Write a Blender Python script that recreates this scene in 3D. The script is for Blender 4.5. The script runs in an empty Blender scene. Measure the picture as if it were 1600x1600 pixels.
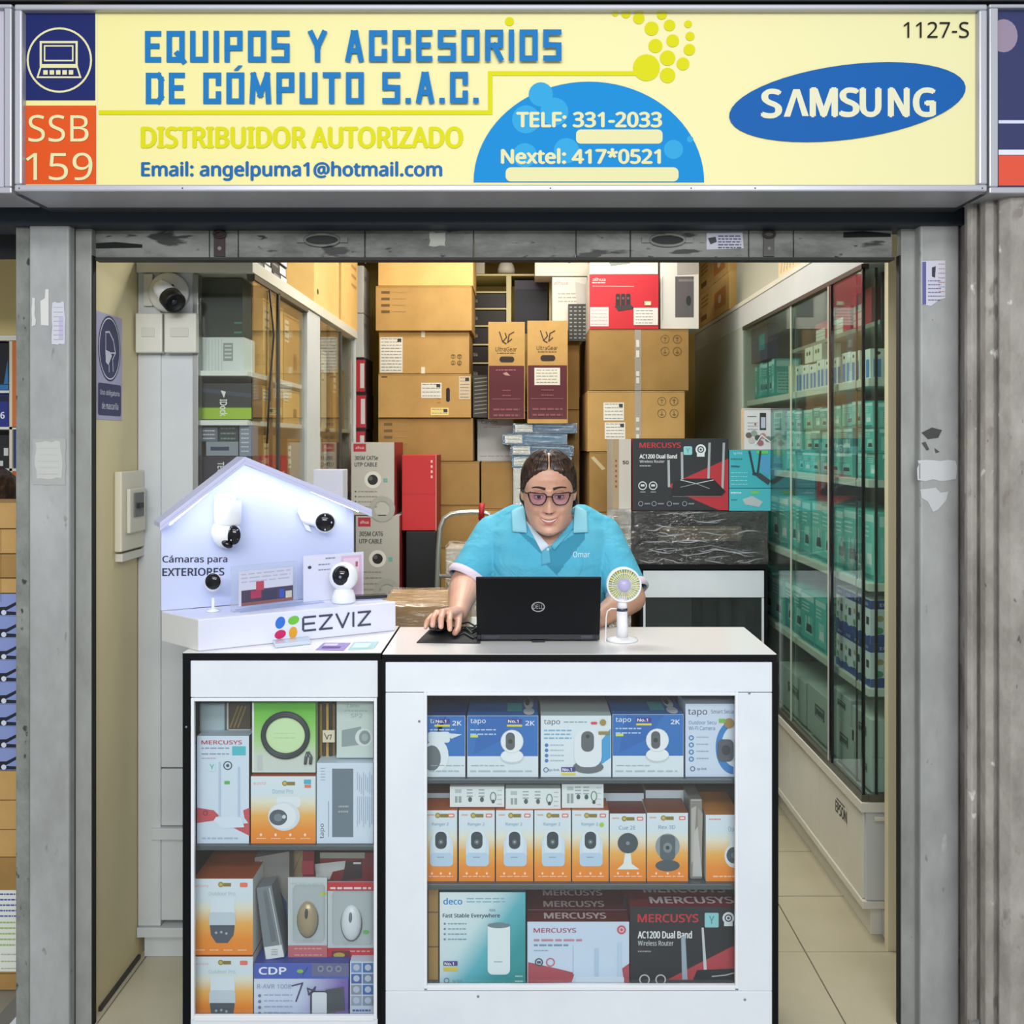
import bpy, bmesh, math, random, os
from mathutils import Vector, Matrix
random.seed(7)
PI = math.pi
# ------------------------------------------------------------------ camera, world, lights, exposure
F = 1500.0; CX = 815.0; CY = 693.0; EZ = 1.55          # focal length in pixels, principal point, eye height
scene = bpy.context.scene
COL = scene.collection
cd = bpy.data.cameras.new('camera'); cam = bpy.data.objects.new('camera', cd); COL.objects.link(cam)
cam.location = (0, 0, EZ); cam.rotation_euler = (PI/2, 0, 0)
cd.sensor_width = 36; cd.sensor_fit = 'HORIZONTAL'; cd.lens = 36*F/1600
cd.shift_x = -(CX-800)/1600; cd.shift_y = -(800-CY)/1600
cd.clip_start = 0.05
scene.camera = cam
scene.view_settings.view_transform = 'Standard'; scene.view_settings.look = 'None'
scene.view_settings.gamma = 1; scene.view_settings.use_curve_mapping = False
scene.view_settings.exposure = 0.0
wd = bpy.data.worlds.new('world'); scene.world = wd; wd.use_nodes = True
wd.node_tree.nodes['Background'].inputs[0].default_value = (0.86, 0.93, 1.0, 1)
wd.node_tree.nodes['Background'].inputs[1].default_value = 0.50
def area(name, loc, rot, sx, sy, power, col=(1, 1, 1)):
    l = bpy.data.lights.new(name, 'AREA'); l.shape = 'RECTANGLE'; l.size = sx; l.size_y = sy; l.energy = power; l.color = col
    o = bpy.data.objects.new(name, l); COL.objects.link(o); o.location = loc; o.rotation_euler = rot
    return o
area('hall_lamp', (0.0, -0.7, 3.3), (math.radians(38), 0, 0), 3.6, 0.6, 56, (0.97, 0.98, 1.0))
area('hall_lamp', (0.0, -2.8, 2.9), (math.radians(62), 0, 0), 3.6, 0.6, 150, (0.97, 0.98, 1.0))
area('shop_ceiling_lamp', (0.0, 3.45, 2.70), (0, 0, 0), 1.3, 0.3, 26, (1.0, 0.98, 0.92))
area('shop_ceiling_lamp', (0.05, 4.35, 2.70), (0, 0, 0), 1.2, 0.3, 16, (1.0, 0.95, 0.84))

# ------------------------------------------------------------------ materials
def lin(c):
    return c/12.92 if c <= 0.04045 else ((c+0.055)/1.055)**2.4
def hexc(h):
    h = h.lstrip('#')
    return tuple(lin(int(h[i:i+2], 16)/255) for i in (0, 2, 4)) + (1,)
_M = {}
def mat(h, rough=0.5, metal=0.0, emit=0.0, spec=0.5):
    if not isinstance(h, str): return h
    key = (h, rough, metal, emit)
    if key in _M: return _M[key]
    m = bpy.data.materials.new('paint_'+h.strip('#')); m.use_nodes = True
    b = m.node_tree.nodes['Principled BSDF']
    b.inputs['Base Color'].default_value = hexc(h); b.inputs['Roughness'].default_value = rough
    b.inputs['Metallic'].default_value = metal; b.inputs['Specular IOR Level'].default_value = spec
    if emit:
        b.inputs['Emission Color'].default_value = hexc(h); b.inputs['Emission Strength'].default_value = emit
    _M[key] = m
    return m
def nodemat(name):
    m = bpy.data.materials.new(name); m.use_nodes = True
    nt = m.node_tree
    return m, nt, nt.nodes['Principled BSDF']
def ramp(nt, stops, src):
    r = nt.nodes.new('ShaderNodeValToRGB'); e = r.color_ramp.elements
    while len(e) < len(stops): e.new(0.5)
    for i, (p, c) in enumerate(stops):
        e[i].position = p; e[i].color = hexc(c)
    nt.links.new(src, r.inputs[0])
    return r.outputs[0]
def noisy(name, stops, scale=6.0, detail=6, rough=0.6, stretch=(1, 1, 1), bump=0.15, metal=0.0, bscale=None, specks=None, speckcol='#3a3a38'):
    """mottled surface: noise through a colour ramp, with a fine bump"""
    m, nt, b = nodemat(name)
    tc = nt.nodes.new('ShaderNodeTexCoord'); mp = nt.nodes.new('ShaderNodeMapping'); mp.inputs['Scale'].default_value = stretch
    nt.links.new(tc.outputs['Object'], mp.inputs[0])
    n = nt.nodes.new('ShaderNodeTexNoise'); n.inputs['Scale'].default_value = scale; n.inputs['Detail'].default_value = detail
    n.inputs['Roughness'].default_value = 0.65
    nt.links.new(mp.outputs[0], n.inputs[0])
    c = ramp(nt, stops, n.outputs[0])
    if specks:            # chips, scuffs and stains of their own shape
        for sc, st, lo, col in specks:
            mp2 = nt.nodes.new('ShaderNodeMapping'); mp2.inputs['Scale'].default_value = st; nt.links.new(tc.outputs['Object'], mp2.inputs[0])
            ns = nt.nodes.new('ShaderNodeTexNoise'); ns.inputs['Scale'].default_value = sc; ns.inputs['Detail'].default_value = 4; nt.links.new(mp2.outputs[0], ns.inputs[0])
            mr = nt.nodes.new('ShaderNodeMapRange'); mr.inputs['From Min'].default_value = lo; mr.inputs['From Max'].default_value = lo+0.05; nt.links.new(ns.outputs[0], mr.inputs[0])
            mc_ = nt.nodes.new('ShaderNodeMix'); mc_.data_type = 'RGBA'; nt.links.new(mr.outputs[0], mc_.inputs['Factor']); nt.links.new(c, mc_.inputs['A']); mc_.inputs['B'].default_value = hexc(col); c = mc_.outputs['Result']
    nt.links.new(c, b.inputs['Base Color'])
    b.inputs['Roughness'].default_value = rough; b.inputs['Metallic'].default_value = metal
    if bump:
        n2 = nt.nodes.new('ShaderNodeTexNoise'); n2.inputs['Scale'].default_value = bscale or scale*4; n2.inputs['Detail'].default_value = 5
        nt.links.new(mp.outputs[0], n2.inputs[0])
        bp = nt.nodes.new('ShaderNodeBump'); bp.inputs['Strength'].default_value = bump; bp.inputs['Distance'].default_value = 0.01
        nt.links.new(n2.outputs[0], bp.inputs['Height']); nt.links.new(bp.outputs[0], b.inputs['Normal'])
    return m
def gradmat(name, stops, axis=(0, 0, 1), off=0.0, rough=0.45):
    """printed gradient running over the box (Generated coordinates)"""
    m, nt, b = nodemat(name)
    tc = nt.nodes.new('ShaderNodeTexCoord'); dp = nt.nodes.new('ShaderNodeVectorMath'); dp.operation = 'DOT_PRODUCT'
    dp.inputs[1].default_value = axis
    nt.links.new(tc.outputs['Generated'], dp.inputs[0])
    a = nt.nodes.new('ShaderNodeMath'); a.operation = 'ADD'; a.inputs[1].default_value = off
    nt.links.new(dp.outputs['Value'], a.inputs[0])
    nt.links.new(ramp(nt, stops, a.outputs[0]), b.inputs['Base Color']); b.inputs['Roughness'].default_value = rough
    return m
def glassmat(name, tint, haze=0.0, rough=0.02, fres=1.5, hazecol='#dfe6ea'):
    m = bpy.data.materials.new(name); m.use_nodes = True; nt = m.node_tree; nt.nodes.clear()
    out = nt.nodes.new('ShaderNodeOutputMaterial')
    t = nt.nodes.new('ShaderNodeBsdfTransparent'); t.inputs[0].default_value = tint
    g = nt.nodes.new('ShaderNodeBsdfGlossy'); g.inputs['Roughness'].default_value = rough
    lw = nt.nodes.new('ShaderNodeLayerWeight'); pw = nt.nodes.new('ShaderNodeMath'); pw.operation = 'POWER'; pw.inputs[1].default_value = 5.0
    nt.links.new(lw.outputs['Facing'], pw.inputs[0])
    fr = nt.nodes.new('ShaderNodeMath'); fr.operation = 'MULTIPLY_ADD'; fr.inputs[1].default_value = 0.9; fr.inputs[2].default_value = 0.035
    nt.links.new(pw.outputs[0], fr.inputs[0])
    mx = nt.nodes.new('ShaderNodeMixShader'); nt.links.new(fr.outputs[0], mx.inputs[0])
    last = t.outputs[0]
    if haze:  # diffuse mix paints in haze, such as hall reflections on the counter glass
        d = nt.nodes.new('ShaderNodeBsdfDiffuse'); d.inputs[0].default_value = hexc(hazecol)
        m2 = nt.nodes.new('ShaderNodeMixShader'); m2.inputs[0].default_value = haze
        nt.links.new(last, m2.inputs[1]); nt.links.new(d.outputs[0], m2.inputs[2]); last = m2.outputs[0]
    nt.links.new(last, mx.inputs[1]); nt.links.new(g.outputs[0], mx.inputs[2]); nt.links.new(mx.outputs[0], out.inputs[0])
    return m
def filmmat(name, amount=0.25, bump=1.0, scale=14, st=(0.6, 1, 2.4), rg=0.16, dist=0.03):
    """clear plastic film: mostly transparent, with wrinkled highlights"""
    m = bpy.data.materials.new(name); m.use_nodes = True; nt = m.node_tree; nt.nodes.clear()
    out = nt.nodes.new('ShaderNodeOutputMaterial')
    t = nt.nodes.new('ShaderNodeBsdfTransparent'); g = nt.nodes.new('ShaderNodeBsdfGlossy'); g.inputs['Roughness'].default_value = rg
    tc = nt.nodes.new('ShaderNodeTexCoord'); n = nt.nodes.new('ShaderNodeTexNoise'); n.inputs['Scale'].default_value = scale
    n.inputs['Detail'].default_value = 6; n.inputs['Distortion'].default_value = 2.5
    mp = nt.nodes.new('ShaderNodeMapping'); mp.inputs['Scale'].default_value = st
    nt.links.new(tc.outputs['Object'], mp.inputs[0]); nt.links.new(mp.outputs[0], n.inputs[0])
    bp = nt.nodes.new('ShaderNodeBump'); bp.inputs['Strength'].default_value = bump; bp.inputs['Distance'].default_value = dist
    nt.links.new(n.outputs[0], bp.inputs['Height']); nt.links.new(bp.outputs[0], g.inputs['Normal'])
    mx = nt.nodes.new('ShaderNodeMixShader'); mx.inputs[0].default_value = amount
    nt.links.new(t.outputs[0], mx.inputs[1]); nt.links.new(g.outputs[0], mx.inputs[2]); nt.links.new(mx.outputs[0], out.inputs[0])
    return m
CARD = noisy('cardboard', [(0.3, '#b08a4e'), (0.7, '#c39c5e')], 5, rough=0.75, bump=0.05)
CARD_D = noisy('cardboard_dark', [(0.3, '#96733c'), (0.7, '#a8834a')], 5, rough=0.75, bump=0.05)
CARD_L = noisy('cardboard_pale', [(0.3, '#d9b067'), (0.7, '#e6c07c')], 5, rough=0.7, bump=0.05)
WHITE = mat('#e6eaec', 0.35)
LAM = noisy('white_laminate', [(0.35, '#dde3ea'), (0.7, '#e8edf2')], 3, rough=0.32, bump=0.0)
LAM_G = noisy('grey_white_laminate', [(0.3, '#bfc5c6'), (0.7, '#ccd1d1')], 3, rough=0.4, bump=0.0)
LAM_C = noisy('cream_laminate', [(0.3, '#d2d0c2'), (0.7, '#dedccf')], 3, rough=0.4, bump=0.0)
BLACK = mat('#06080c', 0.5, 0, 0, 0.2)
ALU = mat('#9a9c98', 0.35, 0.7)
TAPE = glassmat('clear_tape', (0.93, 0.9, 0.82, 1), 0.25, 0.12)
FILM = filmmat('stretch_film', 0.2)
FILM2 = filmmat('clear_bag_film', 0.28, 1.0, 20)
GLASS = glassmat('green_cabinet_glass', (0.86, 0.95, 0.92, 1), 0.02)
GLASS_L = glassmat('clear_cabinet_glass', (0.95, 0.96, 0.92, 1), 0.02, hazecol='#c8c0a0')
GLASS_C = glassmat('hazy_counter_glass', (0.97, 0.985, 0.985, 1), 0.006)  # haze of the reflected hall is put into the glass colour

# ------------------------------------------------------------------ geometry helpers
def W(px, py, Y):
    """the point at depth Y that shows at pixel (px, py) of the photograph"""
    return Vector(((px-CX)*Y/F, Y, EZ-(py-CY)*Y/F))
def ZY(z, py): return (EZ-z)*F/(py-CY)
_org = {}
class MB:
    def __init__(s): s.v = []; s.f = []; s.m = []; s.mats = []; s.sm = []
    def mi(s, m):
        m = mat(m)
        if m not in s.mats: s.mats.append(m)
        return s.mats.index(m)
    def add(s, vs, fs, m, smooth=False):
        k = len(s.v); i = s.mi(m)
        s.v += [Vector(p) for p in vs]
        for f in fs:
            s.f.append([k+a for a in f]); s.m.append(i); s.sm.append(smooth)
    def hexa(s, p, m, top=None, front=None, side=None):
        # p: 0-3 bottom (front-left, front-right, back-right, back-left), 4-7 top
        k = len(s.v); s.v += [Vector(q) for q in p]
        for f, mm in (((0, 1, 5, 4), front or m), ((1, 2, 6, 5), side or m), ((2, 3, 7, 6), m), ((3, 0, 4, 7), side or m), ((4, 5, 6, 7), top or m), ((3, 2, 1, 0), m)):
            s.f.append([k+a for a in f]); s.m.append(s.mi(mm)); s.sm.append(False)
    def box(s, x0, x1, y0, y1, z0, z1, m, top=None, front=None, side=None):
        if x1 < x0: x0, x1 = x1, x0
        if y1 < y0: y0, y1 = y1, y0
        if z1 < z0: z0, z1 = z1, z0
        s.hexa([(x0, y0, z0), (x1, y0, z0), (x1, y1, z0), (x0, y1, z0), (x0, y0, z1), (x1, y0, z1), (x1, y1, z1), (x0, y1, z1)], m, top, front, side)
    def pbox(s, x0, y0, x1, y1, Y, d, m, **k):
        a = W(x0, y1, Y); b = W(x1, y0, Y); s.box(a.x, b.x, Y, Y+d, a.z, b.z, m, **k)
    def prism(s, poly, vec, m, side=None):
        n = len(poly); vec = Vector(vec); k = len(s.v)
        s.v += [Vector(p) for p in poly] + [Vector(p)+vec for p in poly]
        i = s.mi(m); j = s.mi(side or m)
        s.f.append([k+a for a in range(n)]); s.m.append(i); s.sm.append(False)
        s.f.append([k+n+a for a in reversed(range(n))]); s.m.append(i); s.sm.append(False)
        for a in range(n):
            b = (a+1) % n; s.f.append([k+b, k+a, k+n+a, k+n+b]); s.m.append(j); s.sm.append(False)
    def ring_surface(s, rings, m, cap=True, closed=True, smooth=True):
        k = len(s.v); n = len(rings[0])
        for r in rings: s.v += [Vector(p) for p in r]
        i = s.mi(m)
        for a in range(len(rings)-1):
            for b in range(n if closed else n-1):
                c = (b+1) % n
                s.f.append([k+a*n+b, k+a*n+c, k+(a+1)*n+c, k+(a+1)*n+b]); s.m.append(i); s.sm.append(smooth)
        if cap:
            s.f.append([k+b for b in reversed(range(n))]); s.m.append(i); s.sm.append(False)
            s.f.append([k+(len(rings)-1)*n+b for b in range(n)]); s.m.append(i); s.sm.append(False)
    def tube(s, pts, r, m, n=8, cap=True):
        pts = [Vector(p) for p in pts]; rs = r if isinstance(r, (list, tuple)) else [r]*len(pts)
        rings = []; up = None
        for i, p in enumerate(pts):
            t = (pts[min(i+1, len(pts)-1)]-pts[max(i-1, 0)]).normalized()
            if up is None: up = Vector((0, 0, 1)) if abs(t.z) < 0.9 else Vector((1, 0, 0))
            a = t.cross(up).normalized(); b = a.cross(t).normalized(); up = b
            rings.append([p+(a*math.cos(2*PI*j/n)+b*math.sin(2*PI*j/n))*rs[i] for j in range(n)])
        s.ring_surface(rings, m, cap)
    def capsule(s, a, b, ra, rb, m, n=12):
        a = Vector(a); b = Vector(b); t = (b-a).normalized(); pts = []; rs = []
        for k in range(4): an = PI/2*(1-k/4.0); pts.append(a-t*ra*math.sin(an)); rs.append(max(ra*math.cos(an), ra*0.05))
        pts += [a, b]; rs += [ra, rb]
        for k in range(1, 5): an = PI/2*k/4.0; pts.append(b+t*rb*math.sin(an)); rs.append(max(rb*math.cos(an), rb*0.05))
        s.tube(pts, rs, m, n)
    def lathe(s, prof, c, axis, m, n=24, cap=True):
        c = Vector(c); t = Vector(axis).normalized(); u = Vector((0, 0, 1)) if abs(t.z) < 0.9 else Vector((1, 0, 0))
        a = t.cross(u).normalized(); b = a.cross(t)
        s.ring_surface([[c+t*h+(a*math.cos(2*PI*j/n)+b*math.sin(2*PI*j/n))*max(r, 1e-4) for j in range(n)] for r, h in prof], m, cap)
    def ball(s, c, rx, ry, rz, m, n=16, k=10, rot=None):
        c = Vector(c); rings = []
        for i in range(k+1):
            th = PI*i/k
            ring = [Vector((rx*math.sin(th)*math.cos(2*PI*j/n), ry*math.sin(th)*math.sin(2*PI*j/n), rz*math.cos(th))) for j in range(n)]
            if i in (0, k): ring = [q+Vector((1e-5*math.cos(2*PI*j/n), 1e-5*math.sin(2*PI*j/n), 0)) for j, q in enumerate(ring)]
            if rot: ring = [rot @ q for q in ring]
            rings.append([c+q for q in ring])
        s.ring_surface(rings, m)
    def build(s, name, parent=None, label=None, cat=None, group=None, kind=None, origin=None, bevel=0.0, data_only=False):
        if parent is not None: o0 = _org[parent.name]
        elif origin is not None: o0 = Vector(origin)
        else:
            xs = [p.x for p in s.v]; ys = [p.y for p in s.v]; zs = [p.z for p in s.v]
            o0 = Vector(((min(xs)+max(xs))/2, (min(ys)+max(ys))/2, min(zs)))
        me = bpy.data.meshes.new(name)
        me.from_pydata([tuple(p-o0) for p in s.v], [], s.f)
        for m in s.mats: me.materials.append(m)
        me.polygons.foreach_set('material_index', s.m); me.polygons.foreach_set('use_smooth', s.sm)
        me.update()
        o = bpy.data.objects.new(name, me); COL.objects.link(o)
        if parent is not None: o.parent = parent
        else: o.location = o0
        _org[o.name] = o0
        if bevel:
            md = o.modifiers.new('bevel', 'BEVEL'); md.width = bevel; md.segments = 2; md.limit_method = 'ANGLE'
        tag(o, label, cat, group, kind)
        return o
def tag(o, label=None, cat=None, group=None, kind=None):
    if label: o['label'] = label
    if cat: o['category'] = cat
    if group: o['group'] = group
    if kind: o['kind'] = kind
    return o
def thing(name, loc, label, cat, group=None, kind=None):
    o = bpy.data.objects.new(name, None); COL.objects.link(o); o.location = loc; o.empty_display_size = 0.05
    _org[o.name] = Vector(loc)
    return tag(o, label, cat, group, kind)
def copy_tree(o, d, parent=None, label=None, group=None):
    c = o.copy(); COL.objects.link(c)
    if parent is not None: c.parent = parent
    else: c.location = o.location+Vector(d)
    _org[c.name] = _org[o.name]+Vector(d)
    for ch in list(o.children): copy_tree(ch, d, c)
    if label: c['label'] = label
    if group: c['group'] = group
    return c

# text as flat mesh, cached by string
_txt = {}
FONT = None
try: FONT = bpy.data.fonts.load(os.path.join(bpy.utils.resource_path('LOCAL'), 'datafiles', 'fonts', 'NotoSansHebrew-Regular.woff2'))   # a plain sans shipped with Blender
except Exception: FONT = None
def text_mesh(s, bold=0.0):
    bold = 0 if FONT else bold; key = (s, bold)
    if key in _txt: return _txt[key]
    cu = bpy.data.curves.new('t', 'FONT'); cu.body = s; cu.offset = 0 if FONT else bold
    if FONT: cu.font = FONT
    cu.extrude = 0; cu.resolution_u = 2; cu.fill_mode = 'FRONT'
    ob = bpy.data.objects.new('t', cu); me = ob.to_mesh()
    v = [(p.co.x, p.co.y) for p in me.vertices]; f = [list(p.vertices) for p in me.polygons]
    ob.to_mesh_clear(); bpy.data.objects.remove(ob); bpy.data.curves.remove(cu)
    if not v: v = [(0, 0), (1, 0), (1, 1)]; f = [[0, 1, 2]]
    x0 = min(p[0] for p in v); x1 = max(p[0] for p in v); y0 = min(p[1] for p in v); y1 = max(p[1] for p in v)
    v = [((a-x0)/(x1-x0 or 1), (b-y0)/(y1-y0 or 1)) for a, b in v]
    _txt[key] = (v, f)
    return _txt[key]
class Face:
    """draws flat print on a face: O is the origin, U and V the vectors of one unit right and one unit down"""
    def __init__(s, mb, O, U, V, step=0.00012):
        s.mb = mb; s.O = Vector(O); s.U = Vector(U); s.V = Vector(V); s.N = s.V.cross(s.U).normalized(); s.k = 2; s.step = step
    def P(s, u, v): return s.O+s.U*u+s.V*v+s.N*(s.step*s.k)
    def poly(s, pts, m, same=False):
        s.k += 0.12 if same else 1
        s.mb.add([s.P(*p) for p in pts], [list(range(len(pts)))], m)
    def rect(s, u0, v0, u1, v1, m, same=False): s.poly([(u0, v1), (u1, v1), (u1, v0), (u0, v0)], m, same)
    def ell(s, cu, cv, ru, rv, m, n=20, same=False, a0=0.0, a1=2*PI, rot=0.0):
        pts = []
        for i in range(n):
            a = a0+(a1-a0)*i/(n if a1-a0 > 6.28 else n-1); x = ru*math.cos(a); y = rv*math.sin(a)
            pts.append((cu+x*math.cos(rot)-y*math.sin(rot), cv+x*math.sin(rot)+y*math.cos(rot)))
        s.poly(pts, m, same)
    def rrect(s, u0, v0, u1, v1, r, m, same=False):
        pts = []
        for cx, cy, a in ((u1-r, v0+r, -PI/2), (u1-r, v1-r, 0), (u0+r, v1-r, PI/2), (u0+r, v0+r, PI)):
            for k in range(5): t = a+PI/2*k/4; pts.append((cx+r*math.cos(t), cy+r*math.sin(t)))
        s.poly(pts, m, same)
    def ring(s, cu, cv, ru, w, m, n=28, rv=None):
        rv = rv or ru; s.k += 1; vs = []; fs = []
        for i in range(n):
            a = 2*PI*i/n; vs += [s.P(cu+ru*math.cos(a), cv+rv*math.sin(a)), s.P(cu+(ru-w)*math.cos(a), cv+(rv-w)*math.sin(a))]
        for i in range(n): j = (i+1) % n; fs.append([2*i, 2*j, 2*j+1, 2*i+1])
        s.mb.add(vs, fs, m)
    def line(s, pts, w, m):
        s.k += 1
        for (a, b), (c, d) in zip(pts[:-1], pts[1:]):
            L = math.hypot(c-a, d-b)
            if L < 1e-3: a -= w*.001; c += w*.001; L = c-a
            nx = -(d-b)/L*w/2; ny = (c-a)/L*w/2; ex = (c-a)/L*w/2; ey = (d-b)/L*w/2
            s.poly([(a-ex+nx, b-ey+ny), (c+ex+nx, d+ey+ny), (c+ex-nx, d+ey-ny), (a-ex-nx, b-ey-ny)], m, True)
    def txt(s, t, u0, v0, u1, v1, m, bold=0.012, vert=False):
        v, f = text_mesh(t, bold); s.k += 1
        turn = (lambda a, b: (u0+(u1-u0)*(1-b), v1+(v0-v1)*a)) if vert == 'up' else (lambda a, b: (u0+(u1-u0)*b, v0+(v1-v0)*a))
        if vert: s.mb.add([s.P(*turn(a, b)) for a, b in v], f, m)
        else: s.mb.add([s.P(u0+(u1-u0)*a, v1+(v0-v1)*b) for a, b in v], f, m)
        if FONT and bold > 0.01:      # heavier weight: the same outlines laid again a hair to each side
            e = (abs(v1-v0)*s.V.length if not vert else abs(u1-u0)*s.U.length)*min(bold*1.9, 0.06)
            eu = e/s.U.length; ev = e/s.V.length
            for dx, dy in ((eu, 0), (-eu, 0), (0, ev*.7), (0, -ev*.7)):
                s.k += 0.12; g = 1 if u1 > u0 else -1
                if vert: s.mb.add([s.P(turn(a, b)[0]+dx, turn(a, b)[1]+dy) for a, b in v], f, m)
                else: s.mb.add([s.P(u0+(u1-u0)*a+dx*g, v1+(v0-v1)*b+dy) for a, b in v], f, m)
    def lines(s, u0, v0, u1, v1, n, m, h=None):
        """n rows of tiny unreadable print"""
        s.k += 1; h = h or (v1-v0)/n*0.4
        for i in range(n):
            v = v0+(v1-v0)*i/max(n-1, 1); u = u0
            while u < u1:
                w = (u1-u0)*random.uniform(0.08, 0.25); s.rect(u, v, min(u+w, u1), v+h, m, True); u += w+(u1-u0)*0.04
def front(mb, Y): return Face(mb, W(0, 0, Y), (Y/F, 0, 0), (0, 0, -Y/F))
def retail(name, label, cat, x0, y0, x1, y1, Y, d, fm, draw=None, top=None, side=None, group=None, topdraw=None, rz=0.0, rx=0.0, ry=0.0, bevel=0.0):
    mb = MB(); mb.pbox(x0, y0, x1, y1, Y, d, fm, top=top or fm, side=side or fm)
    if draw: draw(front(mb, Y))
    if topdraw:
        a = W(x0, y0, Y); b = W(x1, y0, Y)
        topdraw(Face(mb, (a.x, Y+d, a.z), (b.x-a.x, 0, 0), (0, -d, 0)))
    o = mb.build(name, label=label, cat=cat, group=group, bevel=bevel)
    if rz or rx or ry: o.rotation_euler = (rx, ry, rz)
    return o
def carton(name, label, x0, y0, x1, y1, Y, d, m=None, tape=None, labels=(), draw=None, group=None, cat='box', flaps=True, rz=0.0, vtape=None):
    """corrugated box: body mesh with lid seam, tape and shipping labels as parts"""
    m = m or CARD; a = W(x0, y1, Y); b = W(x1, y0, Y)
    root = thing(name, ((a.x+b.x)/2, Y+d/2, a.z), label, cat, group)
    mb = MB(); mb.pbox(x0, y0, x1, y1, Y, d, m)
    f = front(mb, Y)
    if flaps:
        f.rect(x0+0.5, y0+1.2, x1-0.5, y0+1.8, '#6e5026')
    if draw: draw(f)
    mb.build('body', root, bevel=0.0015)
    if vtape is not None:
        t = MB(); t.pbox(vtape-5, y0, vtape+5, y1, Y-0.0012, 0.0008, TAPE)
        for i in range(4):
            yy = y0+(y1-y0)*random.uniform(0.05, 0.9); t.pbox(vtape-3, yy, vtape+2, yy+random.uniform(4, 12), Y-0.0018, 0.0004, '#d8d4c8')
        t.build('tape', root)
    elif tape:
        t = MB(); t.pbox(tape-3, y0, tape+3, y0+10, Y-0.0012, 0.0008, mat('#e0dcc8', 0.25)); t.build('tape', root)
        t = MB(); t.pbox(tape-3, y1-10, tape+3, y1, Y-0.0012, 0.0008, mat('#e0dcc8', 0.25)); t.build('tape', root)
    for (u0, v0, u1, v1, c) in labels:
        l = MB(); l.pbox(u0, v0, u1, v1, Y-0.0012, 0.0008, c); g = front(l, Y-0.0012)
        g.lines(u0+2, v0+2, u1-2, v1-4, max(2, int((v1-v0)/5)), '#6f7072', 0.9)
        if u1-u0 > 14: g.rect(u1-8, v0+2, u1-2, v0+7, '#33363a')
        l.build('shipping_label', root)
    if rz: root.rotation_euler = (0, 0, rz)
    return root
# ================================================================== SETTING
GREY_P = noisy('worn_grey_paint', [(0.25, '#8c8d8a'), (0.45, '#9c9e9c'), (0.7, '#b0b2b0')], 6, 9, 0.5, (1, 1, 0.55), 0.12, specks=[(30, (1, 1, .5), .69, '#85867f'), (60, (1, 1, 1), .755, '#3a3b39'), (24, (1, 1, .5), .72, '#b6b7b4')])
GREY_R = noisy('worn_grey_rail', [(0.25, '#7a7b77'), (0.5, '#92948f'), (0.75, '#a3a5a1')], 7, 8, 0.5, (1, 1, 0.5), 0.1, specks=[(40, (1, 1, .5), .71, '#6c6d69'), (70, (1, 1, 1), .76, '#2a2b29')])
CONC = noisy('stained_concrete', [(0.25, '#6f6963'), (0.42, '#8c867f'), (0.58, '#a39d96'), (0.8, '#bbb6af')], 7, 12, 0.85, (1, 1, 0.6), 0.5, specks=[(16, (1, 1, .55), .64, '#837c75'), (40, (1, 1, .5), .70, '#5a544e'), (22, (1, 1, .8), .69, '#d0cec9')])
CONC2 = noisy('dirty_concrete_strip', [(0.2, '#5f615c'), (0.45, '#7c7f79'), (0.8, '#979a94')], 12, 9, 0.85, (1, 1, 0.7), 0.4, specks=[(34, (1, 1, .6), .63, '#3c3e3a')])
YEL_W = noisy('cream_wall_paint', [(0.3, '#cfc296'), (0.7, '#ddd1a8')], 1.6, 5, 0.6, (1, 1, 0.5), 0.03)
TILE = noisy('beige_tile', [(0.3, '#b3ac92'), (0.7, '#c3bca4')], 2.0, 5, 0.3, (1, 1, 1), 0.02)
GATE = noisy('dirty_shutter_metal', [(0.3, '#3a3b37'), (0.45, '#6a6c66'), (0.55, '#878983'), (0.75, '#9c9d96')], 5, 12, 0.5, (0.6, 1, 1.6), 0.2, specks=[(18, (.35, 1, 1.5), .60, '#2c2d29'), (40, (.5, 1, 1.5), .66, '#1c1d1a')])
NAVY = mat('#1d2a36', 0.5)
# floor with its tiles
fl = MB(); fl.box(-1.16, 1.42, 2.56, 6.3, -0.04, -0.004, '#6f695c'); floor = fl.build('floor', kind='structure', origin=(0, 2.56, -0.04))
x_l = [-1.16]+[0.865-0.40*k for k in range(5, -1, -1) if 0.865-0.40*k > -1.15]+[1.265, 1.42]
y_l = [2.56]+[2.928+0.36*k for k in range(0, 10)]
for i in range(len(x_l)-1):
    for j in range(len(y_l)-1):
        t = MB(); t.box(x_l[i]+0.0022, x_l[i+1]-0.0022, y_l[j]+0.0022, y_l[j+1]-0.0022, -0.006, random.uniform(-0.0004, 0.0004), TILE); t.build('floor_tile', floor)
h = MB(); h.box(-5, 5, -4, 2.56, -0.06, -0.002, noisy('hall_floor', [(0.3, '#8d8a82'), (0.7, '#a5a299')], 2, rough=0.5)); h.build('floor_hall', kind='structure')
h = MB(); h.box(-3, -1.42, 2.56, 6, -0.06, -0.002, '#8a8478'); h.build('floor_neighbour', kind='structure')
# shell
w = MB(); w.box(-1.22, -1.155, 2.58, 6.3, 0, 2.8, YEL_W); w.build('wall_left', kind='structure')
w = MB(); w.box(1.42, 1.50, 2.62, 6.3, 0, 2.8, YEL_W); w.build('wall_right', kind='structure')
w = MB(); w.box(-1.22, 1.5, 6.2, 6.28, 0, 2.8, noisy('yellow_back_wall', [(0.3, '#e0c468'), (0.7, '#ecd27e')], 2, rough=0.7, bump=0.02)); w.build('wall_back', kind='structure')
w = MB(); w.box(-1.22, 1.5, 2.62, 6.3, 2.80, 2.86, '#e4e2d8'); w.build('ceiling', kind='structure')
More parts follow.
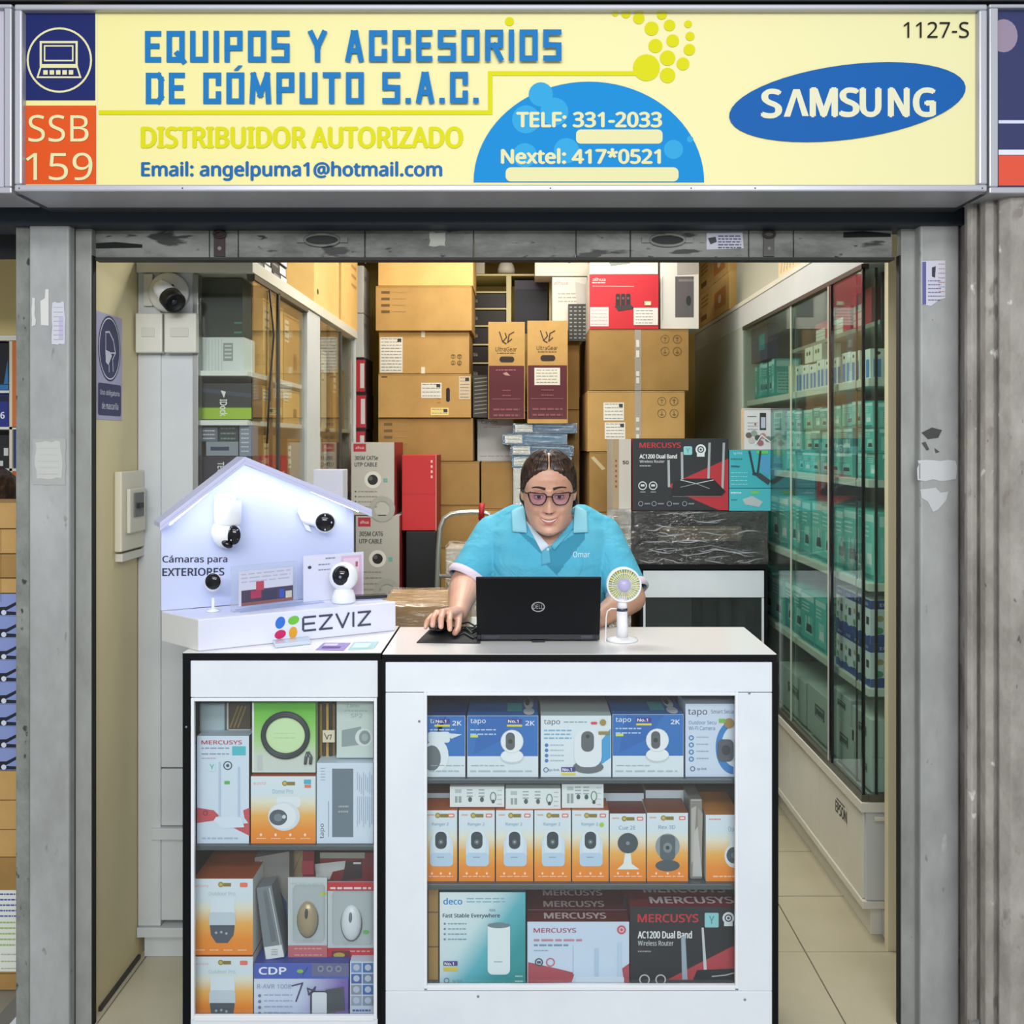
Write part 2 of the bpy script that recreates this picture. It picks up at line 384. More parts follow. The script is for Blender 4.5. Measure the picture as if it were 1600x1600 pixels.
# baseboard along the left wall
w = MB(); w.box(-1.155, -1.147, 2.62, 2.89, 0, 0.012, '#3a3834'); w.build('baseboard_left', kind='structure')
# cream jamb behind the shutter guide on the right
w = MB(); a = W(1384, 0, 2.95); w.box(a.x, 1.30, 2.93, 2.96, 0, 2.3, mat('#e2dab8', 0.5)); w.build('trim_1', kind='structure')
# wall above the opening
w = MB(); w.box(-3, 3, 2.62, 2.70, 2.20, 3.6, '#3b3e40'); w.build('wall_front', kind='structure')
# ---- left portal post: concrete edge, painted post, shutter guide
def post(name, pieces, label=None):
    root = thing(name, (0, 0, 0), label, None, kind='structure'); del_l = root
    _org[root.name] = Vector((0, 0, 0))
    for nm, x0, x1, Y, d, m, bev in pieces:
        p = MB(); a = W(x0, 0, Y); b = W(x1, 0, Y); p.box(a.x, b.x, Y, Y+d, -0.02, 2.20, m); p.build(nm, root, bevel=bev)
    return root
pl = post('trim_2', [('concrete_edge', 24, 46, 2.53, 0.05, CONC2, 0.004), ('steel_post', 45, 108, 2.515, 0.06, GREY_P, 0.006),
                     ('rail_groove', 107, 117, 2.545, 0.03, mat('#3f413f', 0.5), 0), ('shutter_guide', 116, 143, 2.55, 0.03, GREY_R, 0.003)])
pr = post('trim_3', [('shutter_guide', 1408, 1433, 2.55, 0.03, GREY_R, 0.003),
                     ('rail_groove', 1432, 1440, 2.545, 0.03, mat('#3f413f', 0.5), 0), ('steel_post', 1438, 1499, 2.515, 0.06, GREY_P, 0.006)])
for s_, px in ((-1, 145), (1, 1405)):
    q = MB(); X = (px-CX)*2.551/F; q.box(X, X+.003*s_, 2.551, 2.572, 0, 2.05, mat('#08090a', 0.7)); q.build('reveal_strip', pl if s_ < 0 else pr)  # near-black strip on the inner reveal of each guide
# concrete pillar on the right with its rounded flutes
p = MB(); Y = 2.36
prof = [(1507, 2.50), (1507, 2.43), (1511, 2.405), (1519, 2.395), (1526, 2.40), (1529, 2.41), (1532, 2.385), (1540, 2.365), (1552, 2.362), (1557, 2.372), (1561, 2.35), (1580, 2.33), (1700, 2.32), (1700, 2.62), (1507, 2.62)]
pts = [((x-CX)*min(y, 2.5)/F, y, -0.02) for x, y in prof]
p.prism([Vector(q) for q in reversed(pts)], (0, 0, 2.24), CONC)
p.build('wall_pillar', kind='structure', bevel=0.003)
p = MB(); p.prism([Vector(((x-CX)*y/F, y-0.012, -0.02)) for x, y in reversed(prof)], (0, 0, 0.13), CONC2); p.build('baseboard_right', kind='structure')
# marks and paper remains on the posts: each its own small thing
def paper(name, label, pts, Y, m, draw=None, group=None, cat='sticker'):
    mb = MB(); mb.prism([W(x, y, Y) for x, y in reversed(pts)], (0, 0.0007, 0), m)
    if draw: draw(front(mb, Y))
    return mb.build(name, label=label, cat=cat, group=group)
YP = 2.5135
def rag(x0, y0, x1, y1, j=2, n=5):
    R = random.Random(int(x0*7+y0)); o = []
    for i in range(n): o.append((x0+(x1-x0)*i/n+R.uniform(-j, j)*.4, y0+R.uniform(-j, j)))
    for i in range(n): o.append((x1+R.uniform(-j, j), y0+(y1-y0)*i/n))
    for i in range(n): o.append((x1-(x1-x0)*i/n, y1+R.uniform(-j, j)))
    for i in range(n): o.append((x0+R.uniform(-j, j), y1-(y1-y0)*i/n))
    return o
paper('paper_remnant', 'narrow torn white paper strip high on left steel post', rag(50, 465, 55, 509, 1.2), YP, '#cfcfca', cat='paper scrap')
paper('paper_remnant', 'torn white paper piece with a pointed top on left post', [(63, 470), (70, 466), (71, 452), (76, 452), (76, 509), (64, 508)], YP, '#d4d4cf', cat='paper scrap')
paper('sticker', 'worn white and lilac sticker high on left steel post', rag(82, 472, 101, 538, 1.5), YP, '#c9cad2', lambda f: (f.rect(92, 496, 99, 530, '#b9b4cf'), f.lines(84, 480, 98, 530, 8, '#a5a7b5', 1)))
def d(f):
    f.poly(rag(56, 690, 96, 748, 2.2), '#bdbeb9'); f.lines(60, 700, 92, 740, 5, '#b2b3ae', 1)
paper('paper_remnant', 'square grey paper remnant in middle of left steel post', rag(51, 685, 102, 757, 1.2), YP, '#a6a8a4', d, cat='paper scrap')
def d(f):
    f.rect(1441, 409, 1447, 476, '#5a5c96'); f.poly([(1456, 418), (1462, 416), (1461, 434), (1456, 432)], '#2d2f45')
    f.lines(1450, 438, 1470, 468, 6, '#6f6f9c', 1.6); f.lines(1466, 412, 1476, 462, 8, '#c09a90', 1.2)
paper('sticker', 'upright printed sticker with purple edge on right steel post', [(1440, 408), (1477, 407), (1477, 466), (1468, 468), (1455, 478), (1440, 476)], YP, '#ccccda', d)
paper('sticker', 'torn blank white sticker on right steel post', rag(1434, 720, 1494, 750, 2), YP, '#c6c8ca', lambda f: f.rect(1436, 724, 1438, 748, '#8b8d8f'))
paper('paper_remnant', 'ragged white paper scrap below blank sticker on right post', [(1438, 765), (1462, 762), (1470, 770), (1482, 768), (1478, 782), (1466, 796), (1458, 800), (1450, 784), (1440, 778)], YP, '#c2c4c6', cat='paper scrap')
paper('paint_chip', 'dark chipped paint patch above blank sticker on right post', [(1440, 676), (1456, 668), (1472, 672), (1466, 684), (1450, 686)], YP, '#3e403e', lambda f: (f.poly([(1440, 692), (1446, 690), (1452, 702), (1448, 704)], '#4a4c4a'), f.poly([(1460, 700), (1468, 706), (1462, 708)], '#4a4c4a')), cat='paint chip')
# ---- lintel beam and rolled shutter bottom
b = MB(); b.pbox(-40, 312, 1509, 351, 2.50, 0.12, NAVY); b.pbox(-40, 306, 1509, 313, 2.50, 0.1, mat('#141a22', 0.6)); b.build('trim_4', kind='structure', bevel=0.002)
sh = thing('rolling_shutter', W(770, 405, 2.57), 'rolled-up dirty grey metal shutter edge across the top of the shop opening', 'shutter')
sec = [148, 327, 372, 570, 740, 900, 985, 1170, 1240, 1395]
for a, c in zip(sec[:-1], sec[1:]):
    s = MB(); s.pbox(a+0.6, 357, c-0.6, 403, 2.572, 0.03, GATE); s.build('slat_section', sh, bevel=0.002)
s = MB(); s.pbox(146, 349, 1398, 358, 2.56, 0.05, mat('#23241f', 0.6)); s.pbox(146, 402, 1398, 406, 2.565, 0.04, mat('#1b1c18', 0.6)); s.build('edge_bar', sh)
def torus_ell(mb, cx, cy, rx, ry, Y, r, m, n=28):
    pts = [W(cx+rx*math.cos(2*PI*i/n), cy+ry*math.sin(2*PI*i/n), Y) for i in range(n+1)]; mb.tube(pts, r, m, 6, False)
for cx in (503, 1043):
    s = MB(); torus_ell(s, cx, 375, 27, 9, 2.567, 0.004, GATE); s.pbox(cx-24, 368, cx+24, 381, 2.570, 0.002, mat('#181917', 0.6)); s.pbox(cx-40, 371, cx-28, 379, 2.566, 0.006, GATE); s.pbox(cx+28, 371, cx+40, 379, 2.566, 0.006, GATE); s.build('handle_recess', sh)
for cx in (343, 1202):
    s = MB(); s.pbox(cx-9, 360, cx+8, 400, 2.566, 0.006, mat('#3c2c2a' if cx < 800 else '#5c5c58', 0.6)); torus_ell(s, cx, 366, 9, 5, 2.562, 0.003, mat('#3c2c2a', 0.6)); s.ball(W(cx, 388, 2.566), 0.006, 0.004, 0.006, '#8b8b86'); s.build('latch', sh)
for x0, x1, y in ((150, 222, 383), (1318, 1392, 366)):
    s = MB(); s.prism([W(x, yy, 2.5705) for x, yy in ((x0, y-3), (x0+30, y-5), (x1, y-1), (x1, y+4), (x0, y+5))][::-1], (0, 0.002, 0), mat('#0a0a09', 0.8)); s.build('slot', sh)
paper('sticker', 'white security company sticker with small camera drawing on shutter', [(1104, 364), (1160, 363), (1162, 388), (1104, 390)], 2.5705, '#d3d3df', lambda f: (f.poly([(1106, 372), (1118, 370), (1120, 378), (1110, 382)], '#2c2d3a'), f.lines(1122, 368, 1158, 386, 5, '#53557a', 2)))
paper('paper_remnant', 'small torn pale paper patch on grey shutter', rag(671, 363, 696, 384, 1.5), 2.5705, '#b4b4aa', cat='paper scrap')
wr = MB(); wr.tube([W(555, 400, 2.6), W(562, 409, 2.61), W(572, 412, 2.61), W(582, 404, 2.6)], 0.002, '#222222', 6); wr.build('cable', label='short black cable loop hanging under shutter above the cartons', cat='cable')
# dark beams above the sign
b = MB(); b.pbox(-60, -30, 1700, 2, 2.50, 0.1, mat('#17191b', 0.7)); b.build('trim_5', kind='structure')
# ================================================================== SHOP SIGN
E = 0.0
def em(h):
    c = [int(h[i:i+2], 16) for i in (1, 3, 5)]; return mat('#%02x%02x%02x' % tuple(int(v*.90) for v in c), 0.6, 0, E, 0.15)
SY = 2.30; SCREAM = gradmat('sign_cream', [(0, '#e6dc90'), (0.6, '#e5dda0'), (1, '#e0dba6')], (0.9, 0, 0.1), 0.0, 0.6)
bs = SCREAM.node_tree.nodes['Principled BSDF']; bs.inputs['Emission Strength'].default_value = E
SCREAM.node_tree.links.new(bs.inputs['Base Color'].links[0].from_socket, bs.inputs['Emission Color'])
sg = thing('shop_sign', W(783, 300, SY+0.1), 'long cream shop sign with blue lettering and tilted blue oval in grey frame', 'sign')
p = MB(); p.pbox(34, 14, 1530, 289, SY, 0.12, SCREAM); p.build('panel', sg)
p = MB(); fr = mat('#b3b4bb', 0.35, 0.3)
for q in ((22, 6, 1543, 15), (22, 288, 1543, 299)): p.pbox(*q, SY-0.02, 0.16, fr)
for q in ((22, 15, 34, 288), (1530, 15, 1543, 288)): p.pbox(*q, SY-0.02, 0.16, fr)
p.build('frame', sg, bevel=0.004)
p = MB(); p.pbox(24, 300, 1541, 304, SY+0.02, 0.2, mat('#3c4046', 0.5))
for x in (30, 285, 860, 1080, 1180, 1535): p.ball(W(x, 294, SY-0.02), 0.002, 0.002, 0.002, '#55585c', 8, 5)
p.build('underside', sg)
p = MB(); f = front(p, SY)
CREAM = em('#f4eeb6'); BLU = em('#1c7fc4'); YEL = em('#e8e411')
f.rect(34, 16, 149, 157, em('#1f2a6c')); f.rect(34, 165, 151, 288, em('#ee5a1e')); f.rect(150.5, 16, 152.5, 288, em('#f9f4cc'))
f.ring(93, 94, 51, 3, CREAM, 40)
def outl(pts, w, m): f.line(pts+[pts[0]], w, m)
outl([(64, 66), (120, 66), (120, 102), (64, 102)], 3.4, CREAM); outl([(70, 72), (114, 72), (114, 95), (70, 95)], 2.2, CREAM)
outl([(64, 105), (121, 105), (126, 121), (59, 121)], 2.6, CREAM)
for i in range(5): f.rect(68+10*i, 110, 75+10*i, 117, CREAM)
f.txt('SSB', 45, 180, 139, 222, CREAM, 0.0); f.txt('159', 41, 239, 145, 282, CREAM, 0.008)
# squared lettering
G = {'E': [(1, 0, 0, 0), (0, 0, 0, 1), (0, 1, 1, 1), (0, .48, .85, .48)], 'Q': [(0, 0, 1, 0), (0, 0, 0, 1), (1, 0, 1, 1), (0, 1, 1, 1), (.65, .78, 1.1, 1.06)], 'U': [(0, 0, 0, 1), (1, 0, 1, 1), (0, 1, 1, 1)],
     'I': [(0, 0, 0, 1)], 'P': [(0, 0, 0, 1), (0, 0, 1, 0), (1, 0, 1, .56), (0, .56, 1, .56)], 'O': [(0, 0, 1, 0), (0, 0, 0, 1), (1, 0, 1, 1), (0, 1, 1, 1)],
     'S': [(1, 0, 0, 0), (0, 0, 0, .5), (0, .48, 1, .5), (1, .5, 1, 1), (0, 1, 1, 1)], 'Y': [(0, 0, .5, .52), (1, 0, .5, .52), (.5, .5, .5, 1)], 'A': [(0, 1, .42, 0), (1, 1, .58, 0), (.42, 0, .58, 0), (.2, .68, .8, .68)],
     'C': [(1, 0, 0, 0), (0, 0, 0, 1), (0, 1, 1, 1), (1, 0, 1, .3), (1, .72, 1, 1)], 'R': [(0, 0, 0, 1), (0, 0, 1, 0), (1, 0, 1, .5), (0, .5, 1, .5), (.5, .5, 1, 1)], 'D': [(0, 0, .8, 0), (.8, 0, 1, .15), (0, 0, 0, 1), (1, .15, 1, .85), (1, .85, .8, 1), (0, 1, .8, 1)],
     'M': [(0, 1, .08, 0), (.08, 0, .5, .75), (.5, .75, .92, 0), (.92, 0, 1, 1)], 'T': [(0, 0, 1, 0), (.5, 0, .5, 1)], '.': [(0, 1, 0, 1)]}
def square_text(s, x0, x1, y0, y1, th, m):
    wid = {'I': 0.001, '.': 0.001, 'M': 26, 'E': 17, ' ': 4}
    ws = [wid.get(c, 20) for c in s]; gap = 17; tot = sum(ws)+gap*(len(s)-1)+th; k = (x1-x0)/tot; x = x0+th/2
    for c, w_ in zip(s, ws):
        base = 'O' if c == 'Ó' else c
        for (a, b_, c_, d_) in G.get(base, []):
            f.line([(x+a*w_*k, y0+th/2+b_*(y1-y0-th)), (x+c_*w_*k, y0+th/2+d_*(y1-y0-th))], th, m)
        if c == 'Ó': f.poly([(x+w_*k*.35, y0-3), (x+w_*k*.7, y0-3), (x+w_*k*1.1, y0-11), (x+w_*k*.75, y0-11)], m)
        x += (w_+gap)*k
square_text('EQUIPOS Y ACCESORIOS', 227, 877, 49, 98, 8.5, BLU)
f.k = 8
square_text('DE CÓMPUTO S.A.C.', 228, 748, 114, 163, 8.5, BLU)
f.k = 10
f.line([(158, 176), (766, 176), (766, 115), (1010, 115)], 7, YEL)
for x, y, r in ((1010, 106, 21), (1043, 91, 12), (1043, 118, 12), (1024, 72, 11), (1018, 45, 11), (998, 29, 9), (978, 22, 7), (961, 21, 5), (1034, 23, 8), (1046, 40, 9), (1051, 64, 10), (1075, 38, 6), (1078, 57, 7), (1077, 78, 9), (1067, 100, 10), (796, 34, 7)): f.ell(x, y, r, r, YEL, same=True)
f.txt('DISTRIBUIDOR AUTORIZADO', 222, 199, 722, 231, YEL, 0.03); f.txt('Email: angelpuma1@hotmail.com', 222, 253, 690, 282, em('#1e6db4'), 0.02)
pts = [(920+180*math.cos(PI+PI*i/40), 285+157*math.sin(PI+PI*i/40)) for i in range(41)]
f.poly(pts, em('#0e93dc'))
f.k += 1
for x, y, r in ((822, 187, 22), (866, 175, 22), (845, 148, 19), (1052, 234, 15), (885, 236, 20), (820, 243, 19), (1078, 218, 5)): f.ell(x, y, r, r, em('#35aee6'), same=True)
f.txt('TELF: 331-2033', 808, 176, 1033, 199, CREAM, 0.035); f.txt('Nextel: 417*0521', 784, 233, 1031, 256, CREAM, 0.035)
f.rrect(900, 203, 1035, 225, 7, CREAM); f.rrect(790, 262, 1060, 284, 8, CREAM)
f.ell(1323.5, 160, 186, 58, em('#1564b4'), 48, rot=-0.13)
SW = em('#f4f2cf')
fk = f.k
f.txt('S', 1191, 141, 1219, 184, SW, 0.035); f.k = fk
f.poly([(1224, 183), (1239, 140), (1249, 140), (1263, 182), (1253, 182), (1244, 152), (1234, 183)], SW)
for c, a, b_ in (('M', 1267, 1306), ('S', 1313, 1340), ('U', 1345, 1374), ('N', 1389, 1418), ('G', 1428, 1459)):
    f.k = fk; f.txt(c, a, 139, b_, 182, SW, 0.035)
f.txt('1127-S', 1411, 35, 1513, 60, em('#1c1d18'), 0.0)
p.build('lettering', sg)
# neighbouring signs
def signbox(name, label, x0, x1, face):
    r = thing(name, W((x0+x1)/2, 300, 2.36), label, 'sign'); p = MB(); p.pbox(x0, 6, x1, 12, 2.30, 0.14, fr); p.pbox(x0, 292, x1, 302, 2.30, 0.14, fr); p.pbox(x0 if x0 > 800 else x1-12, 12, x0+14 if x0 > 800 else x1, 292, 2.30, 0.14, fr); p.build('frame', r, bevel=0.003)
    q = MB(); face(q); q.build('panel', r); return r
def fc(q):
    q.pbox(1560, 12, 1800, 292, 2.315, 0.1, mat('#232a5c', 0.4)); f = front(q, 2.315); f.ell(1568, 56, 22, 26, '#8f7f94'); f.rect(1560, 188, 1800, 193, '#cfd2e4'); f.rect(1560, 234, 1800, 242, '#d9dbe8'); f.rect(1560, 243, 1800, 290, '#d8482a')
signbox('neighbour_sign', 'navy and orange sign of the next stall at right edge', 1546, 1800, fc)
signbox('neighbour_sign', 'pale lilac edge of the sign box at left edge', -200, 18, lambda q: q.pbox(-200, 12, 6, 292, 2.315, 0.1, mat('#b9b7c6', 0.4)))
# ================================================================== CABINETS
def slab(root, nm, x0, x1, y0, y1, z0, z1, m, bev=0.0015, label=None):
    p = MB(); p.box(x0, x1, y0, y1, z0, z1, m); return p.build(nm, root, label=label, bevel=bev)
# ---- left wall cabinets
AX = -0.81; WLX = -1.153
DARKIN = mat('#8d8a7c', 0.5)
lc = thing('display_cabinet', ((AX+WLX)/2, 2.89, 0), 'tall white glass-fronted cabinet on the left wall, nearer of two', 'cabinet', None)
slab(lc, 'corner_stile', WLX, -1.085, 2.885, 2.93, 0.10, 2.10, LAM_G)
slab(lc, 'end_panel', -1.085, -0.985, 2.89, 2.92, 0.575, 2.10, LAM_G)
slab(lc, 'frame_stile', -0.988, -0.972, 2.884, 2.92, 0.85, 2.06, ALU)
slab(lc, 'lower_panel', -1.085, AX, 2.89, 2.91, 0.40, 0.57, LAM_G); slab(lc, 'lower_panel', -1.085, AX, 2.89, 2.91, 0.115, 0.36, LAM_G)
slab(lc, 'ledge', -1.11, AX, 2.875, 2.93, 0.362, 0.396, LAM_G); slab(lc, 'ledge', WLX, AX, 2.875, 2.93, 0.070, 0.098, LAM_G)
slab(lc, 'plinth', -1.14, AX-0.01, 2.90, 3.80, 0.0, 0.07, LAM_G)
slab(lc, 'end_panel', -0.985, AX, 2.89, 2.91, 0.575, 0.86, LAM_G)
slab(lc, 'side_door', AX-0.018, AX, 2.912, 3.35, 0.11, 0.86, LAM_G); slab(lc, 'side_door', AX-0.018, AX, 3.354, 3.84, 0.11, 0.86, LAM_G)
slab(lc, 'top_board', WLX, AX+0.006, 2.87, 3.86, 2.062, 2.10, LAM_C)
slab(lc, 'bottom_board', WLX, AX, 2.91, 3.84, 0.862, 0.885, LAM_G)
slab(lc, 'back_panel', WLX, WLX+0.012, 2.92, 3.84, 0.885, 2.06, DARKIN)
slab(lc, 'divider', WLX+0.012, AX, 3.63, 3.86, 0.885, 2.06, LAM_G)
for z in (1.30, 1.605, 1.755): slab(lc, 'shelf', WLX+0.013, AX-0.02, 2.905, 3.628, z, z+0.016, mat('#e4eaee', 0.3))
slab(lc, 'glass_pane', -0.970, AX-0.006, 2.893, 2.897, 0.885, 2.058, GLASS_L, 0)
slab(lc, 'glass_door', AX-0.004, AX, 2.90, 3.20, 0.885, 2.045, GLASS_L, 0); slab(lc, 'glass_door', AX-0.014, AX-0.010, 3.15, 3.625, 0.885, 2.045, GLASS_L, 0)
slab(lc, 'door_edge', AX-0.006, AX+0.004, 3.185, 3.205, 0.885, 2.05, mat('#3b3d38', 0.4), 0); slab(lc, 'door_edge', AX-0.016, AX-0.008, 3.14, 3.155, 0.885, 2.05, mat('#2a2b28', 0.4), 0)
slab(lc, 'track', AX-0.02, AX+0.004, 2.90, 3.63, 2.045, 2.062, mat('#4b4a42', 0.4), 0)
p = MB(); p.tube([(AX+0.004, 3.07, 2.04), (AX+0.010, 3.10, 1.90), (AX+0.006, 3.06, 1.72), (AX+0.004, 3.04, 1.55)], 0.003, '#1c1c1c', 6); p.build('cable', lc)
lc2 = thing('display_cabinet', ((AX+WLX)/2, 4.3, 0), 'farther white glass-fronted cabinet on the left wall, beyond the pale post', 'cabinet', None)
slab(lc2, 'top_board', WLX, AX+0.006, 3.865, 4.70, 2.062, 2.10, LAM_C); slab(lc2, 'base', WLX, AX, 3.865, 4.70, 0, 0.88, LAM_G); slab(lc2, 'back_panel', WLX, WLX+0.012, 3.87, 4.68, 0.88, 2.06, DARKIN)
slab(lc2, 'end_panel', WLX, AX, 4.68, 4.70, 0.88, 2.06, LAM_G)
for z in (1.30, 1.60): slab(lc2, 'shelf', WLX+0.013, AX-0.02, 3.87, 4.678, z, z+0.016, LAM_C)
slab(lc2, 'glass_door', AX-0.004, AX, 3.87, 4.30, 0.885, 2.045, GLASS_L, 0); slab(lc2, 'glass_door', AX-0.014, AX-0.010, 4.25, 4.68, 0.885, 2.045, GLASS_L, 0)
slab(lc2, 'door_edge', AX-0.006, AX+0.004, 4.28, 4.305, 0.885, 2.05, mat('#3b3d38', 0.4), 0); slab(lc2, 'door_edge', AX-0.016, AX-0.006, 4.06, 4.085, 0.885, 2.05, mat('#2a2b28', 0.4), 0)
# ---- right wall cabinet
RX = 1.066; WRX = 1.41
rc = thing('display_cabinet', ((RX+WRX)/2, 3.0, 0), 'long cream cabinet with sliding green glass doors along the right wall', 'cabinet')
slab(rc, 'plinth', RX+0.035, WRX, 3.03, 4.66, 0, 0.095, LAM_C); slab(rc, 'plinth_end', RX+0.068, WRX, 2.985, 3.025, 0.002, 0.09, mat('#c5c9cc', 0.4)); slab(rc, 'bottom_ledge', RX, WRX, 3.0, 4.66, 0.095, 0.118, LAM_C)
for a, b_ in ((3.02, 3.452), (3.455, 3.83), (3.833, 4.24), (4.243, 4.65)): slab(rc, 'lower_door', RX+0.006, RX+0.024, a, b_, 0.12, 0.398, LAM_C)
slab(rc, 'end_panel', RX+0.012, WRX, 3.004, 3.022, 0.12, 0.40, mat('#c9ccca', 0.4)); slab(rc, 'counter_ledge', RX-0.008, WRX, 2.99, 4.66, 0.40, 0.43, LAM_C)
p = MB(); p.box(RX+0.03, RX+0.17, 2.981, 2.99, 0.345+0.03, 0.36+0.03, LAM_C); p.build('end_moulding', rc, bevel=0.004)
slab(rc, 'track', RX-0.004, RX+0.02, 3.0, 4.62, 0.43, 0.452, mat('#6d6a5f', 0.35, 0.5)); slab(rc, 'track', RX-0.004, RX+0.02, 3.0, 4.62, 2.095, 2.112, mat('#4f4d45', 0.35, 0.5))
slab(rc, 'track', RX+0.02, RX+0.082, 2.998, 3.01, 0.43, 0.452, mat('#6d6a5f', 0.35, 0.5))
slab(rc, 'fascia', RX, WRX, 2.99, 5.90, 2.112, 2.23, LAM_G); slab(rc, 'fascia_edge', RX-0.004, RX+0.02, 2.985, 5.90, 2.215, 2.236, LAM_C)
slab(rc, 'end_stile', RX+0.078, WRX, 2.99, 3.012, 0.43, 2.112, LAM_C)
slab(rc, 'far_panel', RX, WRX, 4.64, 5.90, 0.0, 2.112, mat('#b6c0b6', 0.45))
slab(rc, 'back_panel', WRX-0.012, WRX, 3.012, 4.64, 0.43, 2.112, mat('#7a8078', 0.5))
for z in (1.730, 1.411, 1.085, 0.755): slab(rc, 'shelf', RX+0.022, WRX-0.012, 3.012, 4.638, z, z+0.025, LAM_C)
slab(rc, 'small_shelf', RX+0.06, WRX-0.012, 3.02, 4.0, 1.925, 1.94, mat('#8b8c80', 0.5))
slab(rc, 'end_glass', RX+0.003, RX+0.078, 2.999, 3.003, 0.452, 2.10, GLASS, 0)
for k, (a, b_) in enumerate(((3.004, 3.32), (3.29, 3.82), (3.79, 4.62))): slab(rc, 'glass_door', RX+0.002+0.008*(k % 2), RX+0.006+0.008*(k % 2), a, b_, 0.452, 2.10, GLASS, 0)
EDG = mat('#12201c', 0.2)
slab(rc, 'door_edge', RX-0.001, RX+0.008, 3.000, 3.008, 0.452, 2.10, EDG, 0); slab(rc, 'door_edge', RX-0.002, RX+0.008, 3.30, 3.32, 0.452, 2.10, mat('#151917', 0.2), 0); slab(rc, 'door_edge', RX-0.003, RX, 3.325, 3.335, 0.452, 2.10, mat('#c9c9bb', 0.3), 0)
slab(rc, 'door_edge', RX, RX+0.004, 3.80, 3.81, 0.452, 2.10, mat('#b9c0ac', 0.3), 0); slab(rc, 'door_edge', RX+0.022, RX+0.027, 3.12, 3.125, 0.452, 2.10, EDG, 0); slab(rc, 'door_edge', RX+0.040, RX+0.048, 3.003, 3.008, 0.452, 2.10, EDG, 0)
#slab(rc, 'inner_post', RX+0.025, RX+0.065, 3.37, 3.41, 0.452, 1.72, mat('#14202a', 0.4), 0)
p = MB(); f = Face(p, (RX+0.0055, 3.18, 0.395), (0, -1, 0), (0, 0, -1)); 
f.rect(-0.10, 0.045, 0.02, 0.105, '#d8d6c8'); f.txt('EPSON', -0.095, 0.060, 0.015, 0.098, '#222320', 0.03); f.rect(-0.085, 0.048, 0.0, 0.054, '#55564f')
p.build('sticker', rc, label='small white printed label')

# ================================================================== COUNTERS
CT = 1.03
def counter(name, label, x0, x1, Y, depth, gx0, gy0, gx1, gy1, top_rail_y, bot_rail_y, xl, xr, shelves, splits, floor_py):
    k = Y/F; X0 = (x0-CX)*k; X1 = (x1-CX)*k; z = lambda y: EZ-(y-CY)*k; x = lambda px: (px-CX)*k
    zs_ = lambda py: EZ-(py-CY)*(Y+0.045)/F
    r = thing(name, ((X0+X1)/2, Y+depth/2, 0), label, 'counter')
    p = MB(); p.box(X0, X1, Y, Y+depth, CT-0.018, CT-0.0015, BLACK); p.build('top_edge', r, bevel=0.001)
    p = MB(); p.box(X0+0.001, X1-0.001, Y+0.001, Y+depth-0.001, CT-0.002, CT, mat('#f4f2ee', 0.22)); p.build('worktop', r)
    slab(r, 'side_panel', X0, X0+.009, Y+.012, Y+depth, 0, CT-0.018, BLACK); slab(r, 'side_panel', X1-.006, X1+0.004, Y+.012, Y+depth, 0, CT-0.018, BLACK)
    slab(r, 'edge_strip', X0, x(xl), Y, Y+.012, 0, CT-0.018, BLACK); slab(r, 'edge_strip', x(xr), X1+0.004, Y, Y+.012, 0, CT-0.018, BLACK)
    zt = CT-0.018
    slab(r, 'top_rail', x(xl), x(xr), Y+0.003, Y+0.02, z(top_rail_y), zt-0.003, LAM)
    slab(r, 'bottom_rail', x(xl), x(xr), Y+0.003, Y+0.02, 0.06, z(bot_rail_y)-0.002, LAM)
    slab(r, 'kick_board', x(xl), x(xr), Y+0.02, Y+0.035, 0.0, 0.06, mat('#2b2d30', 0.6))
    for a, b_ in splits: slab(r, 'stile', x(a), x(b_), Y+0.003, Y+0.02, z(bot_rail_y)-0.001, z(top_rail_y)-0.002, LAM)
    # aluminium trim frame round the glass
    t = MB(); fm = mat('#e9edf0', 0.3)
    t.box(x(gx0)-0.008, x(gx0), Y, Y+0.012, z(gy1)-0.008, z(gy0)+0.008, fm); t.box(x(gx1), x(gx1)+0.008, Y, Y+0.012, z(gy1)-0.008, z(gy0)+0.008, fm)
    t.box(x(gx0), x(gx1), Y, Y+0.012, z(gy0), z(gy0)+0.008, fm); t.box(x(gx0), x(gx1), Y, Y+0.012, z(gy1)-0.012, z(gy1), fm)
    t.build('glass_frame', r, bevel=0.001)
    slab(r, 'glass_front', x(gx0), x(gx1), Y+0.010, Y+0.014, z(gy1), z(gy0), GLASS_C, 0)
    slab(r, 'back_panel', x(xl), x(xr), Y+depth-0.012, Y+depth, 0.0, zt, mat('#6d625a', 0.6)); slab(r, 'floor_board', x(xl), x(xr), Y+0.03, Y+depth-0.013, 0.05, zs_(floor_py), mat('#5a5f63', 0.5))  # back panel: dark brown sheet added where the open back shows only shade
    for (py, th) in shelves:
        slab(r, 'shelf', X0+.010, X1-.007, Y+0.03, Y+depth-0.02, zs_(py)-th, zs_(py), mat('#4a5458', 0.3))
    # screws
    for sx, sy in ((gx0-12, gy0+40), (gx1+22, gy0-4), (gx1+15, gy1+22), (gx0+80, gy1+17)):
        if sx > xr-2: continue
        s = MB(); s.ball(W(sx, sy, Y), 0.003, 0.0015, 0.003, '#7d8286', 8, 5); s.build('screw', r)
    return r
YR = 2.371; YL = 2.388
cr = counter('display_counter', 'wide white and black display counter with glass front, laptop on it', 597, 1214, YR, 0.35, 667, 1087, 1149, 1540, 1082, 1549, 602, 1207, [(1214.5, 0.011), (1377.5, 0.014)], [(602, 663), (1154, 1207)], 1538.5)
cl = counter('display_counter', 'narrow white and black display counter under lit camera stand', 285, 596, YL, 0.35, 303, 1096, 584, 1588, 1090, 1592, 297, 590, [(1317.5, 0.012)], [], 1588.5)
